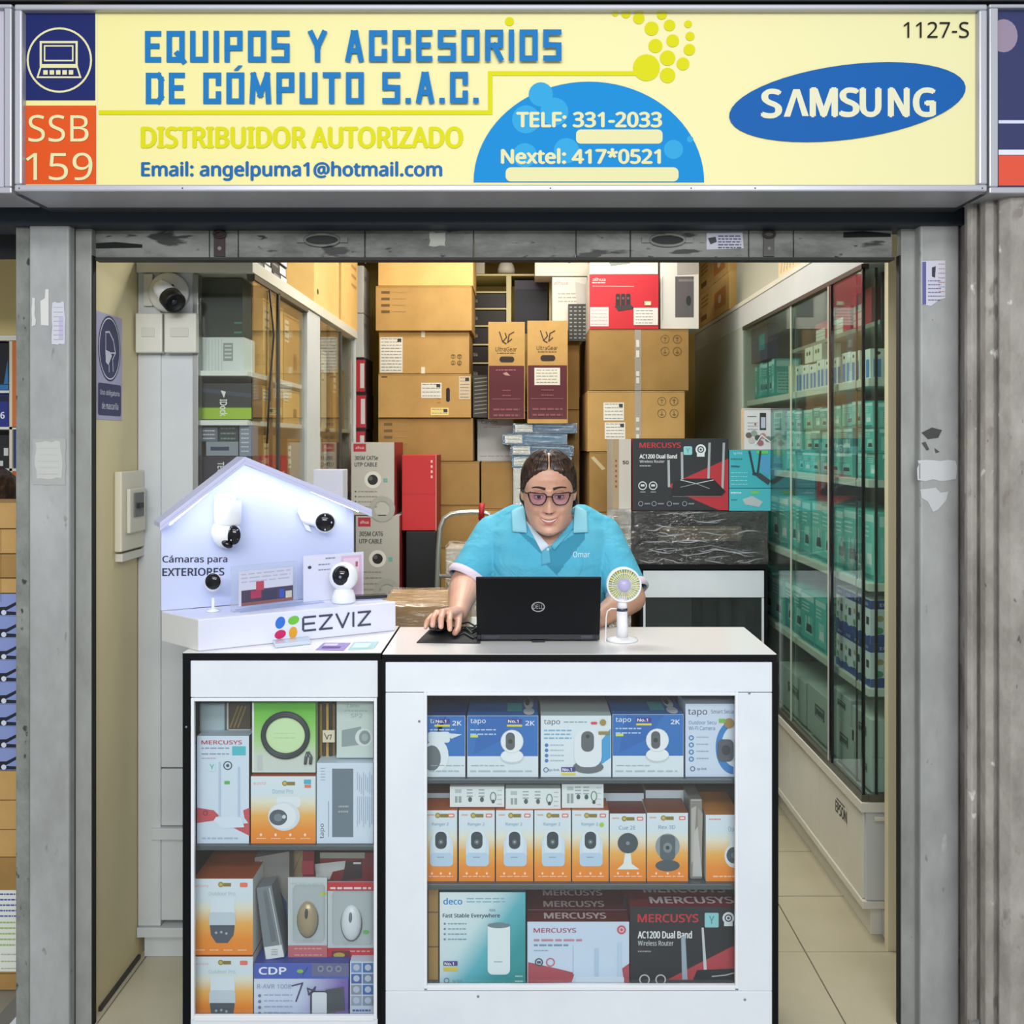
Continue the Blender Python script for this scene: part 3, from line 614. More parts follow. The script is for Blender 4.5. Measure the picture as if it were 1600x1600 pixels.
# seam lines of the wide counter's stile joints are real gaps; rear counter seen behind on the right
YB = 4.1
k = YB/F
rb = thing('display_counter', W(1104, 1500, YB), 'small white display cabinet with black edges at back right, wrapped bundle on top', 'counter')
X0 = (1000-CX)*k; X1 = (1200-CX)*k
slab(rb, 'top_edge', X0, X1, YB, YB+0.36, 1.012, 1.03, BLACK); slab(rb, 'side_panel', X0, X0+0.012, YB, YB+0.36, 0, 1.012, BLACK); slab(rb, 'side_panel', X1-0.014, X1, YB, YB+0.36, 0, 1.012, BLACK)
slab(rb, 'top_rail', X0+0.014, X1-0.016, YB+0.002, YB+0.02, 0.892, 1.006, LAM); slab(rb, 'frame_stile', X0+0.014, X0+0.024, YB+0.002, YB+0.02, 0.2, 0.89, LAM); slab(rb, 'frame_stile', X1-0.026, X1-0.016, YB+0.002, YB+0.02, 0.2, 0.89, LAM)
slab(rb, 'glass_front', X0+0.024, X1-0.026, YB+0.006, YB+0.010, 0.2, 0.89, glassmat('dark_green_glass', (0.5, 0.62, 0.57, 1), 0.03), 0)
slab(rb, 'back_panel', X0+0.012, X1-0.014, YB+0.34, YB+0.36, 0, 1.012, mat('#33403c', 0.5)); slab(rb, 'shelf', X0+0.014, X1-0.016, YB+0.03, YB+0.33, 0.62, 0.635, mat('#56645f', 0.4)); slab(rb, 'bottom_rail', X0+0.014, X1-0.016, YB+0.002, YB+0.02, 0, 0.2, LAM)
_before = set(COL.objects)
# ================================================================== GOODS IN THE WIDE COUNTER
Y1 = YR+0.045
TB = '#2f74c0'; OFFW = '#dfeaf0'
def ptz(f, cx, cy, s, body='#eef3f6', lens='#5d6468'):
    f.ell(cx, cy+s*1.35, s*1.02, s*0.62, '#c9d4da'); f.ell(cx, cy+s*1.25, s*0.98, s*0.55, body); f.rect(cx-s*.6, cy+s*.6, cx+s*.6, cy+s*1.2, body, True)
    f.ell(cx, cy, s, s*1.02, '#c4cfd6'); f.ell(cx, cy, s*.96, s*.98, body); f.rrect(cx-s*.55, cy-s*.78, cx+s*.25, cy+s*.75, s*.38, lens); f.ell(cx-s*.15, cy, s*.2, s*.2, '#3b4144')
def badge(f, x, y, w=24): f.rect(x, y, x+w, y+7, '#4a3f8e'); f.txt('No.1', x+2, y+1.5, x+w-6, y+6, '#ffffff', 0.02); f.rect(x, y+9, x+w, y+12, '#e5d84a')
def tapo_blue(x0, y0, x1, y1, clip=False):
    def d(f):
        f.rect(x0+.5, y0+.5, x1-.5, y0+(y1-y0)*.66, TB); f.poly([(x0+20, y0+1), (x1-30, y0+1), (x1-60, y0+40), (x0+10, y0+60)], '#2a69b6')
        f.txt('tapo', x0+5, y0+5, x0+29, y0+14, '#f4f8fb', 0.01); f.lines(x0+5, y0+21, x0+45, y0+28, 2, '#b8d2ea', 2); f.rect(x0+5, y0+30, x0+17, y0+34, '#cfe06a')
        badge(f, x0+(62 if not clip else 12)-(25 if x0 > 950 else 0), y0+5); f.txt('2K', x1-20, y0+8, x1-6, y0+15, '#eaf2fa', 0.02)
        if clip:
            f.rrect(x0+2, y0+25, x0+36, y0+42, 4, '#e6eff4'); f.poly([(x0+30, y0+27), (x0+55, y0+29), (x0+38, y0+36)], '#dfe9ee'); f.ell(x0+15, y0+62, 19, 26, '#eaf1f5'); f.ell(x0+8, y0+66, 14, 20, '#69757a')
        else: ptz(f, x0+70, y0+40, 18)
        f.lines(x0+6, y1-19, x0+58, y1-18, 1, '#9db0b8', 1.2); f.lines(x0+5, y1-11, x1-10, y1-8, 1, '#b4c2c8', 2.2)
    return d
def top_blue(f): f.rect(0, 0, 1, 1, TB); f.rect(.56, .35, .77, .8, '#58c0c8'); f.ell(.87, .35, .07, .33, '#e8eef0'); f.ell(.85, .3, .035, .2, '#4a4f50'); f.ell(.87, .8, .08, .18, '#e0e8ea')
G1 = 'camera boxes on the upper shelf of the wide counter'
retail('camera_box', 'blue camera box leftmost on top counter shelf, hanging outdoor camera picture', 'box', 667, 1119, 727, 1215, Y1, 0.17, OFFW, tapo_blue(667, 1119, 727, 1215, True), top='#25488a', side='#2d63aa', group=G1)
retail('camera_box', 'blue camera box with round white camera, second on top counter shelf', 'box', 730, 1118, 841, 1214, Y1, 0.18, OFFW, tapo_blue(730, 1118, 841, 1214), top=TB, side='#2d63aa', topdraw=top_blue, group=G1)
def d(f):
    x0, y0, x1, y1 = 845, 1117, 955, 1213
    f.poly([(x1-1, y0+20), (x1-20, y0+45), (x1-18, y0+78), (x1-1, y0+66)], '#4aa3dc'); f.txt('tapo', x0+5, y0+6, x0+30, y0+16, '#3d4a52', 0.0); f.lines(x0+36, y0+9, x0+72, y0+11, 1, '#9fb3bc', 2)
    f.lines(x0+5, y0+22, x0+48, y0+34, 3, '#7fb2d4', 2.2)
    for i in range(4): f.ell(x0+9, y0+46+8*i, 2.8, 2.8, '#4f7cc0'); f.lines(x0+15, y0+45+8*i, x0+36, y0+46+8*i, 1, '#a9bcc4', 1.6)
    f.ell(x0+74, y0+80, 24, 10, '#6b7377'); f.rrect(x0+52, y0+22, x0+95, y0+80, 16, '#e8eff3'); f.rrect(x0+63, y0+24, x0+83, y0+56, 9, '#62696c'); f.ell(x0+73, y0+32, 3, 3, '#3a4043')
    badge(f, x0+32, y0+80, 22); f.txt('tp-link', x0+12, y0+82, x0+29, y0+87, '#5a7aa0', 0.0); f.ring(x0+8, y0+84, 4, 1.2, '#5a7aa0', 16)
    f.rrect(x0+78, y0+9, x0+88, y0+13, 2, '#e0455f'); f.ell(x0+97, y0+10, 5, 5, '#a98f4e'); f.rect(x0+90, y0+24, x1-3, y0+29, '#97894e')
retail('camera_box', 'white camera box between two blue ones on top counter shelf', 'box', 845, 1117, 955, 1213, Y1, 0.18, '#e2edf2', d, top='#cfe0da', group=G1)
retail('camera_box', 'blue camera box with round white camera, fourth on top counter shelf', 'box', 957, 1112, 1068, 1210, Y1, 0.18, OFFW, tapo_blue(957, 1112, 1068, 1210), top=TB, side='#2d63aa', topdraw=top_blue, group=G1)
def d(f):
    x0, y0, x1, y1 = 1071, 1094, 1152, 1208
    f.ell(x0+75, y0+68, 28, 42, '#3f86cc', a0=PI*.5, a1=PI*1.5); f.ell(x0+80, y0+66, 24, 33, '#dfe9f2', a0=PI*.5, a1=PI*1.5)
    f.txt('tapo', x0+4, y0+8, x0+34, y0+20, '#22303c', 0.0); f.txt('Smart Secur', x0+40, y0+9, x1-4, y0+15, '#5c7080', 0.0); f.txt('Outdoor Secu', x0+5, y0+26, x0+48, y0+32, '#5580aa', 0.0); f.txt('Wi-Fi Camera', x0+5, y0+35, x0+46, y0+41, '#5580aa', 0.0)
    for i in range(4): f.ring(x0+9, y0+53+11*i, 4, 1.6, '#3f7ab4', 16); f.lines(x0+17, y0+51+11*i, x0+36, y0+53+11*i, 1, '#9ab0c0', 1.6)
    f.txt('tp-link', x0+18, y0+99, x0+33, y0+104, '#4a6a8a', 0.0); f.ring(x0+11, y0+101, 4, 1.2, '#4a6a8a', 16)
    f.rrect(x0+50, y0+55, x1-6, y0+90, 8, '#5a6166'); f.ell(x0+63, y0+72, 7, 8, '#3c4347'); f.ell(x0+68, y0+30, 8, 8, '#a88a55'); f.rect(x0+52, y0+23, x0+62, y0+29, '#7cc04a')
retail('camera_box', 'tall pale blue-white outdoor camera box at right end of top counter shelf', 'box', 1071, 1094, 1152, 1208, Y1+0.002, 0.12, '#d3e0f2', d, group=G1)
# things lying behind on the top shelf
def flat_pile(name, label, x0, y0, x1, y1, Y, d, cols, cat='papers', group=None):
    p = MB(); n = len(cols)
    for i, c in enumerate(cols):
        a = y1-(y1-y0)*i/n; b = y1-(y1-y0)*(i+1)/n; j = (i % 3-1)*1.5; p.pbox(x0+j, b+0.3, x1+j, a, Y+0.002*(i % 2), d, c)
    return p.build(name, label=label, cat=cat, group=group)
flat_pile('leaflet_pile', 'pile of pale green leaflets behind white camera box on top shelf', 847, 1094, 893, 1147, Y1+0.215, 0.06, ['#cdd8c4', '#a8b49a', '#dfe6da', '#8f9d84', '#d4dccb', '#b9c4ac'])
p = MB(); p.ball(W(925, 1112, Y1+0.235), 0.045, 0.03, 0.06, '#5c6f6a', 16, 10); p.build('plastic_bag', label='crumpled dark grey-green plastic bag behind white camera box', cat='bag')
p = MB(); p.tube([W(x, y, Y1+0.20) for x, y in ((893, 1090), (900, 1102), (912, 1113), (930, 1116), (945, 1108))], 0.0015, '#e0e6e0', 6); p.build('cable', label='thin white cable loop behind white camera box on top shelf', cat='cable')
retail('accessory_box', 'black box with brown spine behind leftmost blue camera box', 'box', 684, 1085, 726, 1150, Y1+0.19, 0.08, '#1c2428', lambda f: f.lines(690, 1092, 720, 1112, 3, '#35505a', 2))
retail('accessory_box', 'brown cardboard spine at far left behind top shelf camera boxes', 'box', 668, 1088, 683, 1150, Y1+0.19, 0.08, CARD_D)
# orange camera boxes
OR = gradmat('orange_print_gradient', [(0.0, '#f08a2a'), (0.2, '#f0922e'), (0.42, '#f0b65a'), (0.62, '#e8e6cf'), (0.75, '#d9e8f0'), (1, '#dfe9f0')])
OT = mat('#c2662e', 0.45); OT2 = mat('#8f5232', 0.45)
def medal(f, x, y): f.ell(x, y, 4.2, 4.2, '#9a8a3c'); f.ell(x, y, 2.4, 2.4, '#c9ba6a'); f.rect(x+4, y-2.5, x+16, y+3, '#8a7c3a')
def obox(kind):
    def mk(x0, y0, x1, y1):
        def d(f):
            w = x1-x0; cx = (x0+x1)/2
            medal(f, x0+w*.40, y0+8); f.rrect(x1-14, y0+5, x1-4, y0+11, 1.5, '#ea6a52'); f.rrect(x1-12.5, y0+6.5, x1-5.5, y0+9.5, 1, '#e6ece8')
            f.txt({'capsule': 'Ranger 2', 'disc': 'Cue 2E', 'dark': 'Rex 3D', 'ptz': 'Cruiser'}[kind], cx-14, y0+19, cx+12, y0+25, '#6d9ab4', 0.0); f.lines(x0+4, y0+6, x0+14, y0+7, 1, '#e0a890', 2)
            if kind == 'capsule':
                f.rrect(cx-17, y0+41, cx+19, y0+87, 9, '#d4e4f2'); f.rrect(cx-13, y0+30, cx+14, y0+70, 12, '#dcebf5'); f.rrect(cx-17, y0+66, cx+19, y0+87, 6, '#bcd6ec'); f.rrect(cx-9, y0+33, cx+9, y0+60, 8, '#39464d'); f.ell(cx, y0+49, 4, 4, '#5a6e72'); f.ell(cx, y0+49, 1.6, 1.6, '#a8b8b6'); f.rect(cx-6, y0+72, cx+5, y0+73.5, '#8fa6b6')
            elif kind == 'disc':
                f.poly([(cx-17, y0+87), (cx-7, y0+78), (cx-4, y0+58), (cx+4, y0+58), (cx+6, y0+78), (cx+18, y0+87)], '#e6f0ee'); f.ell(cx, y0+46, 16, 16, '#46535a'); f.ell(cx, y0+46, 3, 3, '#84949a')
            elif kind == 'dark':
                f.ell(cx, y0+52, 19, 20, '#8f9ba0'); f.rrect(cx-12, y0+34, cx+12, y0+74, 8, '#59656b'); f.ell(cx, y0+82, 19, 9, '#4e595e'); f.ell(cx, y0+54, 7, 8, '#808e92'); f.ell(cx, y0+54, 3, 3, '#3a4448')
            f.lines(x0+6, y1-9, x1-6, y1-9, 1, '#ffd9b0', 1.4)
            for i in range(3): f.ell(x0+w*(.22+.28*i), y1-13, 1.6, 2, '#ffe2c2')
        return d
    return mk
G2 = 'orange and white camera boxes on the middle shelf of the wide counter'
cap = [(716, 773, 'leftmost but one'), (775, 833, 'middle'), (835, 892, 'third'), (894, 951, 'last')]
def orange(label, x0, y0, x1, y1, kind, Y=Y1, dp=0.085, group=G2, m=OR, draw=None, top=None):
    return retail('camera_box', label, 'box', x0, y0, x1, y1, Y, dp, m, draw or obox(kind)(x0, y0, x1, y1), top=top or OT, side='#dfe3dc', group=group)
orange('orange-white capsule camera box leftmost on middle shelf, cut by the frame', 664, 1267, 714, 1378, 'capsule')
orange('orange-white capsule camera box under left white leaflet box, second from left', 717, 1267, 773, 1378, 'capsule')
orange('orange-white capsule camera box under gap between left and middle leaflet boxes', 775, 1267, 833, 1378, 'capsule')
orange('orange-white capsule camera box under right half of middle leaflet box', 835, 1266, 892, 1377, 'capsule')
orange('orange-white capsule camera box with green dot, right of the capsule row', 894, 1265, 951, 1376, 'capsule', draw=lambda f: (obox('capsule')(894, 1265, 951, 1376)(f), f.ell(940, 1287, 3.5, 3.5, '#a4d23c')))
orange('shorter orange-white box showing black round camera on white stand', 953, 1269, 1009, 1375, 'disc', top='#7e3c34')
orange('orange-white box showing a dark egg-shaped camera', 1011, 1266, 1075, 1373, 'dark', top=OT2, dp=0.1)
def d(f):
    x0, y0 = 1104, 1266; f.lines(x0+4, y0+6, x0+22, y0+8, 1, '#e08a70', 2); f.txt('Cruiser', x0+34, y0+18, x0+50, y0+26, '#6d9ab4', 0.0); f.rrect(x0+36, y0+30, x0+50, y0+52, 3, '#e3ecf2'); f.ell(x0+44, y0+64, 16, 19, '#e6eef4'); f.ell(x0+43, y0+63, 12, 13, '#4d5a62'); f.ell(x0+43, y0+63, 5, 5, '#75838a'); f.lines(x0+10, y0+95, x0+44, y0+97, 1, '#ffd9b0', 2)
orange('orange-white camera box at right end of middle shelf behind glass edge', 1103, 1266, 1156, 1370, 'ptz', draw=d, top='#d08a42', dp=0.16)
# rows behind
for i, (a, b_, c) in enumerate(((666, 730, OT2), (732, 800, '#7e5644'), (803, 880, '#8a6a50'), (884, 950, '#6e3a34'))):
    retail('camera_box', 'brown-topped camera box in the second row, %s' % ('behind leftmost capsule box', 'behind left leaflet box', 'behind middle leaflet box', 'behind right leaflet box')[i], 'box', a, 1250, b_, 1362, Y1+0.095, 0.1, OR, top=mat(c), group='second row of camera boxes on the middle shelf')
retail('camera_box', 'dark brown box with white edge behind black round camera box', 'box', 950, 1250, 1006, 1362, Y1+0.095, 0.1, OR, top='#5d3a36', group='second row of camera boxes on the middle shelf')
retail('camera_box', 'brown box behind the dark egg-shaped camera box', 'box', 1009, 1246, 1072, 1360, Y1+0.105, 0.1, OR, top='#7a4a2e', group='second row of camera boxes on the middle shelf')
p = MB(); p.box(W(1079, 0, Y1).x, W(1099, 0, Y1).x, Y1+0.01, Y1+0.15, EZ-(1376-CY)*Y1/F, EZ-(1250-CY)*Y1/F, mat('#8a8780', 0.3)); f = front(p, Y1+0.01); f.poly([(1080, 1262), (1088, 1258), (1084, 1340), (1080, 1350)], '#b4b2ac'); f.poly([(1090, 1260), (1098, 1270), (1096, 1345), (1091, 1330)], '#a39c93'); f.k += 1; f.poly([(1084, 1300), (1090, 1290), (1097, 1368), (1082, 1368)], '#c0bfba')
p.build('plastic_pack', label='grey crumpled plastic pack standing in gap on middle shelf', cat='pack', bevel=0.004)
# white leaflet boxes lying on the row
def leaf(x0, y0, x1, y1, green=False):
    def d(f):
        w = x1-x0
        for i in range(4):
            u = x0+8+i*(w-22)/3.4
            if i == 0: f.rect(u, y0+4, u+10, y0+10, '#b8c6c6'); f.rect(u, y0+15, u+10, y1-7, '#9aa8aa'); f.rect(u+4, y0+15, u+5.5, y1-7, '#e8efef')
            elif i < 3: f.lines(u, y0+4, u+9, y0+14, 3, '#8fa0a4', 1.8); f.ell(u+5, y0+20, 3, 4, '#4f6268')
            else: f.ring(u+4, (y0+y1)/2, 5, 1.4, '#5f8078' if not green else '#4f8a62', 14, 8); f.ell(u+4, y1-9, 2.5, 3, '#3c4c50')
        f.lines(x1-11, y0+5, x1-4, y1-6, 4, '#b6c0c0', 1.2)
    return d
G3 = 'white instruction-printed boxes lying on the capsule boxes'
zt = None
retail('leaflet_box', 'white printed box lying on capsule boxes, left of three', 'box', 703, 1229, 788, 1261, Y1+0.012, 0.06, '#e4ecec', leaf(703, 1229, 788, 1261), group=G3)
retail('leaflet_box', 'white printed box lying on capsule boxes, middle of three', 'box', 790, 1232, 876, 1264.3, Y1+0.01, 0.06, '#e4ecec', leaf(790, 1232, 876, 1264), group=G3)
retail('leaflet_box', 'white printed box with green picture on capsule boxes, right of three', 'box', 878, 1225, 943, 1262.3, Y1+0.012, 0.06, '#e4ecec', leaf(878, 1225, 943, 1262, True), group=G3)
# bottom shelf
DEC = gradmat('teal_diagonal_gradient', [(0.0, '#e4f0f2'), (0.35, '#cfe6ea'), (0.55, '#5cb6c4'), (0.75, '#2f9aa0'), (1, '#2a928f')], (0.62, 0, -0.45), 0.38)
def d(f):
    x0, y0 = 687, 1395
    f.txt('deco', x0+6, y0+8, x0+35, y0+18, '#3a8ad0', 0.02); f.lines(x0+42, y0+8, x0+102, y0+13, 2, '#7fb0c4', 1.6); f.txt('Fast Stable Everywhere', x0+5, y0+32, x0+94, y0+40, '#27414e', 0.012)
    for i in range(4): f.ell(x0+8, y0+48+8*i, 1.8, 1.8, '#6d98a8'); f.lines(x0+13, y0+47+8*i, x0+42, y0+48+8*i, 1, '#7aa0ae', 1.8)
    f.rrect(x0+75, y0+46, x0+110, y0+127, 8, '#e7f1f3'); f.ell(x0+92.5, y0+50, 17.5, 4.5, '#6f8690'); f.lines(x0+85, y0+106, x0+98, y0+107, 1, '#a5b6bc', 1.8)
    badge(f, x0+6, y0+106, 22); f.rect(x0+6, y0+116, x0+28, y0+121, '#e0c244'); f.txt('tp-link', x0+20, y0+134, x0+36, y0+140, '#3c7ea8', 0.0); f.ring(x0+11, y0+136, 4.5, 1.3, '#3c7ea8', 16)
    f.lines(x0+118, y0+128, x0+130, y0+136, 2, '#bfe4e4', 2)
    f.txt('M4', x0+78, y0+24, x0+87, y0+28, '#4a88a8', 0.0)
retail('router_box', 'teal and white box with a white cylinder, on bottom counter shelf', 'box', 687, 1394, 821, 1538, Y1, 0.11, DEC, d, top='#2f6f68', side='#3aa0a0')
carton('small_carton', 'narrow brown carton at far left of bottom counter shelf', 669, 1391, 685, 1537, Y1+0.02, 0.15, CARD, flaps=False, draw=lambda f: (f.rect(669, 1430, 685, 1432, '#7a5c30'), f.rect(669, 1484, 685, 1486, '#7a5c30')))
def merc_top(f): f.rect(0, 0, 1, 1, '#6a232a'); f.txt('MERCUSYS', .17, .25, .78, .75, '#d8c4c4', 0.02)
def d(f):
    x0, y0 = 825, 1441
    f.poly([(x0, y0+62), (x0+45, y0+72), (x0+70, y0+78), (x0+72, y0+82), (x0+68, y0+94), (x0, y0+95)], '#b34e58'); f.poly([(x0+147, y0+72), (x0+158, y0+64), (x0+158, y0+95), (x0+150, y0+94)], '#b34e58')
    f.txt('MERCUSYS', x0+9, y0+9, x0+75, y0+16, '#b04258', 0.02); f.lines(x0+9, y0+26, x0+85, y0+30, 1, '#c48aa0', 3.5); f.lines(x0+9, y0+34, x0+63, y0+38, 1, '#7e98b4', 3); f.lines(x0+9, y0+43, x0+32, y0+44, 1, '#9aaabc', 1.6)
    f.ring(x0+17, y0+62, 6.5, 2, '#4b5663', 18); f.ring(x0+35, y0+62, 7, 2, '#c86a76', 18); f.rect(x0+14, y0+60, x0+20, y0+64, '#4b5663'); f.rect(x0+70, y0+35, x0+71, y0+80, '#b3c8dc'); f.rect(x0+104, y0+40, x0+110, y0+92, '#b9cfe4'); f.rect(x0+140, y0+30, x0+146, y0+92, '#c3d8ec'); f.rrect(x0+74, y0+84, x0+150, y0+95, 3, '#dce8f4'); f.ell(x0+146, y0+11, 7, 7, '#cf5c6e'); f.ring(x0+146, y0+11, 4, 1.2, '#f0dce0', 12)
G4 = 'white and red router boxes standing one behind another on the bottom shelf'
retail('router_box', 'front white and red router box on bottom counter shelf', 'box', 824, 1440, 983, 1538, Y1, 0.060, '#cfe0f2', d, top='#6a232a', side='#8a3036', topdraw=merc_top, group=G4)
for i, (yy, dep, lb) in enumerate(((1423, 0.062, 'white and red router box directly behind the front one'), (1407, 0.062, 'third white and red router box, farthest back'))):
    Yb = Y1+0.0615+0.0625*i; kk = Yb/Y1; zt = EZ-(1440-CY)*Y1/F; yt = CY+(EZ-zt)*F/Yb; yb = CY+(EZ-(EZ-(1538-CY)*Y1/F))*F/Yb
    retail('router_box', lb, 'box', CX+(824-CX)/kk, yt, CX+(983-CX)/kk, yb, Yb, dep, '#cfe0f2', None, top='#6a232a', side='#8a3036', topdraw=merc_top, group=G4)
def router_front(x0, y0, x1, y1, s=1.0, full=False):
    def d(f):
        w = x1-x0; h = y1-y0
        f.rect(x0, y0, x1, y1, '#23262b'); f.poly([(x0+w*.36, y0+h*.66), (x1, y0+h*.28), (x1, y1), (x0+w*.9, y1), (x0+w*.55, y0+h*.8)], '#b82a35') if full else f.poly([(x0+w*.34, y1), (x1, y0+h*.5), (x1, y1)], '#b5404a')
        f.txt('MERCUSYS', x0+w*.07, y0+h*(.06 if full else .10), x0+w*(.5 if full else .63), y0+h*(.13 if full else .21), '#c22a34', 0.02)
        f.txt('AC1200 Dual Band', x0+w*.07, y0+h*(.22 if full else .33), x0+w*(.46 if full else .57), y0+h*(.28 if full else .43), '#e9ecee', 0.02); f.txt('Wireless Router', x0+w*.07, y0+h*(.30 if full else .46), x0+w*(.33 if full else .40), y0+h*(.34 if full else .53), '#dfe3e6', 0.01); f.lines(x0+w*.07, y0+h*(.375 if full else .60), x0+w*.19, y0+h*.38, 1, '#aeb4b8', h*.015)
        f.rrect(x0+w*(.53 if full else .69), y0+h*(.11 if full else .08), x0+w*(.62 if full else .82), y0+h*(.23 if full else .28), 2, '#8fd0d4'); f.txt('Y', x0+w*(.555 if full else .73), y0+h*(.135 if full else .12), x0+w*(.595 if full else .78), y0+h*(.2 if full else .23), '#3a7c84', 0.0)
        cxm = x0+w*(.71 if full else .91); cym = y0+h*(.155 if full else .15)
        f.ell(cxm, cym, w*.055, w*.055, '#dfe6ea'); f.rect(cxm-w*.04, cym, cxm+w*.04, cym+w*.075, '#dfe6ea'); f.ring(cxm, cym, w*.036, w*.012, '#3a4048', 16); f.ell(cxm, cym, w*.012, w*.012, '#3a4048')
        if full:
            for u, v in ((.36, .30), (.50, .19), (.79, .06), (.94, .06)):
                f.poly([(x0+w*u, y0+h*v), (x0+w*(u+.025), y0+h*v), (x0+w*(u+.03-.02*(u > .6)), y0+h*(.68 if u < .6 else .70)), (x0+w*(u+.005-.02*(u > .6)), y0+h*(.68 if u < .6 else .70))], '#a9b0b6')
            f.poly([(x0+w*.42, y0+h*.60), (x0+w*.56, y0+h*.56), (x0+w*.84, y0+h*.56), (x0+w*.97, y0+h*.74), (x0+w*.93, y0+h*.8), (x0+w*.40, y0+h*.8)], '#15171a'); f.line([(x0+w*.50, y0+h*.58), (x0+w*.66, y0+h*.63), (x0+w*.84, y0+h*.58)], w*.008, '#c4ccd0'); f.line([(x0+w*.50, y0+h*.68), (x0+w*.66, y0+h*.63), (x0+w*.80, y0+h*.70)], w*.006, '#9aa2a8'); f.line([(x0+w*.42, y0+h*.81), (x0+w*.92, y0+h*.81)], w*.006, '#6e767c')
            for u in (.1, .21): f.ring(x0+w*u, y0+h*.66, w*.045, w*.01, '#d0d6da', 18); f.rect(x0+w*(u-.02), y0+h*.64, x0+w*(u+.02), y0+h*.67, '#d0d6da'); f.lines(x0+w*(u-.025), y0+h*.74, x0+w*(u+.03), y0+h*.75, 1, '#9aa2a8', h*.015)
            for u in (.08, .22, .38, .54): f.ring(x0+w*u, y0+h*.91, w*.026, w*.006, '#9aa2a8', 14); f.lines(x0+w*(u+.04), y0+h*.90, x0+w*(u+.10), y0+h*.92, 1, '#8a9298', h*.02)
        else:
            f.poly([(x0+w*.47, y0+h*.40), (x0+w*.51, y0+h*.40), (x0+w*.53, y1-1), (x0+w*.48, y1-1)], '#9fb0bc'); f.poly([(x0+w*.66, y0+h*.28), (x0+w*.68, y0+h*.28), (x0+w*.71, y0+h*.86), (x0+w*.68, y0+h*.86)], '#c9d0d4'); f.poly([(x0+w*.58, y1), (x0+w*.62, y0+h*.86), (x0+w*.96, y0+h*.84), (x1, y1)], '#20262a'); f.line([(x0+w*.76, y1-6), (x0+w*.88, y0+h*.93), (x0+w*.96, y0+h*.90)], w*.01, '#c4ccd0')
            for u in (.13, .28): f.ring(x0+w*u, y1-1, w*.05, w*.012, '#c8ccd0', 18)
    return d
def merc_top2(f): f.rect(0, 0, 1, 1, '#7a1f28'); f.txt('MERCUSYS', .2, .25, .98, .75, '#d8ccd0', 0.02)
G5 = 'black and red router boxes standing one behind another on the bottom shelf'
retail('router_box', 'front black and red dual band router box on bottom counter shelf', 'box', 985, 1424, 1153, 1538, Y1, 0.070, '#23262b', router_front(985, 1424, 1153, 1538), top='#7a1f28', side='#7a1f28', topdraw=merc_top2, group=G5)
Yb = Y1+0.072; kk = Yb/Y1; zt = EZ-(1424-CY)*Y1/F; zb = EZ-(1538-CY)*Y1/F
retail('router_box', 'second black and red router box right behind the front one', 'box', CX+(980-CX)/kk, CY+(EZ-zt)*F/Yb-2, CX+(1150-CX)/kk, CY+(EZ-zb)*F/Yb, Yb, 0.09, '#23262b', None, top='#63303a', side='#7a1f28', topdraw=merc_top2, group=G5)

# ================================================================== GOODS IN THE NARROW COUNTER
Y2 = YL+0.042
def d(f):
    x0, y0 = 308, 1149
    f.poly([(x0, y0+112), (x0+26, y0+116), (x0+34, y0+124), (x0+28, y0+132), (x0, y0+136)], '#c9545c'); f.poly([(x0+82, y0+112), (x0+72, y0+116), (x0+74, y0+128), (x0+80, y0+136), (x0+50, y0+140), (x0+70, y0+150), (x0+82, y0+156)], '#c9545c')
    f.txt('MERCUSYS', x0+7, y0+7, x0+70, y0+13, '#b83a55', 0.02); f.lines(x0+7, y0+18, x0+50, y0+27, 2, '#8fa2b8', 2); f.lines(x0+7, y0+34, x0+30, y0+35, 1, '#c4a0b0', 1.4); f.rect(x0+55, y0+16, x0+76, y0+30, '#55c0cc')
    f.ring(x0+48, y0+46, 7, 1.6, '#4d5a62', 18); f.ell(x0+48, y0+46, 2.5, 2.5, '#4d5a62'); f.rrect(x0+18, y0+42, x0+29, y0+55, 2, '#cfe8ea'); f.txt('Y', x0+20, y0+44, x0+27, y0+52, '#4c9aa4', 0.0); f.rect(x0+43, y0+70, x0+51, y0+75, '#5cb85a')
    f.rect(x0+34, y0+40, x0+37, y0+130, '#bccfe2'); f.rect(x0+64, y0+48, x0+67, y0+130, '#bccfe2'); f.poly([(x0+30, y0+126), (x0+70, y0+126), (x0+74, y0+142), (x0+40, y0+144), (x0+26, y0+132)], '#dce9f6'); f.ring(x0+13, y0+120, 4, 1.3, '#8a3c48', 14); f.lines(x0+8, y0+158, x0+64, y0+160, 1, '#aebfd0', 2.4)
retail('router_box', 'tall white and red router box at left of upper shelf', 'box', 308, 1149, 389, 1317, Y2, 0.05, '#d6e4f2', d, top='#b9c8d4', side='#3f3a3c')
def d(f):
    x0, y0 = 392, 1211
    f.txt('ezviz', x0+4, y0+8, x0+24, y0+13, '#e3ab98', 0.0); medal(f, x0+53, y0+11); f.rect(x0+83, y0+5, x0+94, y0+12, '#54b0c8'); f.rect(x0+84, y0+13, x0+94, y0+18, '#e0806a'); f.txt('Dome Pro', x0+34, y0+20, x0+66, y0+27, '#a8bcc8', 0.0)
    f.rrect(x0+40, y0+32, x0+78, y0+48, 5, '#e6edf2'); f.ell(x0+52, y0+62, 25, 23, '#dbe4ea'); f.ell(x0+50, y0+62, 21, 20, '#e8eef2'); f.ell(x0+43, y0+64, 14, 12.5, '#56606a'); f.ell(x0+43, y0+64, 7, 6, '#7a868e'); f.ell(x0+52, y0+63, 3, 3, '#d6dee0')
    for i in range(4): f.ell(x0+16+23*i, y0+91, 1.8, 2.4, '#ffe6c8'); f.lines(x0+9+23*i, y0+96, x0+24+23*i, y0+97, 1, '#ffdcb4', 1.4)
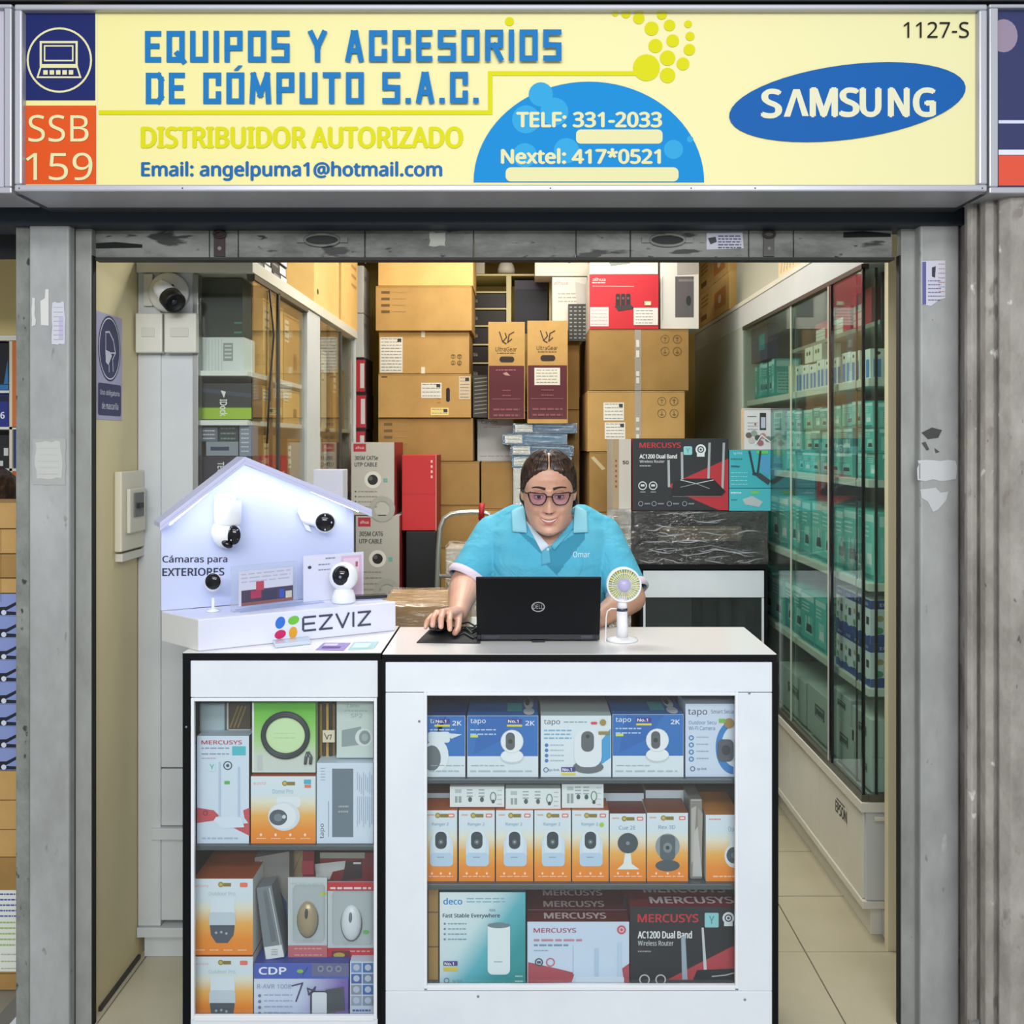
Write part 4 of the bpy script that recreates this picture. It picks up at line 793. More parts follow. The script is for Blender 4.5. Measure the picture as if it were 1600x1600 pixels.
G6 = 'orange and white camera boxes in the narrow counter'
orange('orange-white camera box in middle of upper shelf, green cable pack above', 392, 1211, 493, 1316, 'ptz', Y=Y2, dp=0.10, group=G6, draw=d, top='#c26a3a')
def d(f):
    x0, y0 = 495, 1188
    f.rect(x0+24, y0+9, x0+57, y0+116, '#6f7f8c'); f.rect(x0+18, y0+60, x0+19, y0+116, '#8a9aa8'); f.txt('tapo', x0+5, y0+95, x0+13, y0+118, '#3f4e5c', 0.01, vert='up'); f.lines(x0+6, y0+8, x0+13, y0+26, 5, '#93a4b4', 1)
    for i in range(8): f.rect(x0+63+3.2*i, y0+14+(i % 3)*4, x0+64+3.2*i, y0+42+(i % 4)*3, '#a9bccd'); f.rect(x0+63+3.2*i, y0+52, x0+64+3.2*i, y0+100-(i % 3)*5, '#a9bccd')
    f.lines(x0+34, y0+66, x0+50, y0+74, 2, '#aab4b4', 3)
retail('camera_box', 'white box turned on its side at right of upper shelf', 'box', 495, 1188, 583, 1314, Y2, 0.09, '#d5e3f1', d)
# green cable pack standing on the orange box
GG = gradmat('green_pack_gradient', [(0, '#cfd8d2'), (0.22, '#d0d8cc'), (0.45, '#a9d98a'), (0.75, '#7cc850'), (1, '#58b034')])
zc = EZ-(1211-CY)*Y2/F
ca = retail('cable_pack', 'green and white cable pack standing on the orange camera box', 'pack', 394, 1097, 493, 1207, Y2+0.004, 0.03, GG, lambda f: (f.rect(394, 1098, 397, 1206, '#dfe6de'), f.ell(446, 1148, 32, 33, '#cdeab4'), f.lines(428, 1145, 462, 1152, 2, '#b7dca0', 1.6), f.rect(402, 1180, 410, 1204, '#c3c9c6')), side='#a8c890')
cb = MB()
for i in range(5):
    rr = 36.5-1.4*i; cb.tube([W(446+(rr+0.4*i)*math.cos(2*PI*j/36), 1149+(rr-1)*math.sin(2*PI*j/36), Y2+0.0005-0.002*(i % 2)) for j in range(37)], 0.0035, mat('#3a4145', 0.4), 6, False)
for x in (478, 486): cb.tube([W(481, 1175, Y2), W(x, 1184, Y2-0.002), W(x-1, 1194, Y2-0.002)], 0.004, mat('#6b6f70', 0.3, 0.6), 6)
cb.build('coiled_cable', label='coiled dark grey cable strapped to the green pack', cat='cable')
def d(f):
    x0, y0 = 526, 1097
    f.txt('Z Series', x0+16, y0+3, x0+36, y0+8, '#8fa69c', 0.0); f.lines(x0+12, y0+13, x0+48, y0+14, 1, '#a2b6ac', 1.4); f.txt('SP2', x0+22, y0+18, x0+40, y0+24, '#93a99f', 0.0); f.poly([(x0+8, y0+44), (x0+38, y0+38), (x0+40, y0+66), (x0+8, y0+70)], '#93a2a0'); f.ell(x0+43, y0+55, 14, 14, '#dce4e2'); f.ell(x0+44, y0+55, 9, 11, '#8b9a99'); f.ell(x0+44, y0+55, 5, 6, '#a9b6b4')
retail('accessory_box', 'pale green-grey projector box above the sideways white box', 'box', 526, 1096, 583, 1184, Y2+0.02, 0.07, '#cbd9d2', d)
p = MB()
for i, c in enumerate(('#3c3630', '#9b7b3a', '#43392e', '#c9a14e', '#2c2723', '#7a5f35')): p.pbox(494.5+5*i, 1097+(i % 2)*2, 498.5+5*i, 1182, Y2+0.05+0.003*(i % 2), 0.02, c)
p.build('pen_pack', label='dark pack with gold pens beside the green cable pack', cat='pack')
retail('price_tag', 'small cream handwritten price tag in front of gold pens', 'tag', 504, 1141, 523, 1160, Y2+0.03, 0.002, '#dfd6bc', lambda f: (f.line([(507, 1146), (511, 1155), (513, 1149), (518, 1148), (516, 1155)], 1.3, '#4a4038'),))
p = MB(); p.pbox(311, 1098, 351, 1146, Y2+0.05, 0.03, mat('#a9bcc0', 0.3)); p.build('accessory_pack', label='pale blue bagged part above the tall white router box', cat='pack', bevel=0.006)
p = MB(); p.pbox(356, 1098, 391, 1140, Y2+0.055, 0.02, '#4a4034'); p.pbox(354, 1098, 357, 1143, Y2+0.05, 0.03, '#b9b6ae'); p.pbox(354, 1140, 391, 1143, Y2+0.05, 0.03, '#d2cfc6')
f = front(p, Y2+0.055); [f.line([(360+6*i, 1136), (372+6*i, 1104)], 2.2, '#8a7040') for i in range(3)]
p.build('accessory_pack', label='framed brown pack between pale bag and green cable pack', cat='pack')
# lower shelf
def pt2(x0, y0, x1, y1, lens=True):
    def d(f):
        w = x1-x0; f.txt('ezviz', x0+4, y0+9, x0+24, y0+13, '#e3ab98', 0.0); medal(f, x0+43, y0+9); f.rrect(x1-20, y0+6, x1-8, y0+13, 2, '#ec7a66'); f.txt('Outdoor Pro', x0+24, y0+20, x0+66, y0+26, '#b4c6d0', 0.0)
        f.rrect(x0+27, y0+30, x0+65, y0+74, 4, '#dde9f1'); f.rrect(x0+25, y0+52, x0+66, y0+76, 5, '#c6d4de'); yb = min(y0+100, y1-1); f.poly([(x0+26, y0+72), (x0+65, y0+72), (x0+63, y0+88 if y0+88 < yb else yb), (x0+54, yb), (x0+36, yb), (x0+28, y0+88 if y0+88 < yb else yb)], '#525a66')
        for q in ((36, 84), (44, 83), (52, 85)):
            if y0+q[1] < y1-2: f.ell(x0+q[0], y0+q[1], 2, 2, '#aab3b8')
        if y1-y0 > 110: [f.lines(x0+4+22*i, y1-9, x0+18+22*i, y1-8, 1, '#ffd9b0', 1.6) for i in range(4)]
    return d
orange('upper of two orange-white boxes at left of lower shelf, brown lid visible', 302, 1373, 395, 1492, 'ptz', Y=Y2, dp=0.19, group=G6, draw=pt2(302, 1373, 395, 1492), top='#a8562c')
orange('lower of two orange-white boxes at left of lower shelf, standing on the bottom', 302, 1493.5, 395, 1588, 'ptz', Y=Y2, dp=0.19, group=G6, draw=pt2(302, 1493.5, 395, 1588), top='#a8562c')
# leaning plastic case
p = MB(); a = W(398, 1332, Y2+0.05); 
p.prism([W(400, 1388, Y2+0.02), W(424, 1384, Y2+0.02), W(445, 1494, Y2+0.02), W(414, 1500, Y2+0.02)][::-1], (0, 0.06, 0), mat('#7d868c', 0.25))
f = front(p, Y2+0.02); f.poly([(413, 1480), (440, 1476), (444, 1495), (416, 1499)], '#dfe3e4'); f.lines(424, 1483, 434, 1491, 4, '#7b8083', 1); f.poly([(411, 1392), (416, 1391), (432, 1470), (424, 1472)], '#6b7278'); f.line([(421, 1388), (438, 1476)], 1.4, '#c6ccd0')
p.build('plastic_case', label='grey clear plastic case leaning right beside orange box', cat='case', bevel=0.002)
p = MB(); p.prism([W(398, 1340, Y2+0.10), W(452, 1330, Y2+0.10), W(452, 1500, Y2+0.10), W(398, 1500, Y2+0.10)][::-1], (0, 0.05, 0), mat('#8d8a86', 0.35)); f = front(p, Y2+0.10); f.poly([(436, 1390), (448, 1410), (450, 1480), (444, 1470)], '#33507c'); f.line([(408, 1345), (400, 1490)], 2, '#b4b2ae')
p.build('plastic_bag', label='grey folded plastic bag behind the leaning case', cat='bag')
retail('accessory_box', 'cream cardboard panel behind the leaning case, lower shelf', 'box', 432, 1329, 480, 1412, Y2+0.16, 0.03, '#b9a47c', lambda f: f.line([(452, 1380), (470, 1335)], 1, '#8a7650'))
# mice in blister packs
def mouse_pack(name, label, x0, y0, x1, y1, body, wheel, header, bottom, dz=0.0, extra=None):
    r = thing(name, W((x0+x1)/2, y1, Y2+0.03), label, 'mouse pack', 'computer mice in blister packs')
    p = MB(); p.pbox(x0, y0, x1, y1, Y2+0.03+dz, 0.004, mat('#c6cfd2', 0.35)); f = front(p, Y2+0.03+dz)
    f.rect(x0, y0, x1, y0+14, header[0]); f.rect(x0, y1-bottom[1], x1, y1, bottom[0]); f.lines(x0+4, y0+8, x1-6, y0+9, 1, header[1], 3); f.lines(x0+10, y1-bottom[1]+4, x1-8, y1-6, 2, '#d9a0a0', 2)
    if extra: extra(f)
    p.build('backing_card', r)
    m = MB(); cx = (x0+x1)/2; cy = (y0+y1)/2+2; c = W(cx, cy, Y2+0.026+dz); R = Matrix.Rotation(0.0, 3, 'X')
    m.ball(c+Vector((0, 0.002, -0.004)), 0.028, 0.010, 0.046, mat('#5a5348', 0.4), 20, 12); m.ball(c, 0.026, 0.016, 0.045, mat(body, 0.3, 0.3 if body != '#e9f0f4' else 0), 20, 12); m.build('mouse_shell', r)
    w_ = MB(); w_.ball(c+Vector((0, -0.012, 0.018)), 0.005, 0.006, 0.014, mat(wheel, 0.4), 12, 8); w_.build('scroll_wheel', r)
    b = MB(); a = W(x0+6, y0+18, Y2-0.0+dz); e = W(x1-6, y1-bottom[1]-2, Y2+dz); b.box(a.x, e.x, Y2+0.002+dz, Y2+0.029+dz, e.z, a.z, glassmat('clear_blister', (0.97, 0.98, 0.98, 1), 0.06)); b.build('blister', r, bevel=0.006)
mouse_pack('mouse_pack', 'gold and black computer mouse in clear blister pack, lower shelf', 450, 1371, 511, 1497, '#b9a27a', '#2e2a26', ('#c6cfd2', '#b8c4c8'), ('#c46a72', 20), extra=lambda f: (f.rect(472, 1345, 490, 1366, '#8a2430'), f.ell(505, 1396, 6, 2.5, '#c8d832')))
mouse_pack('mouse_pack', 'white computer mouse in clear blister pack with red card', 512, 1378, 586, 1501, '#e9f0f4', '#70777c', ('#c8323c', '#f0dada'), ('#c02c38', 20), dz=0.003, extra=lambda f: (f.rrect(518, 1485, 548, 1499, 3, '#7a3038'), f.ell(530, 1492, 9, 4, '#b9a84a'), f.ell(572, 1456, 5, 3.5, '#5cc04a')))
retail('mouse_pack', 'dark red pack with black and white printing behind the mice', 'mouse pack', 500, 1332, 586, 1400, Y2+0.075, 0.03, '#7a2830', lambda f: (f.poly([(492, 1350), (540, 1345), (538, 1358), (520, 1362), (515, 1374), (494, 1374)], '#c3c6c4'), f.poly([(540, 1348), (566, 1342), (566, 1372), (534, 1376)], '#3c2e33'), f.rect(500, 1332, 570, 1341, '#93938a'), f.rect(552, 1347, 564, 1350, '#dcd4d4')), group='computer mice in blister packs')
retail('accessory_box', 'narrow dark red box strip hanging above the gold mouse', 'box', 473, 1330, 491, 1372, Y2+0.065, 0.012, '#84242e', lambda f: f.rect(477, 1354, 488, 1366, '#a9808a'))
CDP = gradmat('blue_violet_gradient', [(0, '#d6e0ee'), (0.45, '#ccd6ec'), (0.8, '#7a66b4'), (1, '#5a4c9c')], (0.8, 0, -0.1), 0.12)
def d(f):
    x0, y0 = 397, 1504
    f.rect(x0, y0, x0+148, y0+24, '#4a62ba'); f.rect(x0+90, y0, x0+148, y0+20, '#6a6c94'); f.txt('CDP', x0+8, y0+6, x0+50, y0+17, '#eef2fa', 0.03); f.ell(x0+72, y0+12, 5, 3, '#8ac04a'); f.line([(x0+76, y0+18), (x0+84, y0+6)], 1.5, '#3a3c7c')
    for i in range(3): f.ell(x0+104+14*i, y0+8, 5, 5, '#8d93a8'); f.ell(x0+104+14*i, y0+8, 2.5, 2.5, '#5a607a')
    f.txt('R-AVR 1008', x0+5, y0+32, x0+58, y0+39, '#8aa0be', 0.01)
    for i in range(4): f.ell(x0+9, y0+50+9*i, 2.5, 2.5, '#6f7fa8'); f.lines(x0+16, y0+48+9*i, x0+60, y0+49+9*i, 1, '#9aabc6', 1.5)
    f.line([(x0+60, y0+34), (x0+76, y0+30), (x0+66, y0+58)], 2.2, '#3d4068'); f.line([(x0+94, y0+42), (x0+84, y0+38), (x0+86, y0+48), (x0+96, y0+36), (x0+92, y0+54)], 2.2, '#3d4068')
    f.poly([(x0+112, y0+40), (x0+140, y0+36), (x0+142, y0+72), (x0+112, y0+78)], '#4c5258'); f.rrect(x0+88, y0+42, x0+115, y0+79, 3, '#3a4048'); f.rrect(x0+91, y0+44, x0+114, y0+78, 3, '#d9dfe6')
retail('regulator_box', 'blue and violet power regulator box with handwritten 70, lower shelf', 'box', 397, 1504, 544, 1588, Y2, 0.12, CDP, d, top='#3d4fa0', side='#5a6ab4')
def d(f):
    x0, y0 = 547, 1502
    for i in range(4):
        for j in range(2):
            c = [['#6f8fc4', '#3f6fb4'], ['#4460a8', '#6a80a0'], ['#8a94a0', '#3c66b0'], ['#9aa6b6', '#8a97a6']][i][j]; f.rect(x0+2+18*j, y0+2+17*i, x0+18+18*j, y0+17+17*i, c); f.ell(x0+10+18*j, y0+9+17*i, 5, 5, '#b8c4d4')
    f.lines(x0+4, y0+74, x0+32, y0+80, 2, '#3a5fa8', 3)
retail('picture_box', 'box covered with small blue pictures at right end of lower shelf', 'box', 547, 1502, 585, 1588, Y2+0.002, 0.12, '#cdd9ea', d)

# let every boxed thing rest exactly on its shelf
LV = [EZ-(py-CY)*(YR+.045)/F for py in (1214.5, 1377.5, 1538.5)]; LV2 = [EZ-(py-CY)*(YL+.045)/F for py in (1317.5, 1588.5)]
def bottom(o): return _org[o.name].z if o.type == 'EMPTY' else o.location.z+min(v.co.z for v in o.data.vertices)
for o in [o for o in COL.objects if o not in _before and o.parent is None]:
    lv = LV if o.location.x > -0.34 else LV2
    b_ = bottom(o)
    for L_ in lv:
        if abs(b_-L_) < 0.022: o.location.z += L_+0.0006-b_
# ================================================================== GOODS IN AND ON THE WALL CABINETS
def sbox(name, label, X0, X1, Y0, Y1_, z0, z1, m, cat='box', draw=None, side=None, top=None, group=None, edraw=None, bevel=0.0):
    """box given in metres; draw prints on the face towards the aisle, edraw on the face towards the camera"""
    X1 = X1
    p = MB(); p.box(X0, X1, Y0, Y1_, z0, z1, m, top=top, side=side, front=None)
    if draw:
        if X0 < 0: draw(Face(p, (X1, Y0, z1), (0, Y1_-Y0, 0), (0, 0, -(z1-z0))))
        else: draw(Face(p, (X0, Y1_, z1), (0, -(Y1_-Y0), 0), (0, 0, -(z1-z0))))
    if edraw: edraw(Face(p, (X0, Y0, z1), (X1-X0, 0, 0), (0, 0, -(z1-z0))))
    return p.build(name, label=label, cat=cat, group=group, bevel=bevel)
def cprint(n=2):
    def d(f):
        f.rect(.06, .1, .3, .42, '#e4ddc8'); f.lines(.08, .15, .28, .36, 3, '#7a6a4a', .03); f.rect(.6, .55, .8, .8, '#8c6a38'); f.rect(.0, .03, 1, .045, '#7a5c30')
    return d
# left cabinet, end-glass side
retail('appliance_or_shade_box', 'white ribbed box with small window, behind front glass of left cabinet', 'box', 313, 527, 381, 579.3, 2.935, 0.12, '#d3dde2', lambda f: ([f.rect(316+5*i, 530, 317+5*i, 580, '#bcc9cf') for i in range(7)], f.rect(349, 536, 364, 564, '#8d979b'), [f.rect(351, 539+6*i, 362, 542+6*i, '#c3ccd0') for i in range(4)]))
retail('appliance_or_shade_box', 'green-black block added for the shaded cell above white ribbed box in left cabinet', 'box', 313, 436, 379, 526.5, 2.95, 0.10, '#0f2220', lambda f: (f.lines(366, 503, 378, 518, 2, '#3a8a64', 3),))  # block added to darken the cabinet's top cell
def d(f):
    f.rect(312, 637, 393, 655, '#9dc226'); f.poly([(312, 606), (393, 615), (393, 622), (312, 612)], '#2c3d55'); f.txt('IDock', 344, 624, 355, 650, '#e8ecee', 0.02, vert=True); f.poly([(345, 610), (353, 612), (350, 622)], '#e8ecee')
zz = EZ-(655-CY)*2.935/F
retail('dock_box', 'black and lime green box with sideways white lettering in left cabinet', 'box', 312, 599, 393, 656.3, 2.935, 0.12, '#161d28', d)
p = retail('gadget_box', 'grey-blue boxed gadget with dark slot, below lime green box', 'box', 322, 690, 372, 712, 2.935, 0.10, '#8791a2', lambda f: (f.rect(329, 698, 358, 704, '#1f2c58'),))
retail('gadget_box', 'dark violet box under the grey-blue gadget, left cabinet', 'box', 314, 713, 392, 811.3, 2.935, 0.12, '#241d3a', lambda f: (f.txt('TECH', 340, 722, 350, 745, '#d8dce4', 0.02, vert=True), f.rect(378, 716, 388, 760, '#2f4a8a')))
retail('gadget_box', 'dark box with pale printed rows, standing just under lit shelf', 'box', 314, 668, 340, 689.5, 2.935, 0.07, '#5e6a80', lambda f: f.lines(317, 672, 336, 684, 3, '#c3c9d6', 2))
retail('gadget_box', 'pale grey-lilac upright box at right under lime green box', 'box', 374, 664, 392, 712.5, 2.935, 0.08, '#7f8aa6', lambda f: f.lines(377, 670, 389, 704, 6, '#d0d4e0', 2))
retail('gadget_box', 'black device box between two pale boxes under the lit shelf', 'box', 342, 664, 372, 689.5, 2.945, 0.07, '#28343c', lambda f: f.lines(345, 668, 368, 684, 3, '#6f8a8c', 2.5))
GL = 'brown cartons on the shelves of the left cabinets'
lv = [(1.772, 2.02), (1.622, 1.745), (1.317, 1.585), (0.886, 1.20)]
spec = [[(3.10, 3.36, .25, CARD_L), (3.37, 3.61, .24, CARD)], [(3.08, 3.35, .115, CARD), (3.36, 3.61, .12, CARD_L)], [(3.10, 3.32, .26, CARD), (3.42, 3.61, .25, CARD_D)], [(3.0, 3.3, .3, CARD), (3.31, 3.6, .3, CARD_D)]]
pos = ['top shelf', 'second shelf', 'third shelf', 'bottom']
for (z0, z1), row, ps in zip(lv, spec, pos):
    for i, (a, b_, h, c) in enumerate(row):
        sbox('carton', 'brown carton on %s of nearer left cabinet, %s half' % (ps, ('near', 'far')[i]), -1.13, -0.835, a, b_, z0, z0+h, c, draw=cprint(), group=GL)
sbox('manual_box', 'small red box with white marks seen through left cabinet glass', -0.90, -0.835, 3.33, 3.41, 1.317, 1.50, '#a02c30', draw=lambda f: f.lines(.3, .25, .6, .8, 4, '#e4d0d0', .05))
sbox('orange_pack', 'orange and white pack at near edge of farther left cabinet', -0.9, -0.84, 3.88, 4.0, 1.617, 1.85, '#d8602c', draw=lambda f: (f.rect(0, .3, .4, .9, '#e6ded4'),))
sbox('carton', 'white carton beside orange pack in farther left cabinet', -1.1, -0.86, 4.12, 4.3, 1.617, 1.95, '#c9c8be', group=GL, draw=cprint())
sbox('carton', 'brown carton at far end of farther left cabinet', -1.1, -0.85, 4.32, 4.6, 1.617, 1.9, CARD, group=GL, draw=cprint())
sbox('carton', 'cream printed carton low in farther left cabinet', -1.1, -0.84, 3.88, 4.02, 1.317, 1.58, '#cfc4a8', group=GL, draw=lambda f: f.lines(.2, .1, .8, .9, 7, '#8a7a5c', .03))
sbox('carton', 'darker brown carton low in farther left cabinet behind door edge', -1.1, -0.85, 4.1, 4.55, 1.317, 1.57, CARD_D, group=GL, draw=cprint())
# on top of the left cabinets
GT = 'flat black and white boxes stacked on the left cabinet'
ks = 0
for (a, b_) in ((2.99, 3.19), (3.2, 3.4)):
    for i in range(4):
        sbox('flat_box', 'flat black box with white end, level %s of the %s stack on the left cabinet' % (('lowest', 'second', 'third', 'top')[i], ('near', 'far')[a > 3.1]), -1.08, -0.83-0.004*(i % 2), a, b_, 2.101+0.034*i, 2.133+0.034*i, '#26282c', draw=lambda f: (f.rect(.55, .1, .97, .9, '#c9cbce'), f.lines(.1, .3, .45, .6, 1, '#8a8d92', .2)), group=GT)
GC = 'large cartons on top of the left cabinets'
sbox('carton', 'large pale carton on left cabinets, nearer, its dark end toward the door', -1.12, -0.82, 3.80, 4.31, 2.101, 2.50, CARD_L, draw=lambda f: (f.rect(0, .05, 1, .06, '#a8813f'), f.ell(.12, .85, .03, .03, '#4a3618')), group=GC, bevel=.002)
sbox('carton', 'large pale carton on left cabinets, farther, against the white boxes', -1.12, -0.81, 4.32, 4.74, 2.101, 2.46, CARD_L, draw=lambda f: f.lines(.6, .15, .9, .4, 3, '#c09a58', .04), group=GC, bevel=.002)
sbox('carton', 'carton lying on the farther large carton near ceiling, left side', -1.12, -0.81, 4.34, 4.8, 2.461, 2.68, CARD_L, group=GC, bevel=.002)
for i, (z0, z1) in enumerate(((1.98, 2.20), (2.203, 2.44))):
    sbox('white_box', '%s of two white boxes stacked beyond the left cabinets' % ('lower', 'upper')[i], -0.98, -0.79, 4.80, 5.0, z0, z1, '#c4c5c0', draw=lambda f: f.rect(.1, .2, .5, .3, '#9a9b98'), group='white boxes beyond the left cabinets', bevel=.003)
zs = [0, .33, .66, .99, 1.22, 1.42, 1.62, 1.80, 1.977]
for i, (a, b_) in enumerate(zip(zs[:-1], zs[1:])):
    sbox('red_label_box', 'dark box with red and white edge, %s in narrow stack beyond left cabinets' % ('lowest', 'second', 'third', 'fourth', 'fifth', 'sixth', 'seventh', 'topmost')[i], -0.98, -0.775-0.004*(i % 2), 4.80, 5.02, a+.001, b_, '#2a1c1c', edraw=lambda f: (f.rect(.72, .05, .98, .95, '#b8303a'), f.rect(.86, .15, .96, .85, '#d9d3d0')), group='narrow stack with red edges')
# ---- right cabinet
TEAL = ['#4fb9b0', '#5cc4ba', '#46aaa4', '#6bcabf', '#3f9f9c']
def tdraw(seed, white=False):
    R = random.Random(seed)
    def d(f):
        f.rect(.04, .03, .96, .14, '#bfe6e0'); f.lines(.1, .2, .6, .34, 3, '#d8f0ec', .025); f.rect(.35, .45, .85, .8, '#9adbd2'); f.poly([(.4, .76), (.45, .6), (.8, .6), (.84, .76)], '#2f3b40' if R.random() < .6 else '#e6efee')
        if R.random() < .6: f.rect(.48, .44, .51, .62, '#2f3b40'); f.rect(.74, .44, .77, .62, '#2f3b40')
        f.rect(.04, .9, .96, .97, '#2e8f8c')
    return d
def edge_t(f): f.rect(.08, .05, .92, .2, '#c6ebe5'); f.rect(.1, .35, .5, .9, '#8fd6cc'); f.lines(.15, .4, .85, .8, 6, '#2f7a78', .02)
RXI = RX+0.035
words = ['nearest', 'second', 'third', 'fourth', 'fifth', 'sixth', 'seventh', 'eighth', 'ninth', 'tenth', 'eleventh', 'twelfth', 'thirteenth', 'fourteenth', 'fifteenth', 'sixteenth']
def trow(shelfname, z, y0, y1, wmin, wmax, h, group, dx=0.0, levels=1, dep=.22):
    R = random.Random(int(z*100)+levels); n = 0; y = y0
    while y < y1-wmin:
        w_ = min(R.uniform(wmin, wmax), y1-y)
        zz = z
        for l in range(levels):
            hh = h*R.uniform(.93, 1.0)
            sbox('router_box', 'teal router box on %s, %s from the door%s' % (shelfname, words[min(n, 15)], '' if levels == 1 else (', lower level', ', middle level', ', upper level')[l]), RXI+dx+R.uniform(0, .02), RXI+dx+dep, y+.001, y+w_-.001, zz+.0005, zz+hh, TEAL[R.randrange(5)], draw=tdraw(n*7+l), edraw=edge_t, group=group)
            zz += hh+.0005
        y += w_; n += 1
# shelf tops: 1.755, 1.436, 1.110, 0.780, floor 0.452
trow('second shelf', 1.436, 3.012, 4.10, .08, .15, .085, 'teal router boxes on the second shelf', levels=3)
trow('far part of the second shelf', 1.436, 4.12, 4.62, .1, .2, .27, 'teal router boxes at the far end of the second shelf')
trow('third shelf', 1.110, 3.03, 4.60, .07, .16, .225, 'teal router boxes on the third shelf')
trow('far end of top shelf', 1.755, 4.20, 4.60, .045, .06, .17, 'thin teal boxes at the far end of the top shelf', dep=.12)
trow('fourth shelf', 0.780, 3.48, 4.5, .12, .2, .2, 'teal router boxes on the fourth shelf')
for i in range(3):
    p = MB(); p.ball((RXI-.006, 3.10+.09*i, 1.16+.01*i), .008, .03, .05, FILM2, 12, 8); p.build('plastic_bag', label='clear bag hung in front of teal boxes, %s along third shelf' % words[i], cat='bag', group='clear bags on the third shelf')
sbox('gift_set', 'dark violet boxed set leaning on thin teal boxes, far end of top shelf', RXI, RXI+.05, 4.30, 4.60, 1.93, 2.09, '#4a4660', draw=lambda f: (f.rect(.5, .25, .85, .7, '#2f8f92'), f.lines(.08, .1, .4, .85, 6, '#6f6c88', .03)))
def ink(f): f.rect(0, 0, 1, .28, '#e6e8e0'); f.rect(.12, .35, .42, .95, '#4f86c4'); f.rect(.58, .35, .88, .95, '#4f86c4'); f.ell(.3, .15, .1, .06, '#3b3a38')
GI = 'white and blue ink boxes on the top shelf'
for i in range(9):
    sbox('ink_box', 'white and blue ink box, %s along the top shelf of right cabinet' % words[i], RXI, RXI+.08, 3.03+.092*i, 3.118+.092*i, 1.7555, 1.85+.004*(i % 3), '#dfe2da', draw=ink, edraw=ink, group=GI)
for i in range(2): sbox('ink_box', 'white ink box lying on the ink box row, %s' % ('nearer', 'farther')[i], RXI, RXI+.07, 3.52+.11*i, 3.62+.11*i, 1.8595, 1.918, '#d9dccf', draw=lambda f: (f.ell(.3, .4, .1, .15, '#4a443c'), f.ell(.6, .4, .1, .15, '#4a443c')), group=GI)
sbox('cream_box', 'cream upright box after ink boxes on top shelf', RXI, RXI+.05, 3.90, 3.96, 1.7555, 1.87, '#d9d6b4')
GR = 'red and white boxes on the small upper shelf of the right cabinet'
for i, (a, b_, h) in enumerate(((3.13, 3.30, .12), (3.33, 3.50, .09), (3.52, 3.72, .07))):
    sbox('red_box', 'red box with white label stack, %s on small upper shelf' % words[i], RX+.075, RX+.28, a, b_, 1.9405, 1.9405+h, '#a32834', draw=lambda f: (f.rect(.0, .35, .55, .95, '#cfd2c8'), f.rect(.0, .54, .55, .57, '#8a8f88'), f.rect(.0, .74, .55, .77, '#8a8f88')), group=GR)
sbox('blue_binder', 'tall navy box at the near end of the top shelf, behind end glass', RXI+.03, WRX-.05, 3.0125, 3.0195, 1.87, 2.09, '#141b33')
def eps(f): f.rect(0, 0, 1, .2, '#27408a'); f.txt('EPSON', .25, .07, .75, .14, '#dfe4f0', 0.0); f.rect(.55, .4, .85, .58, '#2b2f38'); f.ell(.25, .42, .1, .07, '#b9a35c'); f.ell(.22, .7, .12, .08, '#4f9c6a'); f.poly([(0, .82), (.3, .78), (.6, .86), (1, .8), (1, 1), (0, 1)], '#2f4a94')
GE = 'blue and white ink bottle boxes on the fourth shelf'
for j in range(2):
    for i in range(4):
        sbox('ink_bottle_box', 'blue and white ink bottle box, %s in the %s row of fourth shelf' % (words[i], ('lower', 'upper')[j]), RXI, RXI+.12, 3.03+.083*i, 3.11+.083*i, .7805+.137*j, .917+.137*j, '#dfe3e6', draw=eps, edraw=eps, group=GE)
GB = 'grey-white printer boxes at the bottom of the right cabinet'
for i, (a, b_, z0, z1) in enumerate(((3.02, 3.17, .4525, .56), (3.02, 3.20, .561, .68), (3.18, 3.40, .4525, .60), (3.21, 3.42, .601, .69), (3.42, 3.7, .4525, .63), (3.72, 4.1, .4525, .62))):
    sbox('printer_box', 'grey-white box with dark label on cabinet bottom: %s' % ('nearest lower', 'nearest upper', 'second lower', 'second upper', 'third from the door', 'farthest, behind dark glass')[i], RXI, RXI+.25, a, b_, z0, z1, '#c6cdc6', draw=lambda f: (f.rect(.35, .3, .75, .55, '#5d665f'), f.lines(.4, .34, .7, .5, 2, '#c0c6c0', .04)), edraw=lambda f: f.rect(.3, .4, .6, .6, '#4d5650'), group=GB, bevel=.002)
# on top of the right cabinet
GU = 'cartons on top of the right cabinet'
def ocar(f): f.lines(.1, .15, .35, .4, 3, '#9a6a2c', .05); f.rect(.55, .3, .9, .8, '#d08a4e'); f.ell(.72, .55, .05, .12, '#f0dcc0'); f.rect(.1, .7, .3, .85, '#8a5a24')
sbox('carton', 'carton with orange print on far end of right cabinet, lower one', 1.06, 1.30, 4.90, 5.75, 2.237, 2.43, CARD_L, draw=ocar, group=GU, bevel=.002)
sbox('carton', 'carton on far end of right cabinet, upper one', 1.06, 1.30, 4.92, 5.75, 2.431, 2.62, CARD_L, draw=ocar, group=GU, bevel=.002)
sbox('carton', 'plain pale grey carton on right cabinet between two brown ones', 1.085, 1.35, 4.05, 4.85, 2.237, 2.60, mat('#b4b4a4', 0.6), group=GU, bevel=.002)
sbox('carton', 'cream carton with slanted print nearest on top of right cabinet', 1.075, 1.35, 3.64, 4.02, 2.237, 2.45, mat('#dcc8a0', 0.6), draw=lambda f: [f.line([(.1+.12*i, .9), (.3+.12*i, .2)], .02, '#b0987a') for i in range(5)], group=GU, bevel=.002)

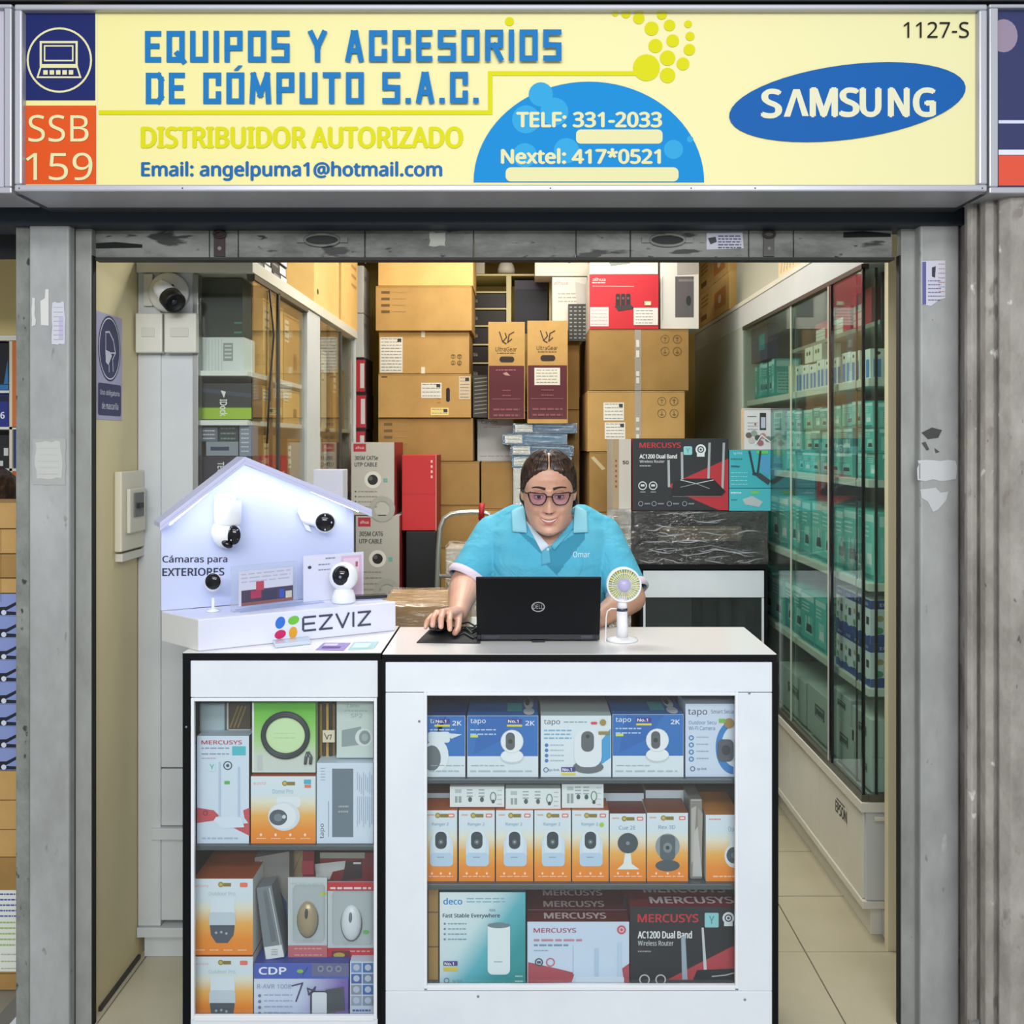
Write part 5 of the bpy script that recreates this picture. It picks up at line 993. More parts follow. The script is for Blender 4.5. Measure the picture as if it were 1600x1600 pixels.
# ================================================================== CARTON WALL AT THE BACK
YA = 4.78
PAPER = mat('#e2e0d6', 0.5); PAPY = mat('#e6d27c', 0.5)
def bars(x, y): return lambda f: [ (f.rect(x, y+10*i, x+13, y+4+10*i, '#6a5230'), f.lines(x+17, y+1+10*i, x+38, y+2+10*i, 1, '#a8875a', 1.2)) for i in range(4)]
def icons(x, y, s=17):
    def d(f):
        for i in range(2):
            for j in range(2): f.ring(x+s*i, y+s*j, s*.36, 0.9, '#6b5630', 16); f.line([(x+s*i, y+s*j-3), (x+s*i, y+s*j+3)], 1, '#6b5630'); f.line([(x+s*i-2, y+s*j+(2 if j else -2)), (x+s*i+2, y+s*j+(2 if j else -2))], 1.2, '#6b5630')
    return d
GA = 'brown cartons in the tall left pile of the back wall'
carton('carton', 'plain pale carton topping the left pile under the shutter', 591, 372, 739, 446.5, YA, .35, CARD_L, group=GA)
carton('carton', 'wide carton with four small dark bars, second in left pile', 587, 447, 737, 516.5, YA-.02, .36, CARD, draw=bars(596, 455), group=GA)
carton('carton', 'carton with a big white shipping sheet at left, third in left pile', 592, 517, 733, 583.5, YA, .35, CARD, tape=661, labels=[(594, 527, 629, 582, PAPER)], draw=lambda f: icons(708, 557, 10)(f), group=GA)
def d(f): f.rrect(697, 606, 703, 628, 3, '#1f1a26'); f.rect(596, 588, 605, 590, '#5a4426'); f.lines(683, 622, 688, 628, 2, '#b07c30', 2)
carton('carton', 'carton with dark hand hole and white and yellow labels, left pile', 591, 584.5, 736, 652.5, YA-.01, .36, CARD, labels=[(658, 598, 690, 622, PAPER), (673, 637, 701, 649, PAPY), (717, 588, 735, 624, mat('#d2bfa4', .6))], draw=d, group=GA)
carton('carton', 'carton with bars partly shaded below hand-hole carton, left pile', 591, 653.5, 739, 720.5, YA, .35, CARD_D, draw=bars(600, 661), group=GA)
y = 721.5
for i, (a, b_) in enumerate(((721.5, 789), (790, 856), (857, 960), (961, 1065), (1066, 1178))):
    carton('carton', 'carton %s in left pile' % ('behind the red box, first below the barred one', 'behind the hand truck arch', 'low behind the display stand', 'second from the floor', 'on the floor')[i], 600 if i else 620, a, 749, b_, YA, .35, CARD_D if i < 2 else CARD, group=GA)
carton('carton', 'small carton between left pile and blue bagged stack, under printer box', 752, 721.5, 801, 795, YA, .35, CARD_D, group='cartons of the middle pile')
for i, (a, b_) in enumerate(((796, 900), (901, 1030), (1031, 1178))):
    carton('carton', 'carton %s of the middle pile' % ('upper hidden one', 'middle one', 'bottom one')[i], 752, a, 860, b_, YA, .33, CARD, group='cartons of the middle pile')
retail('printer_carton', 'white printer carton with small name print under monitor boxes', 'box', 746, 655, 802, 720.5, YA+.135, .2, '#cdccc9', lambda f: (f.txt('Canon', 752, 657, 777, 662, '#6a3030', 0.01), f.lines(756, 667, 784, 668, 1, '#a09a98', 1.2), f.lines(750, 712, 798, 713, 1, '#a8a4a2', 1.5)))
def bagbox(label, x0, y0, x1, y1, c, Y=None):
    Y = Y or YA-.06
    r = thing('bagged_box', W((x0+x1)/2, y1, Y+.15), label, 'box', 'blue boxes in clear bags in the middle pile')
    p = MB(); p.pbox(x0, y0, x1, y1, Y, .19, c); f = front(p, Y); f.rect(x0+3, y0+2, x0+30, y1-2, '#d3d8d2'); f.lines(x0+5, y0+3, x0+28, y1-4, 3, '#7c8a90', 1); f.line([(x0+35, y0+3), (x1-6, y0+5)], 1.2, '#7fb4d0'); p.build('body', r)
    q = MB(); q.pbox(x0-1, y0-.6, x1+1, y1+.3, Y-.006, .20, FILM); q.build('plastic_wrap', r)
bagbox('topmost blue bagged flat box, reaching right under monitor boxes', 802, 662, 901, 677, '#2f5f86')
bagbox('second blue bagged flat box from the top, shifted left', 786, 678, 886, 694.5, '#3a6f96')
bagbox('third blue bagged flat box from the top, above the woman', 798, 695.5, 896, 712, '#2c5a82')
bagbox('fourth bagged box, blue with white labels, behind the hair', 800, 713, 893, 730, '#4a86ac')
bagbox('tall white-fronted bagged box behind the woman\'s right ear', 802, 731, 895, 795, '#c6ccd0')
UGT = mat('#5a1f28', 0.5)
def ug(x0, x1, y0, y1, lab):
    def d(f):
        w = x1-x0; m_ = y0+(y1-y0)*.45
        f.rect(x0+1, m_, x1-1, y1-1, '#571c27'); cx = (x0+x1)/2
        f.line([(cx-11, y0+16), (cx-6, y0+31), (cx, y0+24), (cx-2, y0+18)], 1.8, '#3a2a1c'); f.line([(cx-6, y0+31), (cx-1, y0+34)], 2, '#3a2a1c'); f.line([(cx+11, y0+16), (cx+4, y0+20), (cx+2, y0+32), (cx+8, y0+27)], 1.8, '#3a2a1c')
        f.txt('UltraGear', cx-17, y0+39, cx+16, y0+46, '#3f2e1e', 0.0); f.lines(cx-15, y0+48, cx+14, y0+49, 1, '#6a5230', 1.4); f.rrect(cx-11, y0+54, cx+12, y0+63, 4.2, '#2b1d12')
        if lab: f.rect(x0+11, m_+4, x1-12, m_+31, '#dcd8cc'); f.lines(x0+14, m_+7, x1-16, m_+26, 5, '#8a8678', 1.2)
        else: f.lines(x0+12, m_+6, x1-14, m_+8, 1, '#a8686c', 1.6); f.poly([(cx-6, m_+12), (cx, m_+10), (cx+6, m_+16), (cx-2, m_+15)], '#b48a86')
        f.lines(x0+22, m_+38, x1-22, m_+46, 2, '#9a5c60', 1.4); f.line([(x0+6, m_+52), (x1-7, m_+52)], .8, '#9a5c60'); f.lines(x0+8, m_+67, x1-8, m_+76, 2, '#8a4a4e', 3)
    return d
mc = CARD
retail('monitor_carton', 'upright brown and maroon monitor carton, left of the pair', 'box', 763, 503, 820, 654.5, YA-.07, .20, mc, ug(763, 820, 503, 655, False), group='upright monitor cartons', bevel=.002)
retail('monitor_carton', 'upright brown and maroon monitor carton with white sheet, right of the pair', 'box', 824, 501, 887, 661.5, YA-.07, .20, mc, ug(824, 887, 501, 656, True), group='upright monitor cartons', bevel=.002)
p = MB(); p.pbox(739, 586, 762, 652, YA, .2, '#3c3a36'); f = front(p, YA); [f.line([(742, 592+6*i), (760, 590+6*i)], 1.6, '#8a8a80') for i in range(10)]; p.build('bagged_cables', label='dark bagged stack left of the left monitor carton', cat='bag')
# shelf rack with flat dark boxes behind
YK = 5.15
CRM = mat('#d9cf9c', 0.5)
rk = thing('shelf_rack', W(820, 1150, YK+.2), 'cream shelf rack behind the monitor cartons holding flat black boxes', 'shelf')
def kslab(nm, x0, y0, x1, y1, d=.35, Y=YK): p = MB(); p.pbox(x0, y0, x1, y1, Y, d, CRM); p.build(nm, rk, bevel=.001)
kslab('upright', 791, 431, 799, 1144); kslab('upright', 733, 431, 737, 1144); kslab('upright', 858, 431, 862, 1144); kslab('top_board', 733, 428, 862, 431)
rows = [(434, 455), (458, 481), (485, 508), (511, 537), (541, 566), (570, 596)]
for i, (a, b_) in enumerate(rows):
    kslab('shelf', 737, b_+.3, 791, b_+2.7)
    if i: retail('flat_box', 'flat black box in cream rack, %s from the top' % words[i-1].replace('nearest', 'first'), 'box', 738, a+.5, 790, b_, YK+.01, .25, '#241d19', (lambda a, b_: lambda f: f.txt('bia', 740, (a+b_)/2-3, 746, (a+b_)/2+3, '#c4bca8', 0.0))(a, b_), group='flat black boxes in the rack')
kslab('shelf', 799, 640, 858, 643)
retail('screen_box', 'navy dark panel box in cream rack right compartment', 'box', 804, 438, 855, 520, YK+.02, .2, '#0d1024', lambda f: f.rect(804, 438, 855, 452, '#3a3348'))
retail('carton', 'brown carton under the navy box in the rack', 'box', 800, 521, 857, 639.5, YK+.02, .25, CARD_D)
# white box and others on top
p = MB(); c = W(791, 428, YK+.14); p.lathe([(.0, 0), (.045, 0), (.048, .02), (.040, .05), (.02, .07), (.0, .075)], c, (0, 0, 1), '#e8e4da', 20); p.build('dome_camera', label='white round dome camera on top of the cream rack', cat='camera')
def d(f): f.txt('alhua', 863, 440, 883, 446, '#d07a78', 0.0); f.lines(872, 458, 905, 470, 3, '#b8b0ac', 2); f.poly([(900, 440), (919, 445), (915, 512), (905, 500)], '#d9d6d2')
GW = 'cartons of the right back pile'
YBK = 4.62
z_b = [(515, 610, 921, 1076), (611, 705.5, 918, 1070), (706.5, 800, 921, 1070), (801, 900, 915, 1070), (901, 1040, 915, 1075), (1041, 1194, 915, 1075)]
nm = ['topmost in right back pile, brown carton with round handling marks and tape', 'second in right back pile, carton with two white labels', 'third in right back pile, shaded carton with a slanted tape strip', 'fourth in right back pile, behind the beige box', 'fifth in right back pile, near the floor', 'bottom carton of right back pile on the floor']
for i, (a, b_, x0, x1) in enumerate(z_b):
    lb = [(943, 629, 975, 657, PAPER), (945, 660, 977, 686, PAPER)] if i == 1 else []
    dr = (lambda f: icons(1039, 530, 19)(f)) if i == 0 else ((lambda f: icons(1034, 627, 19)(f)) if i == 1 else ((lambda f: f.poly([(908+15, 715), (913+15, 713), (931+15, 732), (926+15, 735)], '#c9b890')) if i == 2 else None))
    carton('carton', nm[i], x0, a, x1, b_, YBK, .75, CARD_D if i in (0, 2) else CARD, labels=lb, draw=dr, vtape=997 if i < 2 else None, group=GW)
def d(f):
    f.txt('alhua', 926, 434, 946, 439, '#f0dada', 0.01); f.lines(925, 441, 946, 445, 1, '#e8c0c0', 1.6); f.line([(926, 447), (990, 447.5)], .8, '#e0a8a8')
    for i in range(3): f.rrect(962+8*i, 459, 969+8*i, 482, 2, '#2a2426'); f.ell(965.5+8*i, 466, 2, 2, '#5c5658')
    f.poly([(960, 478), (985, 476), (992, 482), (966, 486)], '#3a3032'); f.rect(922, 480, 951, 510, '#dfc9c9'); f.lines(924, 484, 949, 506, 5, '#b89c9c', 1); f.rect(990, 481, 1028, 508, '#e0dcd8'); f.lines(993, 485, 1020, 504, 5, '#8a8684', 1.2); f.rect(1007, 471, 1017, 477, '#dcd8b0')
retail('camera_kit_box', 'bright red camera kit box with white labels high in the back', 'box', 921, 429, 1029, 514, YBK, .28, '#c32330', d, side='#c9c4be', top='#c9c4be')
p = MB(); a = W(1032, 492, YBK-.05); 
retail('white_box', 'white box with open dark side right of the red kit box', 'box', 1032, 401, 1092, 514, YBK+.02, .35, '#dcdad4', lambda f: (f.rect(1055, 432, 1084, 496, '#5f5a5e'), f.rect(1060, 436, 1084, 440, '#7d787a'), f.ell(1076, 470, 4, 8, '#23302c'), f.rect(1035, 432, 1036, 500, '#b0aea8'), f.poly([(1058, 401), (1092, 401), (1092, 428), (1058, 430)], '#a9a4a0')), bevel=.002)
retail('white_box', 'white box with faded pink print left of the red kit box', 'box', 863, 433, 917, 516, YBK+.30, .2, '#dedbd2', lambda f: (f.txt('alhua', 865, 439, 887, 445, '#d07a78', 0.0), f.lines(872, 458, 905, 470, 3, '#b0a8a4', 2), f.poly([(898, 440), (916, 445), (913, 512), (903, 500)], '#c9c6c2')))
p = MB(); p.pbox(888, 475, 918, 533, YBK+.26, .03, '#3b3c3c'); f = front(p, YBK+.26)
for i in range(9):
    for j in range(4): f.rect(890+7*j, 479+6*i, 894+7*j, 481+6*i, '#9aa09c', True)
p.build('vent_panel', label='dark perforated panel beside the right monitor carton', cat='panel')
carton('carton', 'carton holding up white pink-print box behind the right monitor carton', 862, 517, 905, 640, YBK+.30, .2, CARD_D, group=GW)
carton('carton', 'tall hidden carton below, behind the right monitor carton', 862, 641, 905, 1162, YBK+.30, .2, CARD_D, group=GW)
retail('white_box', 'white carton with small dark mark highest at the back, left', 'box', 836, 398, 918, 431, YBK+.32, .2, '#e2ddcf', lambda f: f.txt('D', 888, 404, 893, 411, '#8a4a48', 0.02))
retail('white_box', 'white carton highest at the back, above the red kit box', 'box', 922, 392, 1028, 428, YBK+.02, .2, '#dddacd', lambda f: (f.poly([(945, 400), (975, 396), (985, 412), (955, 416)], '#7d877c'), f.rect(1012, 398, 1016, 408, '#3b3c3a')))
retail('white_box', 'white crumpled pack above the navy box, near dome camera', 'box', 742, 405, 757, 427.5, YK+.02, .1, '#cfcabc')
# ================================================================== MIDDLE OF THE SHOP
YU = 4.38
def utp(x0, y0, x1, y1, t2):
    def d(f):
        w = x1-x0; h = y1-y0
        f.rect(x0+w*.05, y0+h*.02, x0+w*.34, y0+h*.13, '#b02834'); f.txt('alhua', x0+w*.1, y0+h*.055, x0+w*.29, y0+h*.095, '#f0dada', 0.01)
        f.txt('305M '+t2, x0+w*.08, y0+h*.19, x0+w*.62, y0+h*.245, '#4a4a48', 0.02); f.txt('UTP CABLE', x0+w*.08, y0+h*.28, x0+w*.6, y0+h*.335, '#4a4a48', 0.02)
        f.ell(x0+w*.5, y0+h*.52, w*.2, w*.2, '#dcd8ce'); f.ell(x0+w*.5, y0+h*.52, w*.12, w*.12, '#1e1c1a'); f.ell(x0+w*.45, y0+h*.5, w*.05, w*.05, '#5c5650'); f.rect(x0+w*.75, y0+h*.5, x0+w*.84, y0+h*.55, '#6fa8a0')
        for i in range(4): f.ell(x0+w*.1, y0+h*(.68+.07*i), 1.2, 1.2, '#55524c'); f.lines(x0+w*.16, y0+h*(.675+.07*i), x0+w*.6, y0+h*.69, 1, '#8c887e', 1.2)
        f.ring(x0+w*.72, y0+h*.92, w*.3, w*.12, '#a8a79c', 24); 
    return d
def cutm(x0, y0, x1, y1, Y, m): pass
GN = 'grey cable boxes stacked behind the camera stand'
retail('cable_box', 'upper grey and red network cable box, CAT5e', 'box', 549, 691, 616, 804.5, YU, .32, '#bdb9ae', utp(549, 691, 616, 804, 'CAT5e'), side='#8a2228', top='#a89a90', group=GN, bevel=.002)
retail('cable_box', 'lower grey and red network cable box, CAT6', 'box', 556, 806, 624, 935, YU, .32, '#b3afa4', utp(556, 806, 624, 935, 'CAT6'), side='#8a2228', group=GN, bevel=.002)
carton('carton', 'carton on the floor carrying the cable boxes', 552, 936, 628, 1223, YU, .34, CARD_D)
retail('red_carton', 'large bright red carton right of the cable boxes', 'box', 628, 711, 682, 829, YU+.08, .25, '#c21f22', lambda f: (f.line([(629, 772), (681, 772)], .8, '#a01a1c'), [f.rect(673, 719+8*i, 676, 723+8*i, '#e8b8b4') for i in range(4)], f.line([(681.4, 711), (681.4, 829)], .9, '#e8b0a4')), side='#8a1518', bevel=.002)
retail('black_speaker_box', 'tall black box under the bright red carton', 'box', 634, 830, 682, 1214, YU+.08, .25, '#0d0d0f', side='#1a1a1c', bevel=.004)
# hand truck
ht = thing('hand_truck', W(718, 1266, 4.05), 'silver tube hand truck with red grip behind the woman\'s left-hand side', 'hand truck')
AL = mat('#b9b8b0', 0.3, 0.75)
Yh = 4.05; pts = []
for (x, y) in ((682, 1225), (682, 1050), (683, 930), (685, 860), (688, 825), (694, 810), (705, 803), (718, 801), (735, 800), (752, 800), (764, 803), (770, 815), (771, 860), (772, 1000), (772, 1225)): pts.append(W(x, y, Yh))
p = MB(); p.tube(pts, .011, AL, 10); p.build('frame', ht)
for yy in (900, 1010, 1120): p = MB(); p.tube([W(683, yy, Yh), W(771, yy, Yh)], .009, AL, 8); p.build('crossbar', ht)
p = MB(); p.tube([W(752, 812, Yh-.005), W(753, 786, Yh-.005)], .013, '#a81820', 10); p.build('grip', ht)
p = MB(); p.box(pts[0].x, pts[-1].x, Yh-.2, Yh, .006, .014, AL); p.build('toe_plate', ht)
for x in (682, 772): p = MB(); p.lathe([(.02, -.02), (.075, -.02), (.08, 0), (.075, .02), (.02, .02)], (W(x, 0, Yh).x, Yh+.07, .081), (1, 0, 0), '#1c1c1e', 20); p.build('wheel', ht)
# clear bags with white boxes between truck and woman
sp = thing('bagged_box', W(720, 932, 4.25), 'stack of white boxes in clear plastic behind the hand truck arch', 'box')
p = MB(); p.pbox(698, 857, 748, 905, 4.25, .2, '#cfc6b4'); p.pbox(700, 906, 748, 990, 4.25, .2, '#b3aca0'); f = front(p, 4.25); f.line([(700, 880), (746, 878)], 1.5, '#efe6d2'); f.line([(702, 890), (744, 893)], 1.2, '#9b907c'); p.build('body', sp)
p = MB(); p.pbox(696, 853, 749, 990, 4.24, .22, FILM2); p.build('plastic_wrap', sp)
carton('carton', 'carton on the floor under the plastic-wrapped white boxes', 700, 991, 748, 1240, 4.25, .25, CARD_D)
# brown wrapped parcel on a low shelf unit behind the counters
zt0 = .955
tb = thing('side_table', (-0.30, 3.1, 0), 'low white table behind the counters carrying the wrapped parcel', 'table')
p = MB(); p.box(-.46, -.13, 2.93, 3.3, .93, .955, LAM); p.build('table_top', tb, bevel=.002)
for xx in (-.445, -.145):
    for yy in (2.945, 3.285): p = MB(); p.box(xx-.012, xx+.012, yy-.012, yy+.012, 0, .93, '#c4c6c8'); p.build('leg', tb)
pc = thing('parcel', (-0.3, 3.1, zt0), 'brown parcel wrapped in shiny film between camera stand and computer mouse', 'parcel')
p = MB(); p.box(-.44, -.17, 2.95, 3.28, zt0+.001, zt0+.098, CARD); p.build('body', pc, bevel=.008)
p = MB(); p.box(-.445, -.165, 2.945, 3.285, zt0, zt0+.104, filmmat('amber_film', .3, 1.0, 16)); p.build('plastic_wrap', pc, bevel=.01)
# items at the back right: on and beside the rear cabinet
YT = YB
bx = thing('wrapped_device', W(1095, 882, YT+.15), 'wide black device box wrapped in crinkled stretch film on rear cabinet', 'box')
p = MB(); p.pbox(991, 800, 1199, 881, YT+.002, .3, '#07080a'); f = front(p, YT+.002); f.rect(1030, 822, 1158, 845, '#4d463a'); f.lines(1036, 826, 1150, 832, 1, '#7a705c', 2); f.ell(1188, 833, 7, 15, '#060708'); f.line([(1040, 862), (1110, 852), (1170, 864)], 1.4, '#6a7078'); p.build('body', bx, bevel=.003)
q = MB(); n1, n2 = 60, 24; R = random.Random(4)
a = W(985, 882, YT-.006); b_ = W(1200, 798, YT-.006)
grid = [[Vector((a.x+(b_.x-a.x)*i/n1, YT-.006-.012*abs(math.sin(i*.5+3*math.sin(j*.45)))*R.uniform(.4, 1), a.z+(b_.z-a.z)*j/n2)) for i in range(n1+1)] for j in range(n2+1)]
q.ring_surface(grid, filmmat('black_stretch_film', .13, 1.0, 9, (.4, 1, 2.2), .09, .06), cap=False, closed=False); q.build('plastic_wrap', bx)
q = MB(); R = random.Random(11); fm_ = mat('#b9c0c6', .2)  # pale tubes stand in for glints along the film creases
for i in range(26):
    x = R.uniform(992, 1150); y = R.uniform(802, 878); pts = []
    for k in range(5): pts.append(W(min(x, 1198), min(max(y, 801), 880), YT-.020)); x += R.uniform(5, 16); y += R.uniform(-4, 4)
    q.tube(pts, [.0002, .0012, .0016, .001, .0002], fm_, 5)
tag(q.build('fold_glint', bx), kind='stuff')
retail('router_box', 'large black and red router box with four antennas on wrapped device', 'box', 989, 685, 1138, 797, YT+.02, .09, '#202328', router_front(989, 685, 1138, 797, full=True), top='#17181c', side='#8a1c24')
def d(f):
    f.txt('tp-link', 1146, 706, 1160, 711, '#cfeef0', 0.0); f.lines(1142, 716, 1160, 718, 1, '#2a7c90', 2.4); f.txt('300Mbps', 1142, 727, 1156, 731, '#1d4c60', 0.02); f.lines(1142, 738, 1168, 756, 4, '#8fd8de', 1.4)
    f.poly([(1186, 712), (1203, 714), (1203, 740), (1196, 745), (1188, 730)], '#4f9fd0'); f.rect(1182, 704, 1200, 709, '#6cc86a'); f.line([(1171, 706), (1178, 740)], 3.4, '#2c3640'); f.line([(1188, 706), (1184, 738)], 3.2, '#2c3640'); f.line([(1178, 740), (1188, 743)], 5, '#2c3640'); f.line([(1188, 744), (1199, 752)], 8, '#39434c')
retail('adapter_box', 'teal box with black two-antenna adapter beside router box', 'box', 1139.5, 703, 1204, 762.5, YT+.02, .07, '#3cb2c0', d, top='#2f97a4')
def d(f): f.lines(1142, 769, 1158, 771, 1, '#cfeef0', 2); f.lines(1142, 780, 1152, 782, 1, '#2a7c90', 2); f.poly([(1160, 780), (1175, 775), (1192, 784), (1186, 792), (1164, 788)], '#b6c0c4'); f.rect(1173, 767, 1186, 772, '#6cc86a')
retail('adapter_box', 'small teal box with white drive picture, under the antenna box', 'box', 1139.5, 763.5, 1204, 798, YT+.02, .07, '#49b9c6', d)
def d(f):
    f.rect(1163, 639, 1204, 641, '#b4b2b0'); f.lines(1168, 650, 1182, 651, 1, '#5c5a60', 1.6); f.rect(1187, 645, 1197, 672, '#2b2c34'); f.rect(1189, 652, 1196, 669, '#b9c6d4'); f.lines(1168, 660, 1184, 670, 3, '#a8aab0', 1.4); f.ell(1180, 663, 1.5, 1.5, '#c0405a')
    for (x, y, c) in ((1170, 680, '#6a5f58'), (1178, 677, '#8fa294'), (1184, 684, '#4c5048'), (1192, 681, '#b88a8c'), (1200, 686, '#7c8478'), (1174, 688, '#c9c2bc'), (1188, 692, '#a06a70')): f.ell(x, y, 5, 4.5, c)
    f.line([(1180, 694), (1190, 680), (1203, 690)], 1.6, '#e6ecee')
retail('photo_box', 'white box with phone and colourful photo pile on the teal box', 'box', 1163, 638, 1204.5, 702.5, YT+.02, .06, '#dcdde0', d, side='#c9b8a0')
retail('storage_carton', 'tall beige-white wrapped carton left of the black router box', 'box', 958, 686, 986, 1250, YT+.04, .3, '#c3bfb4', lambda f: (f.rect(958, 686, 967, 1250, '#a88f6c'), [f.ell(962.5, 720+8*i, 1.3, 2.2, '#8a2f28') for i in range(6)], f.txt('50', 973, 720, 982, 725, '#33312e', 0.03)), top='#cfc8b6')
sw = thing('film_bundle', W(972, 1250, YT+.03), 'clear stretch film bundle round the foot of the beige carton', 'plastic wrap')
q = MB(); q.pbox(950, 795, 986, 1248, YT+.015, .02, filmmat('grey_film', .4, 1.0, 12)); q.build('sheet', sw)
# ================================================================== NEIGHBOUR STALL SLIVER ON THE LEFT
YN = 3.45
def nb(name, label, x0, y0, x1, y1, m, cat='box', Y=YN, d=.2, draw=None, group=None): return retail(name, label, cat, x0, y0, x1, y1, Y, d, m, draw, group=group)
w = MB(); w.pbox(-400, 300, 26, 400, 2.70, .05, mat('#101214', .7)); w.build('trim_6', kind='structure')
nr = thing('neighbour_shelf', W(-60, 1200, YN+.1), 'orange and white shelf of the next stall at left edge', 'shelf')
for nm_, q, c in (('top_panel', (-150, 400, 25, 524), '#dcc888'), ('shelf', (-150, 526, 26, 532), '#e8e4d4'), ('shelf', (-150, 610, 15, 614), '#e2e6e6'), ('shelf', (-150, 667, 26, 671), '#e2e2da'), ('shelf', (-150, 732, 26, 736), '#dcd8cc'), ('side_panel', (14.5, 533, 19, 780), '#ded6c0'), ('side_panel', (19, 533, 26, 668), '#d8742c'), ('side_panel', (19, 736, 26, 790), '#c45a24')):
    p = MB(); p.pbox(*q, YN, .28 if q[0] < 0 and q[3]-q[1] < 10 else .01, c); p.build(nm_, nr)
p = MB(); p.pbox(-150, 533, 26, 1200, YN+.31, .02, '#1a1614'); p.build('back_panel', nr)
nb('blue_box', 'black and blue box high on the next stall\'s shelf, left edge', -60, 536, 13, 609.5, '#15161a', draw=lambda f: (f.poly([(6, 600), (12, 562), (13, 600)], '#2a7ab8'), f.rect(0, 601, 13, 609, '#2a7ab8')), Y=YN+.02)
nb('blue_box', 'deep blue box with white 6 at the left edge', -60, 616, 13, 666.5, '#232f86', draw=lambda f: (f.txt('6', 1, 644, 7, 654, '#e6e8f0', .03), f.rect(0, 618, 13, 627, '#14183a')), Y=YN+.02)
nb('blue_box', 'dark box with two white tags at the left edge, lowest on shelf', -60, 680, 13, 731.5, '#1d1c1e', draw=lambda f: (f.rect(6, 700, 13, 712, '#cfd0cc'), f.rect(0, 720, 5, 728, '#cfd0cc')), Y=YN+.02)
nb('blue_box', 'small navy box right of the cream shelf upright', 19.5, 673, 26, 731, '#1f3a78', Y=YN+.01, d=.02)
YN2 = 2.72
seq = [(786, 826, CARD), (827, 865, CARD), (866, 903, CARD_D), (904, 927, CARD)]
for i, (a, b_, c) in enumerate(seq): nb('carton', 'small carton of the next stall at left edge, %s down the stack' % words[i].replace('nearest', 'first'), -60, a, 26, b_-.6, c, Y=YN2, group='next stall cartons above the blue boxes', draw=(lambda a: lambda f: f.rect(1, a, 1.8, a+36, '#6e5026'))(a) if i else None)
for i in range(8):
    a = 928+34.5*i
    def d(f, a=a): f.poly([(-60, a+22), (10, a+20), (26, a+12), (26, a+17), (8, a+27), (26, a+28), (26, a+33), (-60, a+33)], '#15182c'); f.ell(6, a+29, 4, 4, '#cfd6e6')
    nb('blue_box', 'blue and black flat box at left edge, %s in the stack' % words[i].replace('nearest', 'first'), -60, a, 26, a+34, '#8494c8', Y=YN2, draw=d, group='next stall blue and black boxes')
for i, (a, b_, c) in enumerate(((1205, 1250, CARD), (1251, 1296, CARD), (1297, 1339, CARD), (1340, 1521, CARD_D), (1522, 1547, CARD_D))): nb('carton', 'next stall carton at left edge under blue boxes, %s down' % words[i].replace('nearest', 'first'), -60, a, 26.5, b_-.5, c, Y=YN2, group='next stall cartons below the blue boxes')
paper('notice', 'handwritten white paper with blue and green ink at left edge', [(-40, 1391), (27, 1391), (27, 1518), (-40, 1518)], YN2-.001, '#dfe3d8', lambda f: (f.lines(0, 1396, 26, 1430, 5, '#4a56a8', 2.4), f.lines(0, 1440, 24, 1475, 5, '#9ab86a', 2.4), f.lines(2, 1490, 26, 1512, 3, '#a8b48a', 1.6)), cat='notice')
# ================================================================== CAMERA STAND ON THE NARROW COUNTER
A_ = Vector((-0.808, 2.400, CT)); B_ = Vector((-0.349, 2.667, CT)); C_ = Vector((-0.487, 2.787, CT)); D_ = Vector((-0.946, 2.520, CT))
ds = thing('camera_stand', (A_+B_+C_+D_)/4, 'white house-shaped lit display stand carrying cameras on the narrow counter', 'display stand')
SWH = mat('#dfe2f4', 0.3)
p = MB(); b0 = [A_, B_, C_, D_]; up = Vector((0, 0, 0.080)); p.hexa([q+Vector((0, 0, .0005)) for q in b0]+[q+up for q in b0], SWH, side=mat('#d9d8d2', 0.4)); p.build('base', ds, bevel=.003)
dd = (B_-A_).normalized(); nn = Vector((dd.y, -dd.x, 0)); L = (B_-A_).length
fb = Face(MB(), A_+Vector((0, 0, .080))+nn*.0004, dd*(L/314), (0, 0, -.080/50.0)); fb.N = nn
# front lettering, in units of 314 x 50 along the base
for x, y, rx, ry, c, ro in ((122, 17, 7.5, 10, '#2f6fd0', .3), (143, 15, 9, 7, '#6cbf3a', -.3), (122, 36, 9, 7, '#c81e5c', -.3), (142, 35, 6.5, 9.5, '#e0a020', .1)): fb.ell(x, y, rx, ry, c, 18, rot=ro)
xx = 158
for g, w_ in (('E', 19), ('Z', 19), ('V', 20), ('I', 1), ('Z', 19)):
    seg = {'E': [(1, 0, .1, 0), (.0, .1, .0, .9), (1, 1, .1, 1), (0, .5, .9, .5)], 'Z': [(0, 0, 1, 0), (1, 0, 0, 1), (0, 1, 1, 1)], 'V': [(0, 0, .5, 1), (.5, 1, 1, 0)], 'I': [(0, 0, 0, 1)]}[g]
    for a, b_, c, d_ in seg: fb.line([(xx+a*w_, 12+b_*22), (xx+c*w_, 12+d_*22)], 3.4, '#3a3f52')
    xx += w_+8
fb.mb.build('lettering', ds)
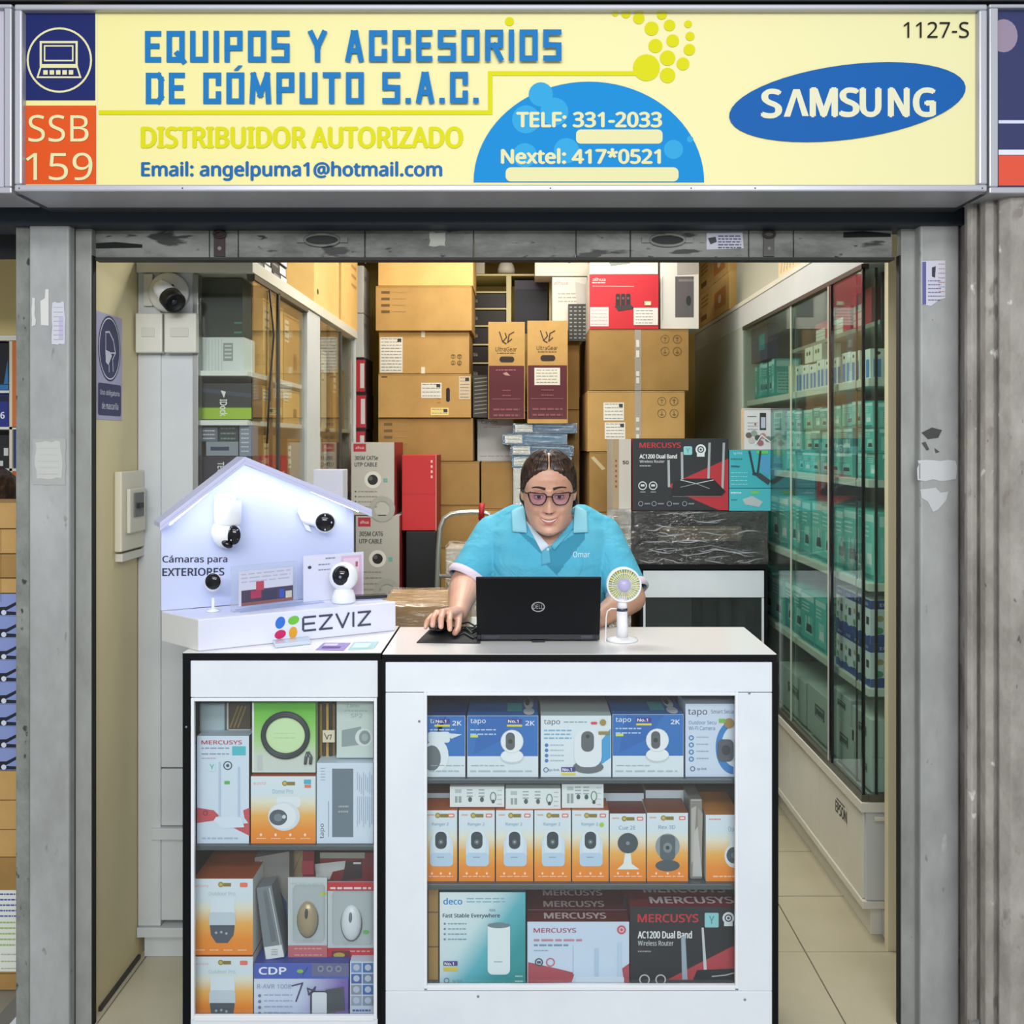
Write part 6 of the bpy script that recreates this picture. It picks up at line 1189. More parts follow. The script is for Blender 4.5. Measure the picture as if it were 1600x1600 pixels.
# back board
zb = CT+.081
def BP(t, z, o=0.0): v = D_+(C_-D_)*t; return Vector((v.x, v.y, z))+nn*o
LT, PK, RT = 1.348, 1.499, 1.362; tp = .375
brd = MB(); brd.prism([BP(0, zb), BP(1, zb), BP(1, RT), BP(tp, PK), BP(0, LT)], -nn*.012, mat('#c6ceea', 0.35)); brd.build('back_board', ds, bevel=.001)
for nm, (t0, z0), (t1, z1) in (('roof_board', (-.03, LT-.012), (tp, PK+.004)), ('roof_board', (tp, PK+.004), (1.05, RT-.012))):
    r_ = MB(); th = Vector((0, 0, .012)); a, b_ = BP(t0, z0, .075), BP(t1, z1, .075); c, e = BP(t1, z1, -.012), BP(t0, z0, -.012)
    r_.hexa([a, b_, c, e, a+th, b_+th, c+th, e+th], mat('#c9cbea', 0.35)); r_.build(nm, ds, bevel=.001)
    r_ = MB(); dn = Vector((0, 0, -.009)); a, b_ = BP(t0, z0, .075), BP(t1, z1, .075); c, e = BP(t1, z1, .071), BP(t0, z0, .071)
    r_.hexa([a+dn, b_+dn, c+dn, e+dn, a, b_, c, e], mat('#c9cbea', 0.35)); r_.build('roof_edge', ds)
LED = bpy.data.materials.new('led_strip'); LED.use_nodes = True; bl = LED.node_tree.nodes['Principled BSDF']; bl.inputs['Emission Color'].default_value = (.9, .95, 1, 1); bl.inputs['Emission Strength'].default_value = 15
for (t0, z0), (t1, z1) in (((.02, LT-.008), (tp-.01, PK-.006)), ((tp+.02, PK-.006), (.98, RT-.006))):
    r_ = MB(); th = Vector((0, 0, .004)); a, b_ = BP(t0, z0, .066), BP(t1, z1, .066); c, e = BP(t1, z1, .058), BP(t0, z0, .058)
    r_.hexa([a, b_, c, e, a+th, b_+th, c+th, e+th], LED); r_.build('led_strip', ds, label='glowing white light strip')
def BX(px, py, o=0.0):  # the point o in front of the board that shows at a pixel
    k = (px-CX)/F; E_ = D_+nn*o; t = (k*E_.y-E_.x)/((C_.x-D_.x)-k*(C_.y-D_.y)); y = E_.y+(C_.y-D_.y)*t; return BP(t, EZ-(py-CY)*y/F, o)
o_ = BX(254, 868, .0006); fb = Face(MB(), o_, (BX(354, 868, .0006)-o_)/100, (0, 0, -(BX(254, 868).z-BX(254, 968).z)/100)); fb.N = nn
fb.txt('Cámaras para', 0, 0, 101, 14, '#2c3048', .012); fb.txt('EXTERIORES', 0, 20, 96, 32, '#2c3048', .02)
fb.mb.build('slogan', ds)
WP = mat('#eef1f6', 0.25); LN = mat('#0c0d12', 0.12)
# outdoor camera hanging on the board, left
cm = thing('camera', BX(352, 778, .03), 'white hanging pan-tilt camera with black lens, upper left of the stand', 'camera', 'display cameras')
q = MB(); c0 = BX(352, 780, .035); q.lathe([(.026, -.004), (.028, 0), (.028, .012), (.02, .016)], c0+Vector((0, 0, -.002)), (0, 0, 1), WP, 24); q.build('mount', cm)
q = MB(); c1 = BX(356, 800, .035); q.lathe([(.030, -.038), (.035, -.03), (.036, .0), (.036, .026), (.032, .030)], c1, (0, 0, 1), WP, 28); q.build('upper_shell', cm)
q = MB(); c2 = BX(353, 832, .035); q.ball(c2, .038, .034, .042, WP, 24, 16); q.build('ball_shell', cm)
q = MB(); f_ = Vector((.35, -.93, 0)); 
q.ball(BX(365, 836, .068), .019, .012, .026, LN, 20, 12); q.ball(BX(355, 850, .062), .016, .012, .010, LN, 16, 10, rot=Matrix.Rotation(.5, 3, 'Y')); q.build('lens_cover', cm)
q = MB(); [q.ball(BX(365+dx, 836+dy, .079), .002, .002, .002, '#c8ccd8', 8, 5) for dx, dy in ((-6, -9), (6, -8), (-4, 8), (6, 6))]; q.build('led', cm)
# round dark camera with wall mount, right
cm = thing('camera', BX(508, 818, .03), 'round black-faced camera on slanted white mount, upper right of the stand', 'camera', 'display cameras')
q = MB(); q.prism([BX(468, 787, .004), BX(486, 831, .004), BX(478, 828, .004), BX(464, 800, .004)], nn*.006, WP); q.build('mount_plate', cm)
q = MB(); q.capsule(BX(478, 812, .01), BX(500, 816, .03), .012, .016, WP); q.build('arm', cm)
q = MB(); fdir = Vector((.18, -.98, -.03)).normalized(); cc = BX(508, 816, .055); q.lathe([(.012, -.03), (.027, -.02), (.030, -.006), (.029, .0), (.001, .001)], cc, fdir, WP, 28); q.build('shell', cm)
q = MB(); q.lathe([(.0265, .0012), (.024, .006), (.001, .008)], cc, fdir, LN, 28); q.build('lens_cover', cm)
q = MB(); 
for k in range(4):
    an = k*PI/2; q.ball(cc+fdir*.007+Vector((math.cos(an)*.018, 0, math.sin(an)*.020)), .002, .001, .003, '#c8ccd8', 8, 5)
q.build('led', cm)
# items standing on the base
zs = CT+.0805
def SP(px, py):  # point on the base top under a pixel
    y = (EZ-zs)*F/(py-CY); return Vector(((px-CX)*y/F, y, zs))
c = SP(333, 955)
cm = thing('camera', c, 'small black-faced camera on round white foot at left of stand', 'camera', 'display cameras')
q = MB(); q.lathe([(.018, 0), (.018, .003), (.004, .007), (.004, .035)], c, (0, 0, 1), WP, 20); q.build('foot', cm)
q = MB(); hc = c+Vector((0, 0, .076)); q.ball(hc, .023, .020, .025, WP, 20, 12); q.build('shell', cm)
q = MB(); q.ball(hc+Vector((.004, -.014, .004)), .0205, .011, .0215, LN, 24, 12); q.build('lens_cover', cm)
# acrylic photo plaque
P0 = SP(364, 957); P1 = SP(465, 944); ac = thing('photo_plaque', (P0+P1)/2, 'clear acrylic plaque holding a printed photo, middle of stand base', 'plaque')
hp = .118; tv = Vector((0, 0, hp)); ax = (P1-P0).normalized(); an_ = Vector((ax.y, -ax.x, 0))
q = MB(); q.prism([P0, P1, P1+tv, P0+tv], -an_*.014, glassmat('acrylic', (.93, .95, .99, 1), .18)); q.build('acrylic_block', ac, bevel=.001)
f = Face(MB(), P0+tv+an_*.001, ax*((P1-P0).length/100), (0, 0, -hp/70)); f.N = an_
f.rect(8, 8, 92, 62, '#cdd0e2'); f.lines(12, 12, 88, 24, 3, '#b0b5d0', 2); f.rect(12, 38, 92, 62, '#4a4258'); f.rect(26, 40, 42, 52, '#a83a58'); f.rect(44, 42, 66, 56, '#3c3e58'); f.rect(70, 42, 78, 56, '#3f56b0'); f.rect(80, 46, 90, 58, '#c9c8b8'); f.rect(12, 57, 92, 62, '#8a5a58'); f.rect(34, 26, 46, 40, '#b8485c')
f.mb.build('photo', ac)
# white packaging card with camera in front
P0 = SP(474, 941); P1 = SP(568, 932); pk = thing('camera_box', (P0+P1)/2, 'white camera carton standing behind the white camera on the stand', 'box')
tv = Vector((0, 0, .128)); dv = Vector((-.006, .012, 0)); q = MB(); q.hexa([P0, P1, P1+dv*.4, P0+dv*.4, P0+tv, P1+tv, P1+dv*.4+tv, P0+dv*.4+tv], mat('#dadcec', .4)); ax = (P1-P0).normalized(); an_ = Vector((ax.y, -ax.x, 0))
f = Face(q, P0+tv, ax*((P1-P0).length/100), (0, 0, -.128/70)); f.N = an_
f.rect(62, 4, 97, 66, '#d8b9d2'); f.rect(66, 8, 92, 30, '#e6cfe0'); f.ell(10, 18, 3, 2.5, '#3a3c48'); f.lines(24, 14, 44, 22, 2, '#8a8ca4', 2); f.rect(86, 14, 90, 22, '#b05a80'); f.lines(36, 5, 52, 6, 1, '#7a7c90', 2)
q.build('body', pk)
c = SP(537, 941.5); cm = thing('camera', c, 'white pan-tilt camera with big black oval face on right of stand', 'camera', 'display cameras')
q = MB(); q.lathe([(.030, 0), (.033, .006), (.031, .02), (.026, .034), (.020, .040)], c, (0, 0, 1), WP, 28); q.build('foot', cm)
q = MB(); hc = c+Vector((0, 0, .072)); q.ball(hc, .040, .036, .040, WP, 28, 16); q.build('ball_shell', cm)
q = MB(); q.ball(hc+Vector((-.002, -.021, .004)), .026, .018, .029, LN, 24, 14); q.build('lens_cover', cm)
q = MB(); q.ball(hc+Vector((-.002, -.040, .004)), .004, .002, .004, '#7d8496', 10, 6); q.build('lens', cm)
# phone and tray on the base, cables, flat items
c = SP(570, 938); tbm = thing('tablet', c, 'thin black tablet lying on the right end of the stand', 'tablet')
q = MB(); q.hexa([c+Vector(v) for v in ((-.055, -.012, .004), (.06, .02, .004), (.05, .05, .004), (-.065, .018, .004), (-.055, -.012, .012), (.06, .02, .012), (.05, .05, .012), (-.065, .018, .012))], mat('#14161c', .2)); q.build('body', tbm)
q = MB(); q.hexa([c+Vector(v) for v in ((-.075, -.022, 0), (.05, .015, 0), (.04, .05, 0), (-.085, .015, 0), (-.075, -.022, .003), (.05, .015, .003), (.04, .05, .003), (-.085, .015, .003))], mat('#9fa6c8', .2)); q.build('tray', tbm)
q = MB(); q.tube([SP(347, 940)+Vector((0, 0, .012)), SP(356, 941)+Vector((0, 0, .014))], [.002, .004], '#16181e', 8); q.tube([SP(340, 946)+Vector((0, 0, .003)), SP(347, 941)+Vector((0, 0, .010))], .0012, '#e0e2ea', 6); q.build('cable', label='small black plug on a thin white lead beside plaque', cat='cable')
q = MB(); q.tube([SP(470, 935)+Vector((0, 0, .004)), SP(485, 931)+Vector((0, 0, .006)), SP(505, 929)+Vector((0, 0, .004))], .0014, '#2a2c36', 6); q.build('cable', label='thin dark cable between the plaque and the white camera', cat='cable')
q = MB(); a = SP(376, 957); b_ = SP(508, 941); w2 = Vector((-.03, .045, 0)); q.hexa([a, b_, b_+w2, a+w2, a+Vector((0, 0, .001)), b_+Vector((0, 0, .001)), b_+w2+Vector((0, 0, .001)), a+w2+Vector((0, 0, .001))], mat('#a9b8dc', .25)); q.build('leaflet', label='glossy pale blue strip of leaflets lying before the plaque', cat='leaflet')
# flat things on the counter in front
def CP(px, py, z=CT):
    y = (EZ-z)*F/(py-CY); return Vector(((px-CX)*y/F, y, z+.0004))
q = MB(); pts = [CP(424, 1003), CP(480, 998), CP(486, 1007), CP(430, 1013)]; q.hexa([*pts, *[v+Vector((0, 0, .010)) for v in pts]], mat('#c3cfe0', .2)); q.build('card_holder', label='low clear plastic card holder in front of stand base', cat='holder', bevel=.002)
q = MB(); pts = [CP(493, 1016), CP(537, 1017), CP(548, 1005), CP(506, 1005)]; q.hexa([*pts, *[v+Vector((0, 0, .001)) for v in pts]], mat('#9a84c4', .35)); f = Face(q, pts[3]+Vector((0, 0, .001)), (pts[2]-pts[3])/100, (pts[0]-pts[3])/100); f.N = Vector((0, 0, 1)); f.rect(10, 15, 60, 45, '#d9cfe8'); f.rect(15, 55, 80, 80, '#5c3f8c'); q.build('flyer', label='violet flyer lying on narrow counter before the stand', cat='flyer')
q = MB(); pts = [CP(543, 1016), CP(584, 1014), CP(592, 1003), CP(553, 1004)]; q.hexa([*pts, *[v+Vector((0, 0, .001)) for v in pts]], mat('#a9d3d6', .35)); f = Face(q, pts[3]+Vector((0, 0, .001)), (pts[2]-pts[3])/100, (pts[0]-pts[3])/100); f.N = Vector((0, 0, 1)); f.rect(10, 20, 75, 80, '#d3e6ea'); q.build('flyer', label='pale turquoise flyer lying at right end of narrow counter', cat='flyer')
# tall white carton behind the stand
p0 = W(512, 785, 3.15); retail('white_box', 'plain white upright box just behind the stand roof', 'box', 489, 734, 536, 930, 3.0, .08, '#cfd0da', None, bevel=.002)
tbl = thing('side_table', (W(512, 0, 3.04).x, 3.04, 0), 'small white stool behind the stand under plain white box', 'table')
q = MB(); zz = EZ-(930-CY)*3.0/F; cx_ = W(512, 0, 3.04).x; q.box(cx_-.09, cx_+.09, 2.96, 3.12, zz-.02, zz-.0005, LAM); q.build('table_top', tbl)
for sx in (-.075, .075):
    for sy in (2.975, 3.105): q = MB(); q.box(cx_+sx-.01, cx_+sx+.01, sy-.01, sy+.01, 0, zz-.02, '#c4c6c8'); q.build('leg', tbl)

# ================================================================== SMALL THINGS ON THE LEFT WALL
def wallface(Y0, Y1_, z0, z1): return None
# mask notice on the cream wall, lies in the wall plane
XW = -1.1548
def yw(px): return XW*F/(px-CX)
y0, y1 = yw(150), yw(190)
q = MB(); zT = EZ-(486-CY)*yw(152)/F; zBt = EZ-(655-CY)*yw(152)/F; q.box(XW, XW+.0012, y0, y1, zBt, zT, '#aaa8c8')
f = Face(q, (XW+.0012, y0, zT), (0, (y1-y0)/100, 0), (0, 0, -(zT-zBt)/170)); f.N = Vector((1, 0, 0))
f.ell(50, 55, 44, 53, '#26285c', 36); f.ring(50, 55, 41, 2, '#d8d8ea', 36, 50); f.line([(34, 30), (48, 28), (64, 40), (72, 60)], 3, '#c9cbe2'); f.line([(34, 34), (34, 62)], 2.5, '#c9cbe2'); f.poly([(32, 58), (50, 60), (58, 66), (44, 82), (34, 78)], '#d6d8ec'); f.line([(50, 62), (72, 60), (60, 72)], 2.5, '#c9cbe2'); f.line([(46, 82), (46, 92)], 2.5, '#c9cbe2'); f.line([(60, 74), (62, 90)], 2.5, '#c9cbe2')
f.rrect(6, 112, 94, 163, 4, '#26285c'); f.txt('Uso obligatorio', 12, 122, 88, 133, '#e2e2f0', .01); f.txt('de mascarilla', 18, 142, 82, 153, '#e2e2f0', .01)
q.build('safety_notice', label='blue and white mask notice reading Uso obligatorio on cream wall', cat='sign')
# breaker box
y0, y1 = yw(178), yw(217)-.012; zT = EZ-(737-CY)*y0/F; zB = EZ-(862-CY)*yw(182)/F
bk = thing('breaker_box', (XW, (y0+y1)/2, zB), 'cream electric breaker box on cream wall below the mask notice', 'electrical box')
q = MB(); q.box(XW, XW+.022, y0, y1, zB, zT, mat('#d6d0bc', .4)); q.build('case', bk, bevel=.004)
q = MB(); q.box(XW+.022, XW+.034, y0+.03, y1-.02, zB+.05, zT-.05, mat('#cfcab8', .35)); q.build('cover', bk, bevel=.004)
q = MB(); q.box(XW+.034, XW+.038, y0+.055, y1-.045, zB+.095, zB+.165, '#6a6c68'); q.build('breaker', bk)
q = MB(); q.box(XW+.037, XW+.046, y0+.07, y1-.065, zB+.12, zB+.135, '#1c1c1c'); q.build('switch_lever', bk)
q = MB(); q.box(XW, XW+.02, y0+.01, 2.884, zB-.028, zB-.006, mat('#d2d0c4', .4)); q.build('cable_duct', label='short cream cable duct under breaker box reaching the cabinet', cat='duct')
# bullet camera on a round junction plate above two switch boxes
yc = 2.882
for i, (x0, x1) in enumerate(((211, 253), (256, 306))):
    sb_ = thing('junction_box', W((x0+x1)/2, 551, yc-.03), ('left cream electrical junction box below the bullet camera', 'right cream electrical junction box below the bullet camera')[i], 'electrical box', 'cream junction boxes under the bullet camera')
    q = MB(); q.pbox(x0, 489, x1, 551, yc-.030, .030, mat('#d0cfc4', .4)); q.build('cover', sb_, bevel=.004)
    q = MB(); q.pbox(x0+10, 512, x1-12, 526, yc-.033, .003, mat('#c4c3b8', .4)); q.build('raised_panel', sb_, bevel=.001)
q = MB(); q.pbox(224, 428, 238, 478, yc-.010, .012, mat('#c9c9c0', .4)); q.build('cable_duct', label='vertical cream cable duct at top left of bullet camera', cat='duct', bevel=.001)
bc = thing('security_camera', W(266, 488, yc), 'white bullet security camera with black hood on round plate', 'camera')
c = W(265, 458, yc); q = MB(); q.lathe([(.060, 0), (.060, .012), (.054, .019), (.03, .022), (.001, .022)], c, (0, -1, 0), mat('#d4d5d0', .35), 36); q.build('mounting_plate', bc)
for dx, dy in ((-21, -1), (-13, -6), (9, -10)): q = MB(); q.lathe([(.004, .0205 if abs(dx) < 16 else .016), (.004, .0235 if abs(dx) < 16 else .019)], c+Vector((dx*yc/F, 0, -dy*yc/F)), (0, -1, 0), '#1e1f20', 10); q.build('screw_hole', bc)
q = MB(); q.capsule(c+Vector((-.004, -.015, .012)), c+Vector((-.004, -.036, .008)), .020, .018, mat('#cfd0cc', .35)); q.build('bracket', bc)
d0 = Vector((.62, -.52, -.56)).normalized(); s0 = c+Vector((-.008, -.048, .010))
q = MB(); q.lathe([(.012, -.012), (.024, -.004), (.027, .01), (.029, .062), (.001, .062)], s0, d0, mat('#dcdde0', .3), 28); q.build('body', bc)
q = MB(); q.lathe([(.029, .058), (.0325, .062), (.0325, .095), (.028, .100), (.025, .092), (.001, .090)], s0, d0, '#08090b', 28); q.build('hood', bc)
q = MB(); q.lathe([(.010, .088), (.009, .094), (.001, .095)], s0, d0, mat('#2a2d34', .1), 16); q.build('lens', bc)
# ================================================================== LAPTOP, MOUSE, FAN
lp = thing('laptop', CP(841, 1003), 'black laptop seen from behind with silver round lid emblem', 'laptop')
LB = mat('#05070d', 0.45, 0, 0, 0.25); LG = mat('#191c22', 0.35)
hy = 2.520; xl, xr_ = (745-CX)*hy/F, (937-CX)*hy/F
q = MB(); q.box(xl, xr_, hy, hy+.185, CT+.004, CT+.020, LG); q.build('base', lp, bevel=.002)
q = MB(); q.box(xl+.01, xr_-.01, hy-.006, hy+.006, CT+.006, CT+.023, LG); q.build('rear_edge', lp, bevel=.002)
q = MB(); q.box(xl+.02, xl+.06, hy-.008, hy-.005, CT+.010, CT+.018, '#2f3440'); q.box(xr_-.05, xr_-.02, hy-.008, hy-.005, CT+.010, CT+.018, '#3c414c'); q.box(-.0+ (xl+xr_)/2-.017, (xl+xr_)/2+.017, hy-.012, hy+.002, CT+.001, CT+.006, '#08090c'); q.build('port', lp)
for sx in (.03, .29): q = MB(); q.box(xl+sx*1.0, xl+sx+.012, hy+.02, hy+.16, CT+.0004, CT+.004, '#08090c'); q.build('foot', lp)
zh = CT+.018; ht_ = W(841, 902, hy-.055); top = Vector((0, hy-.055, ht_.z)); bot = Vector((0, hy-.006, zh)); 
q = MB(); tv = (top-bot); n_ = Vector((0, tv.z, -tv.y)).normalized(); th = n_*.007
q.hexa([Vector((xl, *bot[1:])), Vector((xr_, *bot[1:])), Vector((xr_, *bot[1:]))+th, Vector((xl, *bot[1:]))+th, Vector((xl, *top[1:])), Vector((xr_, *top[1:])), Vector((xr_, *top[1:]))+th, Vector((xl, *top[1:]))+th], LB); q.build('lid', lp, bevel=.003)
f = Face(MB(), Vector((xl, *top[1:])), ((xr_-xl)/193, 0, 0), -tv/95); f.step = .0002
f.ring(96, 48, 10.5, 1.6, mat('#b9bcc0', .3, .6), 36, 8.2); f.txt('DELL', 88, 44, 104, 51, mat('#b9bcc0', .3, .6), .0); f.mb.build('emblem', lp, label='silver round emblem')
q = MB(); q.hexa([Vector((xl+.01, *bot[1:]))+th*1.02+tv*.06, Vector((xr_-.01, *bot[1:]))+th*1.02+tv*.06, Vector((xr_-.01, *bot[1:]))+th*1.1+tv*.06, Vector((xl+.01, *bot[1:]))+th*1.1+tv*.06, Vector((xl+.01, *top[1:]))+th*1.02-tv*.04, Vector((xr_-.01, *top[1:]))+th*1.02-tv*.04, Vector((xr_-.01, *top[1:]))+th*1.1-tv*.04, Vector((xl+.01, *top[1:]))+th*1.1-tv*.04], mat('#8fa6c8', .2, 0, .6)); q.build('screen', lp, label='lit bluish screen')
kb = MB()
for i in range(5):
    for j in range(13): kb.box(xl+.02+.0215*j, xl+.038+.0215*j, hy+.03+.019*i, hy+.046+.019*i, CT+.020, CT+.0225, '#0e0f12')
tag(kb.build('keys', lp), kind='stuff')
# mouse pad, mouse, cable
q = MB(); pts = [CP(651, 1005), CP(750, 1006), CP(757, 981), CP(676, 980)]; q.hexa([*pts, *[v+Vector((0, 0, .0025)) for v in pts]], mat('#1d1f26', .7)); q.build('mouse_pad', label='thin black mouse pad on the wide counter beside laptop', cat='mouse pad')
mc_ = CP(687, 990)+Vector((0, .012, .0035)); ms = thing('computer_mouse', mc_, 'black computer mouse under the woman\'s hand', 'mouse')
q = MB(); q.ball(mc_+Vector((0, 0, .012)), .031, .052, .0115, mat('#0f1014', .25), 24, 12); q.ball(mc_+Vector((0, .008, .016)), .027, .040, .0145, mat('#15161b', .2), 24, 12); q.build('shell', ms)
q = MB(); q.lathe([(.006, -.003), (.007, 0), (.006, .003)], mc_+Vector((-.002, -.032, .024)), (1, 0, 0), '#3a3c44', 12); q.build('scroll_wheel', ms)
q = MB()
for k, pp in enumerate([[(712, 990), (722, 984), (735, 990), (747, 985)], [(718, 992), (728, 986), (738, 996), (748, 990)], [(712, 997), (726, 993), (740, 1001), (750, 998)], [(722, 980), (732, 978), (742, 984), (750, 980)]]):
    q.tube([CP(x, y)+Vector((0, 0, .006+.004*(k % 2))) for x, y in pp], .0028, '#15161a', 6)
q.build('mouse_cable', label='bunched black mouse cable between hand and laptop', cat='cable')
fn = thing('desk_fan', CP(977, 1003), 'small white handheld fan with yellow-green grille standing on counter', 'fan')
fc_ = CP(972, 1001); FW = mat('#eeeef2', .3)
q = MB(); q.lathe([(.040, 0), (.042, .003), (.040, .006), (.018, .010), (.001, .010)], fc_, (0, 0, 1), FW, 32); q.build('base', fn)
q = MB(); q.lathe([(.015, .010), (.0145, .05), (.014, .078), (.001, .078)], fc_, (0, 0, 1), FW, 24); q.build('handle', fn)
q = MB(); q.lathe([(.0142, .078), (.0145, .080), (.0145, .084), (.0142, .086)], fc_, (0, 0, 1), mat('#5a5f6c', .2, .7), 24); q.build('ring', fn)
q = MB(); q.lathe([(.014, .086), (.013, .10), (.012, .118)], fc_, (0, 0, 1), FW, 24); q.build('neck', fn)
hc = Vector((fc_.x+.004, fc_.y-.004, EZ-(913-CY)*fc_.y/F)); Rf = .0455
q = MB(); q.lathe([(Rf, .012), (Rf+.001, .0), (Rf, -.012), (Rf-.004, -.013), (Rf-.004, .013), (Rf, .012)], hc, (0, 1, 0), FW, 48, cap=False); q.build('outer_ring', fn)
for sgn, nm in ((-1, 'grille'), (1, 'grille')):
    q = MB()
    for k in range(36):
        an = 2*PI*k/36; u = Vector((math.cos(an), 0, math.sin(an))); q.tube([hc+u*.017+Vector((0, sgn*.015, 0)), hc+u*.032+Vector((0, sgn*.0155, 0)), hc+u*(Rf-.002)+Vector((0, sgn*.010, 0))], .0009, FW, 5, False)
    q.lathe([(.031, -.001), (.0325, 0), (.031, .001)], hc+Vector((0, sgn*.0155, 0)), (0, 1, 0), FW, 32, cap=False); tag(q.build(nm, fn), kind='stuff')
q = MB(); q.lathe([(.001, -.0185), (.0165, -.018), (.0175, -.013), (.001, -.012)], hc, (0, 1, 0), mat('#b9b4da', .3), 28); q.build('hub_cap', fn, label='lilac hub cap')
for k in range(9):
    an = 2*PI*k/9; q = MB(); u = Vector((math.cos(an), 0, math.sin(an))); v = Vector((-math.sin(an), 0, math.cos(an)))
    q.prism([hc+u*.008-v*.004+Vector((0, -.004, 0)), hc+u*.038-v*.015+Vector((0, -.005, 0)), hc+u*.040+v*.009+Vector((0, .005, 0)), hc+u*.010+v*.006+Vector((0, .004, 0))], (0, .0015, 0), mat('#c9cf3c', .4)); q.build('blade', fn)
q = MB(); q.lathe([(.009, -.010), (.009, .010)], hc, (0, 1, 0), mat('#c9cf3c', .4), 16); q.build('rotor', fn)
q = MB(); q.tube([fc_+Vector((-.013, -.002, .084)), W(955, 951, fc_.y), W(949, 955, fc_.y), W(947, 965, fc_.y), W(946.5, 985, fc_.y), CP(946, 1005)+Vector((0, 0, .003))], .0019, mat('#e8e6e4', .35), 8); q.build('fan_cable', label='white charging cable rising from counter to the fan', cat='cable')
# wrist cord is built with the woman
# ================================================================== WOMAN BEHIND THE COUNTER
def remesh(mb, voxel, smooth=4, name='m'):
    """one continuous skin over the overlapping forms"""
    me = bpy.data.meshes.new(name); me.from_pydata([tuple(p) for p in mb.v], [], mb.f); me.update()
    o = bpy.data.objects.new(name, me); COL.objects.link(o)
    bm = bmesh.new(); bm.from_mesh(me); bmesh.ops.recalc_face_normals(bm, faces=bm.faces); bm.to_mesh(me); bm.free()
    r = o.modifiers.new('r', 'REMESH'); r.mode = 'VOXEL'; r.voxel_size = voxel
    if smooth: s = o.modifiers.new('s', 'SMOOTH'); s.factor = 0.5; s.iterations = smooth
    dg = bpy.context.evaluated_depsgraph_get(); dg.update()
    nm = bpy.data.meshes.new_from_object(o.evaluated_get(dg)); bpy.data.objects.remove(o); bpy.data.meshes.remove(me)
    vs = [v.co.copy() for v in nm.vertices]; fs = [list(p.vertices) for p in nm.polygons]; bpy.data.meshes.remove(nm)
    return vs, fs
wc = Vector((0.085, 3.02, 0.0))
wm = thing('person', (wc.x, wc.y, 0), 'woman in turquoise polo shirt and dark glasses leaning over the laptop, hand on mouse', 'person')
SKIN, nt, b = nodemat('skin')
tc = nt.nodes.new('ShaderNodeTexCoord'); n1 = nt.nodes.new('ShaderNodeTexNoise'); n1.inputs['Scale'].default_value = 14; n1.inputs['Detail'].default_value = 5
nt.links.new(tc.outputs['Object'], n1.inputs[0]); nt.links.new(ramp(nt, [(0.3, '#cf9a80'), (0.5, '#dcaa90'), (0.72, '#e3b39b')], n1.outputs[0]), b.inputs['Base Color'])
b.inputs['Roughness'].default_value = 0.42; b.inputs['Subsurface Weight'].default_value = 0.15; b.inputs['Subsurface Radius'].default_value = (.02, .008, .004); b.inputs['Subsurface Scale'].default_value = 0.4
# ---- head: sculpted grid, local x = right in the picture, f = forward, z = up
def interp(tab, z):
    if z <= tab[0][0]: return tab[0][1:]
    for a, c in zip(tab[:-1], tab[1:]):
        if z <= c[0]:
            t = (z-a[0])/(c[0]-a[0]); t = t*t*(3-2*t)*.5+t*.5; return tuple(p+(q-p)*t for p, q in zip(a[1:], c[1:]))
    return tab[-1][1:]
#        z      half-width front  back(+ = behind)
TAB = [(-.122, .016, .070, -.040), (-.117, .037, .081, -.015), (-.105, .055, .086, .010), (-.085, .064, .086, .040), (-.060, .0725, .084, .065), (-.030, .0765, .080, .085), (0, .078, .077, .098),
       (.030, .0775, .080, .103), (.060, .0745, .078, .098), (.085, .065, .064, .082), (.105, .046, .040, .055), (.116, .028, .018, .028), (.121, .006, .004, .006)]
def gz(x, z, cx, cz, sx, sz): return math.exp(-((x-cx)/sx)**2-((z-cz)/sz)**2)
def feat(x, z):
    ax = abs(x); d = 0.0
    if -.045 < z < .03:                      # nose ridge widening to the tip
        t = (0.022-z)/.055; t = max(0, min(1, t)); d += (.004+.017*t**1.4)*math.exp(-(x/(.0078+.0052*t))**2)*(1 if z > -.036 else max(0, 1-(-.036-z)/.007))
    d += .0065*gz(ax, z, .0115, -.033, .0055, .006)+.004*gz(x, z, 0, -.031, .010, .007)
    d -= .0085*gz(ax, z, .031, .012, .017, .011); d += .003*gz(ax, z, .030, .034, .020, .007)
    d += .0095*gz(ax, z, .046, -.032, .018, .016)                  # smiling cheeks
    d -= .0035*gz(ax, z, .033, -.056, .004, .014)                  # folds beside the mouth
    zm = -.0665+13.0*x*x-.001
    w_ = math.exp(-(x/.027)**4); d += .0035*w_*math.exp(-((z-(zm+.007))/.0045)**2)+.0035*w_*math.exp(-((z-(zm-.010))/.0050)**2)-.002*w_*math.exp(-((z-zm)/.004)**2)
    d += .005*gz(x, z, 0, -.104, .018, .011)-.003*gz(x, z, 0, -.086, .02, .006)
    return d
HC = Vector((0.0795, 2.845, EZ-(767-CY)*2.845/F)); HS = .955; PT = math.radians(17); YAW = math.radians(0)
cp_, sp_ = math.cos(PT), math.sin(PT)
def HW(x, f, z):
    x, f, z = x*HS, f*HS, z*HS
    return Vector((HC.x+x, HC.y-(f*cp_+z*sp_), HC.z+(-f*sp_+z*cp_)))
def head_pt(a, z, off=0.0, feats=True):
    w_, f_, b_ = interp(TAB, z); sx = math.sin(a); cx = math.cos(a)
    x = (w_+off)*math.copysign(abs(sx)**.92, sx)
    y = (f_+off)*abs(cx)**.80 if cx >= 0 else -(b_+off)*abs(cx)**.95
    if cx >= 0 and feats: y += feat(x, z)*min(1, cx*2.2)
    return x, y, z
def face_f(x, z):
    w_, f_, b_ = interp(TAB, z); s_ = min(.999, (abs(x)/w_)**(1/.92)); return f_*math.cos(math.asin(s_))**.80+feat(x, z)
